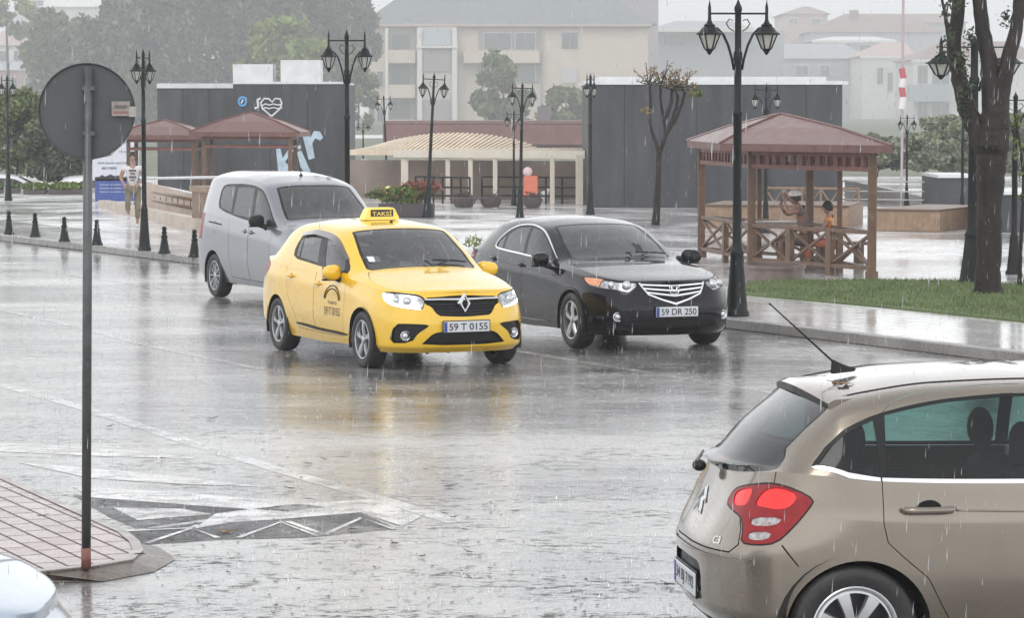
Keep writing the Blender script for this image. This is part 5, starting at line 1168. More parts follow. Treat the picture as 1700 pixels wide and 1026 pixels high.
# gazebo builder (rectangular plan given by its corner points)
def fencing(root, P, Q, h, n, zb, m=None, xr=True):
    m = m or M_['wood']; d = Q-P; t = d.normalized(); ang = math.atan2(t.y, t.x)
    loc = lambda p: (p.x-root.location.x, p.y-root.location.y, p.z-root.location.z)
    mb = MB()
    for zz in (h, .16):
        c0 = P.lerp(Q, .5); c0 = Vector((c0.x, c0.y, zb+zz)); mb.box(loc(c0), (d.length-.12, .07, .06), rot=rotm(0, 0, ang))
    for i in range(n):
        a, b = P.lerp(Q, (i+.06)/n), P.lerp(Q, (i+.94)/n)
        for s in (0, 1):
            u, v = Vector((a.x, a.y, zb+(.2 if s else h-.04))), Vector((b.x, b.y, zb+(h-.04 if s else .2))); mb.tube([loc(u+Vector((0, .012*s, 0))), loc(v+Vector((0, .012*s, 0)))], .026, 4)
        if i: c0 = P.lerp(Q, i/n); mb.box(loc(Vector((c0.x, c0.y, zb+h/2))), (.14, .09, h), rot=rotm(0, 0, ang))
    return mb.build('railing', m, root)
def gazebo(C, zb, ze, zp, label, over=.45, post=.075, mids=(), rails=(), peak=None, group=None, lowpoly=False, frieze=True):
    c0 = sum(C, Vector())/4; root = empty('gazebo', (c0.x, c0.y, zb), 0, label, 'gazebo', group); lc = lambda p, z: (p.x-c0.x, p.y-c0.y, z-zb)
    for p in list(C)+list(mids):
        mb = MB(); r = post if p in C else post*.6; x, y, _ = lc(p, 0); mb.box((x, y, (ze-zb)/2), (2*r, 2*r, ze-zb), bev=.012); mb.box((x, y, .06), (2.8*r, 2.8*r, .12)); mb.build('post', M_['wood'], root)
    E = [c0+(p-c0)*(1+over/((p-c0).length)) for p in C]; pk = peak or c0
    mb = MB(); V = [lc(p, ze+.02) for p in E]+[lc(p, ze-.10) for p in E]
    L1 = [lc(pk+(p-pk)*.55, ze+.02+(zp-ze)*.52) for p in E]; L2 = [lc(pk+(p-pk)*.10, zp-.03) for p in E]; V += L1+L2+[lc(pk, zp)]
    Fc = []
    for i in range(4):
        j = (i+1) % 4; Fc += [(i, j, 4+j, 4+i), (i, j, 8+j, 8+i), (8+i, 8+j, 12+j, 12+i), (12+i, 12+j, 16)]
    Fc.append((4, 5, 6, 7)); mb.add(V, Fc)
    for i in range(4): mb.tube([V[i], V[8+i], V[12+i], V[16]], .028, 6)
    mb.build('roof', M_['roof'], root)
    mb = MB()
    for i in range(4):
        P, Q = C[i], C[(i+1) % 4]; d = Q-P; ang = math.atan2(d.y, d.x); m_ = P.lerp(Q, .5)
        for zz in (ze-.14, ze-.36): mb.box(lc(m_, zz), (d.length, .09, .07), rot=rotm(0, 0, ang))
        if frieze:
            k = int(d.length/.24)
            for q in range(1, k): c1 = P.lerp(Q, q/k); mb.box(lc(c1, ze-.25), (.07 if q % 2 else .12, .05, .18), rot=rotm(0, 0, ang))
    mb.build('frieze', mat('red_brown_trim', (.17, .07, .055), .5, var=.25), root)
    for P, Q, n in rails: fencing(root, P, Q, .72, n, zb)
    return root
P1, P2, P3 = G(1164, 427, .12), G(1247, 446, .12), G(1447, 463, .12); P4 = P1+P3-P2
zeA = (ZA(246, P3.y)+ZA(236, P1.y))/2+.02
GZ = gazebo([P1, P2, P3, P4], .12, zeA, zeA+.50, 'large wooden gazebo with a red-brown hipped roof sheltering two people', over=.72, post=.065, mids=[P3.lerp(P4, .5), P1.lerp(P4, .55)],
  rails=[(P1, P2, 2), (P2, P3, 3), (P3, P4, 2), (P4, P1, 2)])
# furniture in the gazebo
tp = G(1296, 440, .12); t = empty('table', tp, .15, 'dark wooden table inside the large gazebo in front of the person with the cap', 'table')
mb = MB(); mb.box((0, 0, .72), (1.1, .7, .05), bev=.01); mb.build('tabletop', mat('table_top', (.30, .27, .25), .35, var=.2), t)
for x in (-.45, .45):
    for y in (-.27, .27): mb = MB(); mb.box((x, y, .35), (.08, .08, .70)); mb.build('leg', M_['wood'], t)
bp = G(1362, 447, .12); t = empty('bench', bp, .15, 'wooden bench under the two people in the large gazebo', 'bench')
mb = MB(); mb.box((0, 0, .43), (1.6, .42, .05), bev=.01); mb.build('seat', M_['wood'], t)
for x in (-.65, 0, .65): mb = MB(); mb.box((x, 0, .2), (.08, .36, .40)); mb.build('leg', M_['wood'], t)
# two gazebos far left
for (xa, xb, yb, ye, yp, xp, lab) in ((340, 482, 352, 221, 186, 412, 'red-roofed gazebo in front of the kiosk with painted signs'), (214, 322, 346, 226, 198, 272, 'smaller red-roofed gazebo next to the painted kiosk, nearest to the round sign')):
    a, b = G(xa, yb, .12), G(xb, yb+2, .12); w = (b-a).length; dn = Vector((0, 1, 0))*w*.8
    gazebo([a, b, b+dn, a+dn], .12, ZA(ye, a.y)+.02, ZA(yp, a.y+w*.5), lab, over=.42, post=.05, frieze=False)
# low stone-edged planter by the lawn
def planter_ring(name, px0, px1, py, h, m, label, cat, dep=.9, fill=None, z=.12, group=None):
    c0 = G((px0+px1)/2, py, z); w = (px1-px0)/F*c0.y; r = empty(name, c0, 0, label, cat, group); mb = MB()
    prof = [(.5, 0), (.5, h-.05), (.515, h-.05), (.515, h), (.44, h), (.44, h-.06)]
    mb.lathe(prof, 20, Matrix.Diagonal((w, w*dep, 1, 1))); mb.build('rim', m, r, ang=40)
    mb = MB(); mb.add([(w*.44*math.cos(a), w*dep*.44*math.sin(a), h-.06) for a in np.linspace(0, 6.283, 21)[:-1]], [tuple(range(20))]); mb.build('soil', fill or mat('dark_soil', (.05, .04, .03), .8), r); return r
planter_ring('round_planter', 1232, 1336, 464, .24, mat('planter_stone', (.16, .12, .11), .4, var=.3), 'low round stone planter on the lawn edge in front of the large gazebo', 'planter', dep=1.6, z=.124)
# timber decks and railings behind the gazebo
def deck(x0, x1, yb, yt, dep, label, m=None, z=.12):
    a, b = G(x0, yb, z), G(x1, yb+2, z); r = empty('timber_deck', a, 0, label, 'deck'); h = ZA(yt, a.y)-z
    block('deck_body', a, b, dep, z, z+h, m or M_['wood2'], r); n = max(4, int((x1-x0)/9)); clad(a, b, z+.01, z+h-.01, r, m or M_['wood2'], n, 'board'); block('deck_top', a, b, dep, z+h, z+h+.04, M_['wood'], r, proud=.06); return r
deck(1452, 1561, 383, 349, 3.5, 'brown timber deck edge right of the large gazebo')
deck(1170, 1410, 378, 342, 3.0, 'long timber planter wall seen through the large gazebo')
def rail_fence(x0, y0, x1, y1, h, n, label, m, xs=False, z=.12, group=None, z2=None, r0=.028):
    a, b = G(x0, y0, z), G(x1, y1, z); r = empty('railing_fence', a, 0, label, 'railing', group); z2 = z if z2 is None else z2
    def pt(f, hh): p = a.lerp(b, f); return (p.x-a.x, p.y-a.y, hh)
    for k in range(n+1): mb = MB(); mb.tube([pt(k/n, (z2-z)*0), pt(k/n, h)], r0, 6); mb.build('post', m, r)
    for hh in ((h, h*.12) if xs else (h, h*.62, h*.3)): mb = MB(); mb.tube([pt(0, hh), pt(1, hh)], r0, 6); mb.build('rail', m, r)
    if xs:
        for k in range(n): mb = MB(); mb.tube([pt(k/n, h*.12), pt((k+1)/n, h)], .02, 4); mb.tube([pt(k/n, h), pt((k+1)/n, h*.12)], .02, 4); mb.build('brace', m, r)
    return r
rail_fence(1270, 366, 1425, 368, .78, 5, 'wooden cross-braced railing beyond the large gazebo, in front of the kiosk wall', M_['wood2'], True)
rail_fence(1398, 343, 1545, 345, .70, 3, 'thin pale metal railing right of the large gazebo', mat('pale_steel', (.42, .41, .40), .5), r0=.018)
a_, b_ = G(1402, 332, .12), G(1548, 344, .12); rp = empty('ramp_wall', a_, 0, 'low pale sloping ramp wall between the large gazebo and the timber deck', 'wall'); quadwall('ramp_side', a_, b_, .12, ZA(298, a_.y), .12, ZA(330, b_.y), .3, mat('pale_ramp', (.40, .37, .36), .6, var=.2, vs=2), rp)
for x0, x1, yb, yt, lab in ((1556, 1622, 350, 290, 'small dark grey kiosk between the gazebo and the big tree'), (1662, 1740, 386, 318, 'dark low kiosk wall at the right edge behind the tree')):
    a, b = G(x0, yb, .12), G(x1, yb, .12); k = empty('small_kiosk', a, 0, lab, 'kiosk'); block('wall', a, b, 3, .12, ZA(yt+5, a.y), M_['kiosk'], k); block('roof', a, b, 3.2, ZA(yt+5, a.y), ZA(yt, a.y), M_['whitem'], k, proud=.08)
# stone ramp wall with white handrails beside the van
rA, rB = G(163, 343, .12), G(322, 386, .12); rw = empty('ramp_wall', rA, 0, 'cream stone ramp wall with white handrails between the banner and the van', 'wall')
quadwall('wall_base', rA, rB, .12, .30, .12, .42, .3, M_['stone'], rw)
rA2, rB2 = G(236, 352, .12), G(322, 374, .12)
quadwall('wall_panel', rA2, rB2, .3, ZA(302, rA2.y), .3, ZA(322, rB2.y), .12, mat('pinkish_stone', (.47, .37, .31), .6, var=.2, vs=3), rw)
for k in range(9):
    p = rA2.lerp(rB2, (k+.5)/9); p = p-Vector((0, .02, 0)); mb = MB(); mb.box((p.x-rA.x, p.y-rA.y, (.5+ZA(324, p.y))/2-.12), (.03, .03, ZA(324, p.y)-.6)); mb.build('baluster', M_['wood'], rw)
for (p0, p1) in (((238, 296), (366, 294)), ((250, 306), (322, 321)), ((240, 330), (320, 345)), ((240, 316), (320, 331))):
    a, b = Vector((XA(p0[0], rA2.y), rA2.y-.05, ZA(p0[1], rA2.y))), Vector((XA(p1[0], rB2.y), rB2.y-.05, ZA(p1[1], rB2.y))); mb = MB(); mb.tube([a-rA, b-rA], .035, 8); mb.build('handrail', M_['whitem'] if p0[1] < 310 else M_['wood'], rw, smooth=True)
pa, pb_ = G(319, 384, .12), G(350, 387, .12); hd = empty('stone_pillar', pa, 0, 'brown stone pillar at the end of the ramp wall, beside the van', 'pillar')
block('shaft', pa, pb_, .5, .12, ZA(318, pa.y), mat('brown_stone', (.22, .15, .11), .6, var=.35, vs=4, bump=.4, bs=8), hd); block('pillar_cap', pa-Vector((.03, 0, 0)), pb_+Vector((.03, 0, 0)), .56, ZA(318, pa.y), ZA(308, pa.y), mat('brown_cap', (.26, .19, .14), .6, var=.3), hd, proud=.03)
# banner with printed lettering
bA, bB = G(161, 336, .12), G(234, 336, .12); bn = empty('banner', bA, 0, 'white and blue printed banner stand with a peaked white top, behind the walking person', 'banner')
wv = mat('banner_white', (.60, .62, .68), .5, var=.05); bl = mat('banner_blue', (.045, .085, .30), .5, var=.15, vs=3); sk = M_['ink']
def bpt(px, py): return (XA(px, bA.y)-bA.x, 0, ZA(py, bA.y)-.12)
def bpoly(name, pts, m, off, th=.02):
    P = [bpt(*q) for q in pts]; n = len(P); mb = MB(); mb.add([(p[0], -off, p[2]) for p in P]+[(p[0], -off+th, p[2]) for p in P], [tuple(range(n)), tuple(range(2*n-1, n-1, -1))]+[(i, i+n, (i+1) % n+n, (i+1) % n) for i in range(n)]); return mb.build(name, m, bn)
bpoly('board', [(140, 296), (140, 268), (158, 264), (185, 258), (205, 240), (215, 234), (228, 236), (232, 248), (230, 300), (160, 300)], wv, 0, .06)
bpoly('blue_panel', [(158, 296), (232, 296), (232, 334), (158, 334)], bl, .0, .06)
bpoly('skyline_print', [(158, 297), (158, 294), (166, 293), (170, 290), (175, 293), (180, 291), (184, 289), (190, 292), (198, 291), (202, 294), (212, 293), (232, 294), (232, 297)], sk, .012, .01)
def label_text(txt, px, py, hpx, wpx, m, par, origin, Y, off, name='banner_lettering'):
    cu = bpy.data.curves.new('t', 'FONT'); cu.body = txt; cu.align_x = 'CENTER'; cu.align_y = 'CENTER'; cu.offset = .01; to = bpy.data.objects.new('t', cu); COL.objects.link(to); bpy.context.view_layer.update(); me = bpy.data.meshes.new_from_object(to); bpy.data.objects.remove(to)
    V = np.array([v.co[:] for v in me.vertices]); V[:, 0] -= (V[:, 0].max()+V[:, 0].min())/2; V[:, 1] -= (V[:, 1].max()+V[:, 1].min())/2; V[:, 0] *= wpx/F*Y/np.ptp(V[:, 0]); V[:, 1] *= hpx/F*Y/np.ptp(V[:, 1])
    mb = MB(); cx, cz = XA(px, Y)-origin.x, ZA(py, Y)-origin.z; mb.add([(p[0]+cx, -off, p[1]+cz) for p in V], [tuple(p.vertices) for p in me.polygons]); bpy.data.meshes.remove(me); return mb.build(name, m, par)
label_text('YENİ SOKAK KÜLTÜR', 187, 270, 3.5, 50, sk, bn, bA, bA.y, .012); label_text('BEYTEPE', 182, 279, 3.5, 24, sk, bn, bA, bA.y, .012)
label_text('PROJE', 207, 252, 4, 16, mat('grey_ink', (.2, .22, .3), .6), bn, bA, bA.y, .012)
for y in (306, 312, 318): label_text('hizmet ve kültür alanı', 190, y, 2.6, 48, wv, bn, bA, bA.y, .012)
# flower planter right of the van, small planters, orange board
fp = G(664, 361, .12); pl_ = empty('flower_planter', fp, 0, 'dark rectangular planter full of green leaves and pale flowers beside the leaning lamp', 'planter')
mb = MB(); w = 92/F*fp.y; mb.box((.15, .5, .17), (w, .9, .34), bev=.02); mb.build('planter_box', mat('planter_dark', (.05, .042, .045), .5, var=.2), pl_)
for i, (x, y, w) in enumerate(((770, 345, 40), (815, 345, 36), (884, 346, 32))):
    p = G(x, y, .12); o = empty('planter', p, 0, ('left dark bowl planter in front of the pergola', 'right dark bowl planter in front of the pergola', 'dark bowl planter under the orange board')[i], 'planter', 'bowl planters along the pergola'); r = w/2/F*p.y
    mb = MB(); mb.lathe([(0, .02), (r*.7, .02), (r*.95, .14), (r, .27), (r*.92, .29), (r*.85, .24), (0, .24)], 18); mb.build('bowl', mat('bowl_dark', (.07, .05, .05), .5, var=.2), o, ang=40)
    mb = MB(); q = rng.randn(140, 3)*[r*.4, r*.4, .05]
    for a in q: d = rng.randn(3)*.05; mb.add([tuple(a+[0, 0, .30]), tuple(a+[0, 0, .30]+d), tuple(a+[.04, .02, .34])], [(0, 1, 2)])
    mb.build('foliage', mat('dull_leaf', (.06, .05, .035), .7, var=.4), o)
p = G(882, 343, .12); ob = empty('notice_board', p, 0, 'orange-red standing board with a round pale top beside the pergola', 'board'); s_ = F/p.y
mb = MB(); mb.box((-1/s_, 0, (343-308)/s_), (24/s_, .08, 34/s_), bev=.03); mb.build('board', mat('orange_board', (.62, .17, .10), .5, var=.1, vs=4), ob)
mb = MB(); mb.ball((-6/s_, -.02, (343-285)/s_), (8/s_, .06, 8/s_), 14); mb.build('round_top', mat('pale_pink', (.60, .45, .45), .5, var=.2, vs=6), ob, smooth=True)
p = G(904, 336, .12); mb = MB(); mb.ball((0, 0, .22), (.14, .14, .12), 12); mb.ball((.1, 0, .34), (.08, .08, .08), 10); mb.tube([(0, 0, 0), (0, 0, .2)], .1, 8); o = mb.build('white_statue', M_['white'], smooth=True, loc=p); tag(o, 'small white figure at the foot of the pergola, right of the orange board', 'statue')
# pergola
a, b = G(672, 336, .12), G(966, 340, .12); pg = empty('pergola', a, 0, 'long pergola with pale slatted canopy and white posts behind the lamps', 'pergola'); zT = ZA(255, a.y)
bg_ = G(600, 318, .12)
for x in (672, 745, 783, 824, 918, 962):
    p = a.lerp(b, (x-672)/294); mb = MB(); w = .16 if x in (672, 962) else .10; mb.box((p.x-a.x, p.y-a.y, (zT-.12)/2), (w*1.3, w, zT-.12), bev=.01); mb.build('post', M_['cream'], pg)
block('beam', a-Vector((.3, 0, 0)), b+Vector((.1, 0, 0)), .14, zT-.10, zT+.12, M_['cream'], pg, proud=.06)
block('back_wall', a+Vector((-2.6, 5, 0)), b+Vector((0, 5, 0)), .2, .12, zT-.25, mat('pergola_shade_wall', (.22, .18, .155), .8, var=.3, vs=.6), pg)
for x0, x1, yt, yb, dy in ((585, 860, 222, 250, 3.0), (700, 968, 246, 256, 1.0)):
    pa = Vector((XA(x0, a.y+dy), a.y+dy, 0)); pb2 = Vector((XA(x1, a.y+dy), a.y+dy, 0)); n = 34; zt_, zb_ = ZA(yt, a.y+dy), ZA(yb, a.y+dy)
    mb = MB()
    for k in range(n):
        f = (k+.5)/n; p = pa.lerp(pb2, f); hgt = zb_+(zt_-zb_)*(math.sin(math.pi*min(1, f*1.0))**.6 if x0 == 585 else .8)
        mb.tube([(p.x-.1-a.x, p.y-1.2-a.y, zb_-.12), (p.x+.25-a.x, p.y-.2-a.y, (zb_+hgt)/2-.12), (p.x+.6-a.x, p.y+1.2-a.y, hgt-.12)], .05, 4)
    mb.box(((pa.x+pb2.x)/2-a.x, pa.y-1.25-a.y, zb_-.16), ((pb2-pa).length, .12, .14)); mb.build('canopy_slats', mat('pale_canopy', (.66, .55, .42), .6, var=.15, vs=2), pg)
rail_fence(600, 300, 700, 316, .8, 3, 'pale thin handrail rising left of the pergola', mat('pale_rail', (.45, .42, .38), .5))
for x0, x1 in ((690, 780), (800, 960)): rail_fence(x0, 337, x1, 339, .75, 6, ('thin dark railing below the pergola, left stretch' if x0 == 690 else 'thin dark railing below the pergola, right stretch'), M_['black'])
# hedges, left
def leafmat(name, c, v=.45): return mat(name, c, .55, var=v, vs=1.6, spec=.3)
def leaves(mb, C, Rr, n, size, flat_=1.0, shell=.55):
    """leaf clusters through an ellipsoid, thicker towards its skin"""
    d = rng.randn(n, 3); d /= np.linalg.norm(d, axis=1)[:, None]; r = (shell+(1-shell)*rng.rand(n)**.6)*(1+.13*rng.randn(n)); P = np.array(C)+d*r[:, None]*np.array(Rr)
    a = rng.randn(n, 3); b = rng.randn(n, 3); a /= np.linalg.norm(a, axis=1)[:, None]; b -= a*np.sum(a*b, axis=1)[:, None]; b /= np.linalg.norm(b, axis=1)[:, None]
    s = size*(.5+rng.rand(n)); V = np.stack([P-a*s[:, None], P+b*s[:, None]*.5, P+a*s[:, None], P-b*s[:, None]*.5], 1).reshape(-1, 3)
    pc = rng.choice([.15, .5, .88]); b0 = len(mb.v); mb.v += [tuple(v) for v in V.tolist()]; mb.f += [(b0+4*i, b0+4*i+1, b0+4*i+2, b0+4*i+3) for i in range(n)]; mb.m += (rng.rand(n) < pc).astype(int).tolist()
def clumps(mb, C, Rr, k, n, size):
    for _ in range(k):
        d = rng.randn(3); d /= np.linalg.norm(d); q = np.array(C)+d*np.array(Rr)*(.35+.6*rng.rand()); leaves(mb, q, np.array(Rr)*(.22+.22*rng.rand()), n, size)
gm = leafmat('flower_leaf', (.10, .15, .035)); mb = MB(); clumps(mb, (.12, .5, .52), (.85, .42, .26), 26, 130, .05)
mb.build('plants', [gm, leafmat('flower_leaf_light', (.17, .22, .05))], pl_)
mb = MB(); leaves(mb, (.12, .4, .62), (.8, .35, .26), 60, .055); mb.build('flowers', [mat('flower_yellow', (.75, .65, .25), .6), mat('flower_pink', (.6, .16, .14), .6)], pl_)
mb = MB(); leaves(mb, (.5, .5, .75), (.5, .3, .14), 420, .06); mb.build('red_leaves', leafmat('red_leaf', (.28, .10, .07)), pl_)
for i, (x0, x1, yb, yt) in enumerate(((40, 78, 322, 305), (80, 142, 322, 304), (-30, 34, 320, 303))):
    a_, b_ = G(x0, yb, .12), G(x1, yb, .12); c0 = (a_+b_)/2; w = (b_-a_).length; h = (yb-yt)/F*c0.y; o = empty('hedge_planter', c0, 0, ('small low hedge in a dark trough at the far left', 'longer low hedge in a dark trough left of the round sign pole', 'low hedge in a dark trough cut by the left edge')[i], 'hedge', 'low hedges in troughs, far left')
    mb = MB(); mb.box((0, 0, h*.25), (w*.96, .6, h*.5), bev=.03); mb.build('trough', mat('trough', (.09, .075, .07), .6), o); mb = MB(); leaves(mb, (0, 0, h*.72), (w*.5, .4, h*.34), 900, .07); mb.build('foliage', [leafmat('hedge_leaf', (.08, .13, .03)), leafmat('hedge_leaf_light', (.14, .20, .05))], o)
p = G(787, 414, .124); mb = MB(); leaves(mb, (0, 0, .14), (.17, .12, .12), 110, .035); [mb.tube([(0, 0, 0), (q*.08, 0, .12), (q*.16, 0, .24)], .006, 4) for q in (-1, 0, 1)]; o = mb.build('shrub', [gm, leafmat('shrub_light', (.2, .24, .06))], loc=p); tag(o, 'small sprig of leaves behind the boot of the black saloon', 'shrub')
# ---------------------------------------------------------------- trees
BK = mat('dark_wet_bark', (.020, .015, .012), .65, var=.5, vs=4, bump=1.0, bs=18, spec=.25, st=(2, 2, .6))
def limb(mb, pts, rad, n=10, wob=.0):
    P = [Vector(p) for p in pts]; out = []; rr = []
    for i in range(len(P)-1):
        p0, p1, p2, p3 = P[max(i-1, 0)], P[i], P[i+1], P[min(i+2, len(P)-1)]
        for k in range(5):
            t = k/5; q = .5*((2*p1)+(-p0+p2)*t+(2*p0-5*p1+4*p2-p3)*t*t+(-p0+3*p1-3*p2+p3)*t**3)
            out.append(q+Vector(rng.randn(3)*wob)); rr.append((rad[i]*(1-t)+rad[i+1]*t)*(1+.02*rng.randn()))
    out.append(P[-1]); rr.append(rad[-1]); mb.tube(out, rr, n)
# big forked tree, right
tb = G(1640, 487, gz); Yt = tb.y; s_ = F/Yt; tr = empty('forked_tree', tb, 0, 'big dark tree trunk forking into three limbs at the right, standing on the lawn', 'tree')
tp_ = lambda px, py, dy=0: ((px-1640)/s_, dy, ZA(py, Yt)-gz)
mb = MB()
limb(mb, [(0, 0, -.05), tp_(1640, 478), tp_(1641, 420), tp_(1641, 340), tp_(1643, 280), tp_(1645, 240), tp_(1648, 205, .02), tp_(1652, 170, .03)], [.24, .19, .175, .18, .21, .235, .225, .16], 20, .009)
mb.build('trunk', BK, tr, smooth=True)
for pts, rad in (([(1636, 262), (1622, 220), (1604, 180), (1592, 130), (1584, 80), (1588, 30), (1596, -30), (1600, -90)], [.12, .15, .13, .115, .10, .095, .09, .08]),
                 ([(1646, 215), (1645, 160), (1640, 110), (1630, 50), (1625, 0), (1618, -60)], [.16, .15, .12, .105, .10, .09]),
                 ([(1652, 215), (1658, 160), (1670, 105), (1684, 50), (1692, 0), (1698, -60)], [.17, .14, .11, .095, .09, .08]),
                 ([(1590, 120), (1578, 100), (1572, 60), (1566, 20), (1560, -20)], [.05, .035, .03, .022, .015]),
                 ([(1575, 45), (1568, 30), (1572, 5)], [.018, .012, .01])):
    mb = MB(); limb(mb, [tp_(x, y, .05*i) for i, (x, y) in enumerate(pts)], rad, 14 if rad[0] > .1 else 8, .006); mb.build('limb', BK, tr, smooth=True)
mb = MB()
for (x, y, r, k) in ((1590, 100, .16, 120), (1600, 150, .14, 90), (1592, 175, .1, 50), (1570, 60, .1, 50), (1563, 20, .1, 40), (1602, 195, .08, 40), (1580, 5, .14, 70), (1605, 60, .10, 50), (1663, 30, .12, 60), (1560, 90, .12, 40)):
    leaves(mb, tp_(x, y, -.1), (r, r, r*1.3), k, .032, shell=.1)
mb.build('leaves', [leafmat('ivy_leaf', (.045, .065, .03)), leafmat('ivy_leaf_dark', (.025, .035, .018))], tr)
# pruned tree with tufted tips
tb = G(1088, 374, .12); Yt = tb.y; s_ = F/Yt; tr = empty('pollarded_tree', tb, 0, 'thin pruned tree with brown-green tufts at its branch tips, before the big dark kiosk', 'tree')
tp2 = lambda px, py, dy=0: ((px-1088)/s_, dy, ZA(py, Yt)-.12)
mb = MB(); limb(mb, [(0, 0, 0), tp2(1091, 330), tp2(1093, 290), tp2(1094, 252)], [.10, .075, .065, .07], 10, .004); mb.build('trunk', BK, tr, smooth=True)
tips = []
for pts in ([(1094, 254), (1084, 225), (1078, 200), (1079, 170), (1077, 140)], [(1095, 254), (1103, 230), (1101, 195), (1096, 165), (1097, 138)], [(1096, 250), (1106, 220), (1118, 190), (1124, 165), (1121, 145)], [(1106, 222), (1122, 195), (1132, 170), (1136, 150)], [(1101, 200), (1112, 175), (1116, 150)]):
    mb = MB(); limb(mb, [tp2(x, y, rng.randn()*.1) for x, y in pts], [.05, .042, .036, .032, .03][:len(pts)], 8, .006); mb.build('limb', BK, tr, smooth=True)
rust = [leafmat('rusty_leaf', (.26, .17, .09)), leafmat('olive_leaf', (.20, .17, .08))]
tw = MB()
for ti, (x, y) in enumerate(((1077, 140), (1097, 138), (1121, 145), (1136, 150), (1116, 150))):
    tuft = MB(); tw = MB()
    for k in range(9):
        a = -1.2+2.4*k/8+rng.randn()*.12; L_ = (18+24*rng.rand()); ex, ey = x+math.sin(a)*L_, y-math.cos(a)*L_*(.9); tw.tube([tp2(x, y), tp2((x+ex)/2, (y+ey)/2+1, rng.randn()*.2), tp2(ex, ey, rng.randn()*.3)], [.014, .011, .006], 5)
        for q in (.4, .6, .8, 1): leaves(tuft, tp2(x+(ex-x)*q, y+(ey-y)*q, rng.randn()*.15), (.04, .05, .10), 4, .036, shell=.1)
    if ti < 1: leaves(tuft, tp2(1072+18*ti, 182), (.14, .14, .09), 30, .05, shell=.1)
    b0 = len(tuft.v); tuft.add(tw.v, tw.f, 2); tuft.build('leaf_tuft', rust+[BK], tr)
mb = MB(); clumps(mb, tp2(1152, 155), (.28, .3, .11), 6, 40, .045); mb.build('green_foliage', [leafmat('olive_green', (.12, .15, .05)), leafmat('olive_green2', (.16, .17, .07))], tr)
# slim sapling cut by the right edge
tb = G(1692, 475, gz); s2 = F/tb.y; tr = empty('sapling', tb, 0, 'slim sapling with sparse leaves at the right edge of the picture', 'tree'); tq = lambda px, py, dy=0: ((px-1692)/s2, dy, ZA(py, tb.y)-gz)
mb = MB(); limb(mb, [(0, 0, 0), tq(1694, 400), tq(1697, 300), tq(1690, 240), tq(1682, 190)], [.035, .03, .025, .02, .01], 7); mb.build('trunk', BK, tr, smooth=True)
mb = MB()
for (x, y, k) in ((1690, 250, 24), (1680, 205, 24), (1697, 285, 16), (1698, 330, 20), (1700, 465, 26), (1684, 235, 14)): leaves(mb, tq(x, y), (.12, .12, .14), k, .05, shell=.1)
mb.build('leaves', [leafmat('sap_leaf', (.16, .20, .06)), leafmat('sap_leaf_dark', (.06, .09, .03))], tr)
# distant trees
def far_tree(px, Yd, py_top, py_bot, wpx, cols, label, k=30, n=90, size=.28, kind='broadleaf_tree', group='trees behind the kiosks', seedy=1):
    if Yd >= 135: size *= 3; Yd *= 3
    x = XA(px, Yd); zt, zb = ZA(py_top, Yd), max(.5, ZA(py_bot, Yd)); w = wpx/F*Yd/2; r = empty(kind, (x, Yd, 0), 0, label, 'tree', group)
    mb = MB(); H_ = zt; limb(mb, [(0, 0, 0), (.1, 0, H_*.35), (-.1, 0, H_*.7), (0, 0, H_*.92)], [.045*H_/3, .035*H_/3, .02*H_/3, .01], 8, .01)
    for q in range(5): a = rng.rand()*6.28; z0 = H_*(.3+.1*q); mb.tube([(0, 0, z0), (math.cos(a)*w*.6, math.sin(a)*w*.6, z0+H_*.18)], [.05, .015], 5)
    mb.build('trunk', BK, r, smooth=True)
    mb = MB(); zc, hz = (zt+zb)/2, (zt-zb)/2
    for q in range(k):
        t = rng.rand(); z = zb+(zt-zb)*t; env = w*math.sqrt(max(.05, 1-((t-.42)/.62)**2)); a = rng.rand()*6.28; rr = env*(.2+.8*rng.rand()**.6)
        leaves(mb, (rr*math.cos(a), rr*math.sin(a)*.8, z), (w*(.22+.16*rng.rand()),)*2+(hz*(.16+.12*rng.rand()),), n, size)
    mb.build('crown', cols, r); return r
D1 = [leafmat('far_dark_leaf', (.060, .078, .045)), leafmat('far_dark_leaf2', (.12, .145, .08))]
D2 = [leafmat('far_lime_leaf', (.20, .26, .06)), leafmat('far_lime_leaf2', (.14, .19, .05))]
D4 = [leafmat('hazed_leaf', (.17, .20, .12)), leafmat('hazed_leaf2', (.24, .26, .18))]  # haze over these nearer trees put into a paler leaf colour
D3 = [leafmat('far_mid_leaf', (.10, .14, .05)), leafmat('far_mid_leaf2', (.14, .17, .07))]
for args in ((215, 182, -10, 200, 110, D1, 'dark tree between the round sign and the first street lamp'),
             (90, 178, 30, 190, 90, D3, 'grey-green tree beside the white house with a square window'),
             (150, 175, 42, 210, 150, D1, 'dark tree just right of the pink-roofed house, half behind the round sign'),
             (262, 180, -60, 200, 150, D1, 'tall dark poplar-like tree rising right of the round sign'),
             (345, 185, -90, 190, 150, D1, 'tall dark tree cut by the top edge, above the left kiosk'),
             (430, 185, -90, 180, 140, D1, 'tall dark tree behind the left white roof unit'),
             (520, 188, -80, 170, 150, D1, 'tall dark tree behind the right white roof unit'),
             (585, 195, -20, 140, 80, D1, 'dark tree touching the left gable of the apartment block')): far_tree(*args, k=80, n=150, size=.22)
far_tree(478, 150, 38, 150, 150, D2, 'lime-green bushy tree above the two white roof units', 40, 110, .22)
far_tree(595, 150, 95, 270, 60, D3, 'pale green tree left of the apartment block\'s windows', 20, 60, .2)
far_tree(835, 150, 96, 235, 95, D3, 'hazy green tree before the middle of the apartment block', 34, 100, .2)
far_tree(940, 140, 150, 250, 90, D3, 'hazy green tree at the right foot of the apartment block', 30, 80, .2)
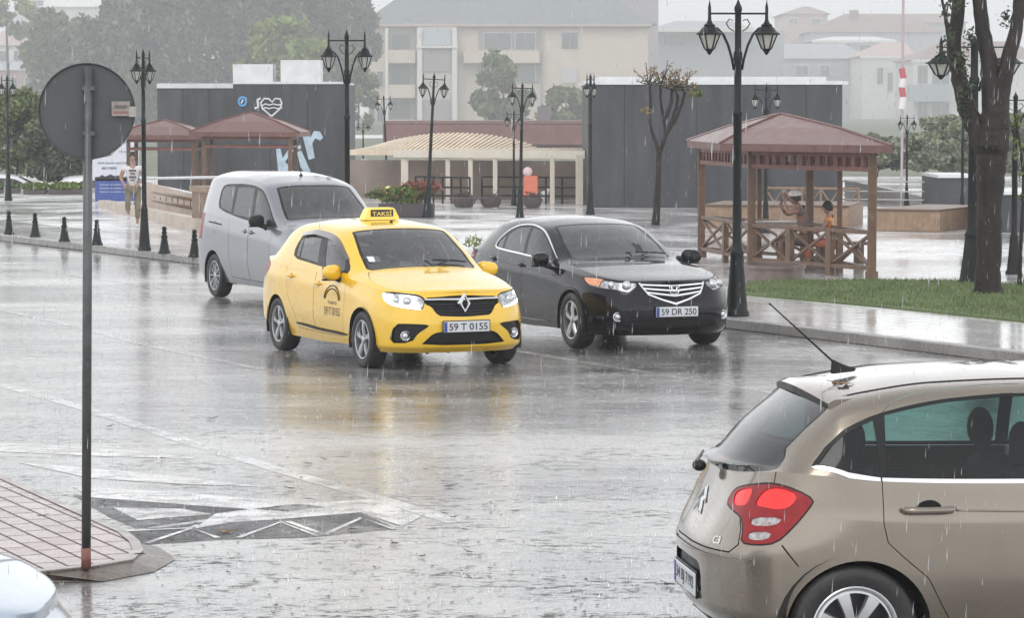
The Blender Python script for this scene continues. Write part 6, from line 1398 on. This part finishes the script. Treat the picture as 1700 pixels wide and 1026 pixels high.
far_tree(26, 110, 160, 300, 110, D3, 'green tree at the left edge behind the far lamp', 60, 160, .10); far_tree(105, 105, 190, 318, 120, D1, 'grey-green shrubby tree behind the round sign\'s pole', 60, 160, .10)
far_tree(15, 210, -30, 60, 90, D2, 'yellow-green tree at the top left corner', 24, 70, .3)
for q in ((1560, 119, 200, 302, 110, 'hazy green tree right of the small distant lamp'), (1600, 116, 205, 302, 100, 'hazy green tree just left of the big trunk'), (1690, 118, 195, 305, 90, 'hazy green tree right of the big trunk'), (1455, 120, 225, 300, 130, 'faint green tree right of the large gazebo roof')): far_tree(*q[:5], D4, q[5], 44, 130, .11)
# ---------------------------------------------------------------- houses in the haze
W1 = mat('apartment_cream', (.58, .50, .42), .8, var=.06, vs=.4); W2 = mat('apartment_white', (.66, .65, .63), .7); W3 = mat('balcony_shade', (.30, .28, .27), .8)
WG = mat('far_window', (.14, .15, .16), .25); RG = mat('grey_green_roof', (.17, .19, .19), .6, var=.12, vs=.6); RR = mat('far_red_roof', (.22, .13, .115), .6, var=.15, vs=.8); WP = mat('pinkish_wall', (.46, .34, .31), .8); GW = mat('grey_far_wall', (.34, .35, .37), .8)
def bx(root, name, x0, x1, y0, y1, Yf, dep, m, par=None, grow=0):
    Yf = root.location.y+(Yf-root['Y0'])*3.5; dep *= 3.5
    a0, a1 = XA(x0, Yf), XA(x1, Yf); z1, z0 = ZA(y0, Yf), max(0, ZA(y1, Yf)); mb = MB(); L0 = root.location
    mb.box(((a0+a1)/2-L0.x, Yf+dep/2-L0.y, (z0+z1)/2-L0.z), (abs(a1-a0), dep, z1-z0)); o = mb.build(name, m, root)
    if par: o.parent = par
    return o
def win(root, x0, x1, y0, y1, Yf, frame=W2, glass_=None):
    w = bx(root, 'window', x0-1.2, x1+1.2, y0-1.2, y1+1.2, Yf-.10, .12, frame); bx(root, 'pane', x0, (x0+x1)/2-.4, y0, y1, Yf-.16, .05, glass_ or WG, w); bx(root, 'pane', (x0+x1)/2+.4, x1, y0, y1, Yf-.16, .05, glass_ or WG, w)
def hip(root, x0, x1, ye, yr, Yf, dep, m, rx0, rx1, over=8, par=None):
    Yf = root.location.y+(Yf-root['Y0'])*3.5; dep *= 3.5
    a0, a1 = XA(x0-over, Yf-1), XA(x1+over, Yf-1); r0, r1 = XA(rx0, Yf+dep/2), XA(rx1, Yf+dep/2); ze = ZA(ye, Yf-1); zr = ZA(yr, Yf+dep/2); L0 = root.location
    V = [(a0, Yf-1, ze), (a1, Yf-1, ze), (a1, Yf+dep+1, ze), (a0, Yf+dep+1, ze), (r0, Yf+dep/2, zr), (r1, Yf+dep/2, zr)]
    V += [(v[0], v[1], v[2]-.22) for v in V[:4]]; mb = MB(); mb.add([(v[0]-L0.x, v[1]-L0.y, v[2]-L0.z) for v in V], [(0, 1, 5, 4), (1, 2, 5), (2, 3, 4, 5), (3, 0, 4), (0, 6, 7, 1), (1, 7, 8, 2), (3, 9, 6, 0), (6, 9, 8, 7)]); return mb.build('roof', m, root)
def far_root(name, px, Y, label):
    o = empty(name, (XA(px, Y*3.5), Y*3.5, 0), 0, label, 'building'); o['Y0'] = Y; return o
YA = 200; ap_ = far_root('apartment_building', 840, YA, 'cream three-storey apartment block with a grey-green hipped roof')
bx(ap_, 'wall', 612, 1075, 40, 258, YA, 12, W1); hip(ap_, 606, 1082, 38, -75, YA, 14, RG, 760, 900, 6)
bx(ap_, 'stair_tower', 694, 758, 44, 258, YA-1.2, 1.2, mat('stair_cream', (.50, .44, .40), .8))
for x in (697, 755): bx(ap_, 'pilaster', x-4, x+4, 46, 258, YA-1.5, .3, W2)
bx(ap_, 'stair_glazing', 702, 750, 48, 74, YA-1.32, .1, mat('pale_glazing', (.42, .46, .50), .3)); bx(ap_, 'ledge', 692, 760, 75, 79, YA-1.6, .4, W2)
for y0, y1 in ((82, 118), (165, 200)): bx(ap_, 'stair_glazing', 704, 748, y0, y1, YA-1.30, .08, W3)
bx(ap_, 'ledge', 606, 1082, 38.5, 43, YA-.5, .5, mat('eave_pink', (.44, .36, .33), .8))
for y0, y1 in ((52, 84), (108, 142), (166, 200)):
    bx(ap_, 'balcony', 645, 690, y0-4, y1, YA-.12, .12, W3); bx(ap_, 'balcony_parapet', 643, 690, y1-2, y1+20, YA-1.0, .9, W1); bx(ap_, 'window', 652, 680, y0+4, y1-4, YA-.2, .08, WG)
bx(ap_, 'pilaster', 640, 645, 46, 258, YA-1.1, 1.1, W2)
for y0, y1 in ((56, 82), (118, 143), (178, 200)): win(ap_, 614, 622, y0, y1, YA); win(ap_, 627, 636, y0, y1, YA)
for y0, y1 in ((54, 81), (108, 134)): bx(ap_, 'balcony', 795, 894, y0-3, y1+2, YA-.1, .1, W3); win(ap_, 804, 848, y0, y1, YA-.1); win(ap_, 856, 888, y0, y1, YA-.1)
bx(ap_, 'balcony_parapet', 770, 896, 83, 104, YA-.9, .8, W1); bx(ap_, 'downpipe', 897, 901, 44, 258, YA-.2, .15, W3)
win(ap_, 932, 959, 53, 78, YA); bx(ap_, 'window', 933, 958, 111, 137, YA-.12, .1, mat('shutter', (.52, .50, .52), .6))
bx(ap_, 'chimney', 784, 800, 88, 100, YA-.6, .4, WG)
b2 = far_root('apartment_building', 1050, 240, 'grey building showing above the right end of the cream apartment roof'); bx(b2, 'wall', 994, 1092, -40, 240, 240, 10, mat('mauve_wall', (.30, .26, .28), .8)); bx(b2, 'roof', 990, 1094, -46, -40, 240, 10.5, RG)
b3 = far_root('house', 1190, 260, 'pale hazy flat-topped house between the cream apartment block and the tall lamp'); bx(b3, 'wall', 1080, 1300, 50, 240, 260, 10, GW); bx(b3, 'roof', 1085, 1250, 44, 52, 258, 3, W2); hip(b3, 1090, 1240, 46, 34, 260, 8, GW, 1120, 1210)
for x in (1100, 1120, 1152): win(b3, x, x+18, 56, 74, 260, W2)
def house(x0, x1, ye, yr, Yf, wall, roof, label, r0=None, r1=None, wins=(), eave=None, chim=None):
    h = far_root('house', (x0+x1)/2, Yf, label); bx(h, 'wall', x0, x1, ye, 240, Yf, 12, wall)
    rf = hip(h, x0, x1, ye, yr, Yf, 12, roof, r0 or (x0*.6+x1*.4), r1 or (x0*.4+x1*.6), 5)
    if eave: bx(h, 'ledge', x0-4, x1+4, ye, ye+4, Yf-1.2, .2, W2)
    if chim: c_ = bx(h, 'chimney', chim[0], chim[1], chim[2], chim[2]+14, Yf+4, 1, RR)
    for w in wins: win(h, *w, Yf)
    return h
house(1300, 1372, 22, 10, 330, WP, RR, 'small pinkish house with a pyramid roof on the skyline', 1330, 1342, [(1308, 1322, 30, 38), (1345, 1360, 30, 38)])
house(1345, 1560, 52, 22, 320, GW, RR, 'wide red-roofed house on the skyline behind the thin mast', 1400, 1500, [(1420, 1440, 58, 66)], chim=(1409, 1423, 16))
house(1450, 1600, 36, 22, 340, GW, RR, 'red-roofed house on the skyline just left of the big tree', 1500, 1560)
house(1350, 1482, 66, 60, 300, GW, W2, 'pale flat-roofed house in the haze below the red roofs', 1380, 1450, [(1362, 1376, 72, 88), (1390, 1410, 72, 88), (1425, 1445, 74, 86)], True)
house(1270, 1440, 96, 72, 280, GW, GW, 'grey hazy house right of the tall street lamp', 1300, 1400, [(1320, 1340, 108, 124), (1360, 1376, 108, 124)])
house(1430, 1516, 92, 70, 270, W2, WP, 'white hazy house left of the thin mast', 1460, 1500, [(1455, 1464, 112, 138), (1472, 1480, 120, 150)], True)
hh = house(1515, 1720, 98, 68, 250, W2, RR, 'large white apartment house with balconies behind the big tree', 1560, 1680, [(1522, 1538, 108, 138), (1546, 1574, 108, 138), (1522, 1538, 170, 200), (1546, 1574, 172, 200)], True)
bx(hh, 'balcony_parapet', 1508, 1580, 140, 168, 248.5, 1.4, mat('green_grey_parapet', (.30, .34, .34), .8))
house(-20, 52, 74, 50, 240, W2, WP, 'house with a pink tiled roof at the far left edge', 0, 30, [(2, 14, 84, 100), (26, 40, 84, 100)])
house(44, 96, 58, 42, 245, W2, WP, 'white house with a square window left of the dark trees', 60, 80, [(66, 77, 70, 84)])
house(-10, 110, 112, 102, 200, WP, GW, 'low pinkish building below the pink-roofed house, far left', 20, 80, [(10, 30, 128, 150), (44, 62, 128, 150)], True)
house(28, 200, 10, -30, 300, mat('pale_far_wall', (.55, .53, .53), .8), W2, 'pale building at the top left behind the trees', 60, 160, [(55, 75, 0, 10)])
# low red-roofed hall behind the pergola
lr = far_root('low_hall', 800, 60, 'long low hall with a dull red roof right behind the pergola'); bx(lr, 'wall', 640, 976, 238, 300, 60, 4, mat('hall_wall', (.30, .24, .22), .8)); bx(lr, 'fascia', 636, 980, 205, 240, 59.8, .2, mat('dull_red_fascia', (.22, .11, .10), .7, var=.2, vs=1)); bx(lr, 'roof', 640, 976, 200, 206, 59.8, 4, RR)
bx(lr, 'chimney', 892, 914, 176, 206, 60.5, .5, mat('chimney_dark', (.2, .19, .2), .8))
# mast with a furled flag
mp_ = G(1497, 300, .12); mt = empty('mast', mp_, 0, 'tall thin pale mast with a furled red and white flag', 'mast'); mb = MB(); mb.tube([(0, 0, 0), (0, 0, ZA(-60, mp_.y))], .05, 8); mb.build('pole', mat('mast_grey', (.40, .34, .36), .6), mt)
mb = MB(); s3 = F/mp_.y
for i, (y0, y1) in enumerate(((118, 135), (135, 150), (150, 166), (166, 186))): mb.tube([(((i % 2)*3-2)/s3, -.1, ZA(y0, mp_.y)), (((i % 2)*-3+1)/s3, -.1, ZA(y1, mp_.y))], .12, 6, m=i % 2)
mb.build('flag', [mat('flag_red', (.45, .10, .12), .7), W2], mt)
# parked cars far left, very small in the haze
for x, y, a_, lab in ((2, 289, .2, 'white car parked far left behind the low hedge, only its roof showing'), (160, 291, .1, 'white car roof in the haze behind the round sign\'s pole')):
    Yp = 104; simple_car('parked_car', 'taxi', M_['whitep'], (XA(x, Yp)-1, Yp, a_), lab, .12, 'cars parked far left').location.z = ZA(y, Yp)-1.5
# terrain rise behind everything
sheet('far_terrain', [(-700, 340, .1), (700, 340, .1), (1100, 1450, .6), (-1100, 1450, .6)], mat('far_hill', (.12, .14, .09), .9))
# ---------------------------------------------------------------- people
SKIN = mat('skin', (.34, .20, .15), .5, var=.08, vs=20)
def skinned(name, chains, m, parent, sub=1):
    """chains: lists of (x,y,z,r); a joint repeated exactly is shared, so limbs grow out of the trunk"""
    V = []; E_ = []; Rr = []; idx = {}
    for ch in chains:
        prev = None
        for x, y, z, r in ch:
            key = (round(x, 4), round(y, 4), round(z, 4))
            if key not in idx: idx[key] = len(V); V.append((x, y, z)); Rr.append(r)
            i = idx[key]
            if prev is not None and prev != i: E_.append((prev, i))
            prev = i
    me = bpy.data.meshes.new(name); me.from_pydata(V, E_, []); o = bpy.data.objects.new(name, me); COL.objects.link(o)
    md = o.modifiers.new('s', 'SKIN'); md.use_smooth_shade = True; md.branch_smoothing = .5
    for i, r in enumerate(Rr):
        sv = me.skin_vertices[0].data[i]; sv.radius = (r, r) if not isinstance(r, tuple) else r
    me.skin_vertices[0].data[0].use_root = True
    ms = o.modifiers.new('d', 'SUBSURF'); ms.levels = sub; ms.render_levels = sub
    bpy.context.view_layer.update(); dg = bpy.context.evaluated_depsgraph_get(); nm = bpy.data.meshes.new_from_object(o.evaluated_get(dg)); o.modifiers.clear(); o.data = nm; nm.materials.clear(); nm.materials.append(m)
    for p in nm.polygons: p.use_smooth = True
    o.parent = parent; return o
def hand_chain(w, d, r=.009):
    """palm and five fingers from wrist w towards direction d"""
    w = Vector(w); d = Vector(d).normalized(); s = d.cross(Vector((0, 0, 1))); s = s.normalized() if s.length > .1 else Vector((1, 0, 0)); n_ = s.cross(d); out = []
    p = w+d*.05; out.append([(*w, .024), (*p, .030), (*(w+d*.085), .024)])
    for k, L in ((-1.5, .06), (-.5, .075), (.5, .07), (1.5, .055)):
        a = w+d*.085; b = a+s*.012*k*1.0+d*.02; c_ = b+d*L*.5+s*.003*k+n_*-.006; e_ = b+d*L*.85+n_*-.022; out.append([(*a, .024), (*b, r), (*c_, r), (*e_, r*.8)])
    t = p+s*.035+d*.01; out.append([(*p, .030), (*t, r*1.1), (*(t+d*.035+s*.008), r)]); return out
def head(parent, c_, f, skin, hair, capm=None, s=1.0):
    """c_: centre, f: yaw the face looks to"""
    q = Matrix.Translation(c_) @ Matrix.Rotation(f, 4, 'Z') @ Matrix.Scale(s, 4); R3 = q.to_3x3(); h = []
    P = lambda x, y, z: q @ Vector((x, y, z))
    mb = MB(); mb.ball(P(-.005, 0, 0), (1, 1, 1), 4) if False else None
    V = []; n = 18; k = 14
    for i in range(k+1):
        a = math.pi*i/k; z = math.cos(a)*.118; rr = math.sin(a)
        for j in range(n):
            b = 2*math.pi*j/n; x = math.cos(b)*rr*.095; y = math.sin(b)*rr*.075
            if z < -.02: kk = 1-(-.02-z)*2.6; y *= max(.45, kk); x = x*max(.6, kk)+.012*(1-kk)
            V.append(P(x, y, z))
    mb.add(V, [(i*n+j, (i+1)*n+j, (i+1)*n+(j+1) % n, i*n+(j+1) % n) for i in range(k) for j in range(n)])
    mb.ball(P(.100, 0, -.012), (.018*s, .012*s, .022*s), 8); mb.ball(P(-.005, .078, -.005), (.014*s, .008*s, .026*s), 8); mb.ball(P(-.005, -.078, -.005), (.014*s, .008*s, .026*s), 8); mb.ball(P(.088, 0, -.058), (.010*s, .022*s, .006*s), 8)
    o = mb.build('head', skin, parent, smooth=True)
    mb = MB()
    for sd in (-1, 1): mb.ball(P(.083, sd*.030, .008), (.010*s, .012*s, .007*s), 8)
    mb.build('eyes', M_['ink'], o, smooth=True)
    mb = MB(); V = []
    for i in range(8):
        a = math.pi*.64*i/7; z = math.cos(a)*.128
        for j in range(n):
            b = 2*math.pi*j/n; front = max(0, math.cos(b)); aa = a*(1-.36*front); V.append(P(-.008+math.cos(b)*math.sin(aa)*.110, math.sin(b)*math.sin(aa)*.092, math.cos(aa)*.134+(.003*rng.randn())))
    mb.add(V, [(i*n+j, (i+1)*n+j, (i+1)*n+(j+1) % n, i*n+(j+1) % n) for i in range(7) for j in range(n)]); mb.build('hair', hair, o, smooth=True)
    if capm:
        mb = MB(); mb.ball(P(-.005, 0, .052), (.112*s, .095*s, .085*s), 16); V = [P(.09+.085*math.cos(a), .07*math.sin(a), .052) for a in np.linspace(-1.57, 1.57, 9)]; mb.add(V+[v+Vector((0, 0, .008)) for v in V], [tuple(range(9)), tuple(range(17, 8, -1))]); mb.build('cap', capm, o, smooth=True)
    return o
HAIR = mat('dark_hair', (.015, .012, .010), .6)
def person(loc, rz, J, label, skin=SKIN, shirt=None, pants=None, shoes=None, cap_=None, hair=HAIR, sleeve=.5, print_=None, face=0, s=1.0, legfrac=1.0):
    """J: joints in metres, x forward, y left"""
    r = empty('person', loc, rz, label, 'person'); r.scale = (s, s, s); g = lambda k, rad: (*J[k], rad)
    pel, chest, neck = J['pelvis'], J['chest'], J['neck']; mid = tuple((np.array(pel)+np.array(chest))/2)
    ch = [[(*pel, (.125, .10)), (*mid, (.115, .085)), (*chest, (.14, .10)), (*neck, .05), (*J['head0'], .045)]]
    for sd in 'LR':
        ch.append([(*chest, (.14, .10)), g('sho'+sd, .062), g('elb'+sd, .044), g('wri'+sd, .026)]); d = np.array(J['wri'+sd])-np.array(J['elb'+sd]); hc_ = hand_chain(J['wri'+sd], J.get('dir'+sd, tuple(d)))
        hc_[0][0] = (*J['wri'+sd], .026); ch += hc_
        ch.append([(*pel, (.125, .10)), g('hip'+sd, .085), g('kne'+sd, .055), g('ank'+sd, .036), (*J['toe'+sd], .030)])
    b = skinned('body', ch, skin, r); head(r, J['head'], face, skin, hair, cap_)
    if shirt:
        cs = [[(*pel, (.142, .118)), (*mid, (.140, .112)), (*chest, (.155, .116)), (neck[0], neck[1], neck[2]-.03, .062)]]
        for sd in 'LR':
            e_ = np.array(J['sho'+sd])*(1-sleeve)+np.array(J['elb'+sd])*sleeve; cs.append([(*chest, (.155, .116)), g('sho'+sd, .076), (*e_, .068)])
        q = skinned('shirt', cs, shirt, r)
    if pants:
        cs = []
        for sd in 'LR':
            k_ = np.array(J['kne'+sd]); a_ = np.array(J['ank'+sd]); e_ = k_*(1-.75*legfrac)+a_*.75*legfrac; cs.append([(pel[0], pel[1], pel[2]+.02, (.142, .118)), g('hip'+sd, .100), (*k_, .074), (*e_, .062)])
        skinned('trousers', cs, pants, r)
    if shoes:
        for sd in 'LR':
            a_, t_ = Vector(J['ank'+sd]), Vector(J['toe'+sd]); mb = MB(); mb.tube([a_+Vector((-.04, 0, -.035)), (a_+t_)/2+Vector((0, 0, -.02)), t_+Vector((.03, 0, .0))], [.042, .046, .034], 10); mb.build('shoe', shoes, r, smooth=True)
    return r
pp = G(221, 378, .12)
walkJ = dict(pelvis=(0, 0, .90), chest=(.03, 0, 1.25), neck=(.04, 0, 1.44), head0=(.05, 0, 1.50), head=(.07, 0, 1.60),
  shoL=(.03, .19, 1.38), elbL=(.02, .26, 1.14), wriL=(.20, .16, 1.02), shoR=(.03, -.19, 1.38), elbR=(.0, -.27, 1.13), wriR=(.18, -.20, 1.0),
  hipL=(0, .10, .86), kneL=(.10, .11, .48), ankL=(.02, .10, .10), toeL=(.16, .11, .04), hipR=(0, -.10, .86), kneR=(.24, -.11, .56), ankR=(.06, -.11, .30), toeR=(.19, -.12, .24))
w = person(pp, -math.pi/2+.1, walkJ, 'dark-haired person in a white printed T-shirt and khaki trousers striding over wet pavement', shirt=mat('white_tee', (.62, .61, .62), .7, var=.08, vs=8), pants=mat('khaki_cloth', (.17, .15, .10), .8, var=.25), shoes=mat('pale_shoe', (.55, .54, .52), .6), s=.99, legfrac=1.0)
mb = MB()
for (z, wd, hh) in ((1.30, .17, .045), (1.23, .12, .03), (1.15, .16, .05), (1.08, .10, .03)):
    V = [(.03+.128, y, z+dz) for y in np.linspace(-wd/2, wd/2, 5) for dz in (-hh/2, hh/2)]; mb.add([(x-.10*abs(y)**1.2, y, zz) for x, y, zz in V], [(2*i, 2*i+2, 2*i+3, 2*i+1) for i in range(4)])
mb.build('shirt_print', mat('print_grey', (.10, .08, .08), .7), w)
# seated pair in the gazebo
sitJ = dict(pelvis=(0, 0, .55), chest=(.08, 0, .88), neck=(.13, 0, 1.08), head0=(.16, 0, 1.14), head=(.20, 0, 1.22),
  shoL=(.10, .18, 1.02), elbL=(.30, .20, .96), wriL=(.36, .08, 1.14), dirL=(.0, -.3, 1), shoR=(.10, -.18, 1.02), elbR=(.32, -.20, .93), wriR=(.42, -.08, 1.05), dirR=(-.1, .2, 1),
  hipL=(.02, .10, .52), kneL=(.42, .13, .52), ankL=(.40, .13, .12), toeL=(.54, .14, .05), hipR=(.02, -.10, .52), kneR=(.44, -.13, .52), ankR=(.46, -.13, .12), toeR=(.60, -.14, .05))
TAN = mat('sunburnt_skin', (.26, .14, .10), .5, var=.1, vs=15)
p1 = G(1338, 449, .12); person(p1, math.pi-.1, sitJ, 'bare-armed person in a white cap with raised hands, seated at the gazebo table', skin=TAN, shirt=mat('brown_top', (.15, .11, .10), .7, var=.2), pants=mat('brown_trousers', (.14, .09, .07), .8), cap_=mat('white_cap', (.6, .58, .55), .7, var=.3, vs=25), sleeve=.3, s=.98)
J2 = dict(sitJ); J2.update(chest=(.02, 0, .86), neck=(.03, 0, 1.05), head0=(.04, 0, 1.11), head=(.06, 0, 1.20), shoL=(.02, .16, 1.0), elbL=(.12, .22, .80), wriL=(.30, .12, .72), shoR=(.02, -.16, 1.0), elbR=(.12, -.22, .80), wriR=(.30, -.12, .72)); J2.pop('dirL'); J2.pop('dirR')
p2 = G(1378, 449, .12); person(p2, math.pi-.2, J2, 'dark-haired person in a yellow and orange top seated on the gazebo bench', shirt=mat('orange_top', (.70, .28, .08), .7, var=.35, vs=4), pants=mat('orange_trousers', (.42, .14, .08), .8), s=.86, sleeve=.4)
# driver behind the taxi wheel
J3 = {k: tuple(v) for k, v in sitJ.items()}; J3.update(chest=(-.02, 0, .86), neck=(-.02, 0, 1.06), head0=(-.01, 0, 1.1), head=(.02, 0, 1.18), shoL=(-.02, .19, 1.0), elbL=(.2, .22, .84), wriL=(.44, .14, .92), dirL=(1, -.2, .3), shoR=(-.02, -.19, 1.0), elbR=(.2, -.22, .84), wriR=(.44, -.14, .92), dirR=(1, .2, .3))
drv = person((0, 0, 0), 0, J3, 'driver in a pale shirt behind the windscreen of the yellow taxi', shirt=mat('pale_shirt', (.62, .64, .66), .7), pants=mat('dark_cloth', (.05, .05, .06), .8))
Xt, Yt_, at2 = SP['taxi']['pose']; cs, sn = math.cos(at2), math.sin(at2); lx_, ly_ = 1.30, .36; drv.location = (Xt+lx_*cs-ly_*sn, Yt_+lx_*sn+ly_*cs, .02); drv.rotation_euler = (0, 0, at2)
# ---------------------------------------------------------------- near car corner, leaves, rain
simple_car('parked_hatchback', 'c3', M_['paleblue'], (-4.83, 11.45, 0), 'rounded corner of a pale silver-blue car at the bottom left corner', .03)
lf = [mat('brown_leaf', (.30, .15, .05), .6, var=.3, vs=40), mat('dark_leaf', (.03, .025, .02), .6)]
def leaf_mesh(s):
    V = [(0, 0, .004)]; n = 15
    for k in range(n): a = 2*math.pi*k/n; r = s*(1 if k % 3 == 0 else .45+.1*rng.rand()); V.append((r*math.cos(a), r*math.sin(a), .006+.35*s*abs(math.sin(a*2.5))*(.6 if k % 3 == 0 else .2)))
    mb = MB(); mb.add(V, [(0, 1+k, 1+(k+1) % n) for k in range(n)]); mb.tube([(0, 0, .006), (-s*1.5, s*.3, .02)], .0025, 4); return mb
spots = [(373, 884, .062, 0, 'large yellow-brown leaf on the painted zigzag'), (350, 696, .05, 1, 'dark wet leaf in the middle of the left lane'), (180, 709, .035, 1, 'dark wet leaf just right of the sign pole'), (270, 762, .035, 1, 'dark leaf crumb on the road right of the pole, above the paint stripes'), (513, 771, .04, 1, 'dark wet leaf on the road, left of a smaller one'), (540, 764, .03, 1, 'small dark leaf beside a larger one in mid road'), (745, 808, .045, 1, 'dark wet leaf in the centre foreground'), (483, 812, .035, 1, 'dark leaf crumb near the long edge line'), (170, 834, .035, 1, 'dark leaf on the road beside the pole, by the paver island'), (68, 858, .035, 1, 'dark leaf lying on the pink pavers'), (585, 880, .04, 1, 'dark leaf on the right end of the painted zigzag'), (655, 904, .04, 1, 'brownish leaf in the foreground right of the zigzag'), (740, 854, .028, 1, 'left one of a pair of small dark leaves in the foreground'), (752, 860, .028, 1, 'right one of a pair of small dark leaves in the foreground'), (232, 922, .05, 1, 'dark lump of wet leaves on the island corner'), (700, 925, .03, 1, 'dark leaf among crumbs in the near foreground'), (780, 918, .03, 1, 'dark leaf crumb nearest the bottom centre'), (1110, 972, .05, 1, 'dark leaf beside the rear bumper of the beige car'), (420, 560, .03, 1, 'tiny dark leaf on the road left of the taxi wheel')]
for x, y, s, m, lab in spots:
    o = leaf_mesh(s).build('leaf', lf[m]); o.location = G(x, y, .117 if x in (68, 232) else .006); o.rotation_euler = (0, 0, rng.rand()*6); tag(o, lab, 'leaf', 'leaves washed onto the road')
pL, nL = None, None
cc = Shell(SP['c3']); q = cc.B(np.array([3.70]), np.array([1.52]))[0]; X_, Y_, a_ = SP['c3']['pose']; cs, sn = math.cos(a_), math.sin(a_); q = q*[1, -1, 1]
o = leaf_mesh(.055).build('leaf', lf[0]); o.location = (X_+q[0]*cs-q[1]*sn, Y_+q[0]*sn+q[1]*cs, q[2]+.004); tag(o, 'curled brown leaf on the roof of the beige hatchback by its antenna', 'leaf', 'leaves washed onto the road')
# leaf crumbs and grit washed over the road
mb = MB(); zones = [(640, 800, 120, 45, 260), (400, 700, 150, 45, 220), (820, 850, 90, 14, 260), (560, 905, 190, 22, 420), (760, 935, 240, 30, 500), (420, 985, 240, 30, 420), (900, 1000, 260, 25, 420), (1000, 700, 150, 60, 200), (300, 760, 160, 40, 160), (700, 960, 420, 60, 700)]
for zx, zy, sx_, sy_, cnt in zones:
    for _ in range(cnt//5):
        q = G(zx+sx_*rng.randn(), zy+sy_*rng.randn()*.8 if zy+sy_*3 < 1100 else zy+sy_*rng.randn()*.6, .004)
        if pip(np.array([[q.x, q.y]]), [(p.x, p.y) for p in ip])[0]: continue
        r = .004+.014*rng.rand()**3; a = rng.rand()*6.28; up = .1+.3*rng.rand(); V = [(q.x+r*math.cos(a+k*1.6)*(.6+.8*rng.rand()), q.y+r*math.sin(a+k*1.6)*(.6+.8*rng.rand()), .004+r*up*(k % 2)) for k in range(4)]; mb.add(V, [(0, 1, 2), (0, 2, 3)])
tag(mb.build('leaf_litter', mat('wet_crumbs', (.035, .028, .02), .7, var=.5, vs=3)), 'scattered dark leaf crumbs and grit on the wet road', 'litter', kind='stuff')
# falling rain: short bright drops through the air in front of the scene
mb = MB(); n = 5200
for _ in range(n):
    Y = 5+60*rng.rand()**1.3; x = (rng.rand()-.5)*.40*Y; z = rng.rand()*(3.2+.02*Y); L_ = .022+.03*rng.rand(); r = .0008+.0006*rng.rand(); dx = .04*L_
    mb.add([(x, Y, z), (x+r, Y, z+L_*.3), (x, Y+r, z+L_*.3), (x-r, Y, z+L_*.3), (x+dx, Y, z+L_)], [(0, 1, 2), (0, 2, 3), (0, 3, 1), (4, 2, 1), (4, 3, 2), (4, 1, 3)])
rain = glass('rain_water', (.95, .96, .97), .38, .1, 1.33); tag(mb.build('rain', rain), 'falling raindrops all through the street scene', 'rain', kind='stuff')
# drops bouncing off the road and roofs
mb = MB()
for _ in range(9000):
    Y = 13+50*rng.rand()**1.5; x = (rng.rand()-.5)*.38*Y; r = .006+.010*rng.rand(); h = .012+.03*rng.rand()
    if (x-ka.x)*kn.x+(Y-ka.y)*kn.y > 0: z = .125
    else: z = .003
    for k in range(4): a = k*1.57+rng.rand(); mb.add([(x+r*.5*math.cos(a), Y+r*.5*math.sin(a), z), (x+r*.5*math.cos(a+.5), Y+r*.5*math.sin(a+.5), z), (x+r*1.3*math.cos(a+.25), Y+r*1.3*math.sin(a+.25), z+h)], [(0, 1, 2)])
tag(mb.build('splashes', rain), 'little splashes where the rain hits the wet ground', 'splash', kind='stuff')
# ---------------------------------------------------------------- rain haze
hz = MB(); hz.box((0, 740, 49), (2400, 1500, 100)); ho = hz.build('haze', None if False else [])
hm = bpy.data.materials.new('rain_haze'); hm.use_nodes = True; n = hm.node_tree; n.nodes.remove(n.nodes['Principled BSDF']); v = n.nodes.new('ShaderNodeVolumePrincipled'); v.inputs['Color'].default_value = (.93, .94, .96, 1); v.inputs['Density'].default_value = .0008; v.inputs['Anisotropy'].default_value = .2
n.links.new(v.outputs[0], n.nodes['Material Output'].inputs['Volume']); ho.data.materials.append(hm); tag(ho, 'grey rain haze filling the air', 'haze', kind='stuff')
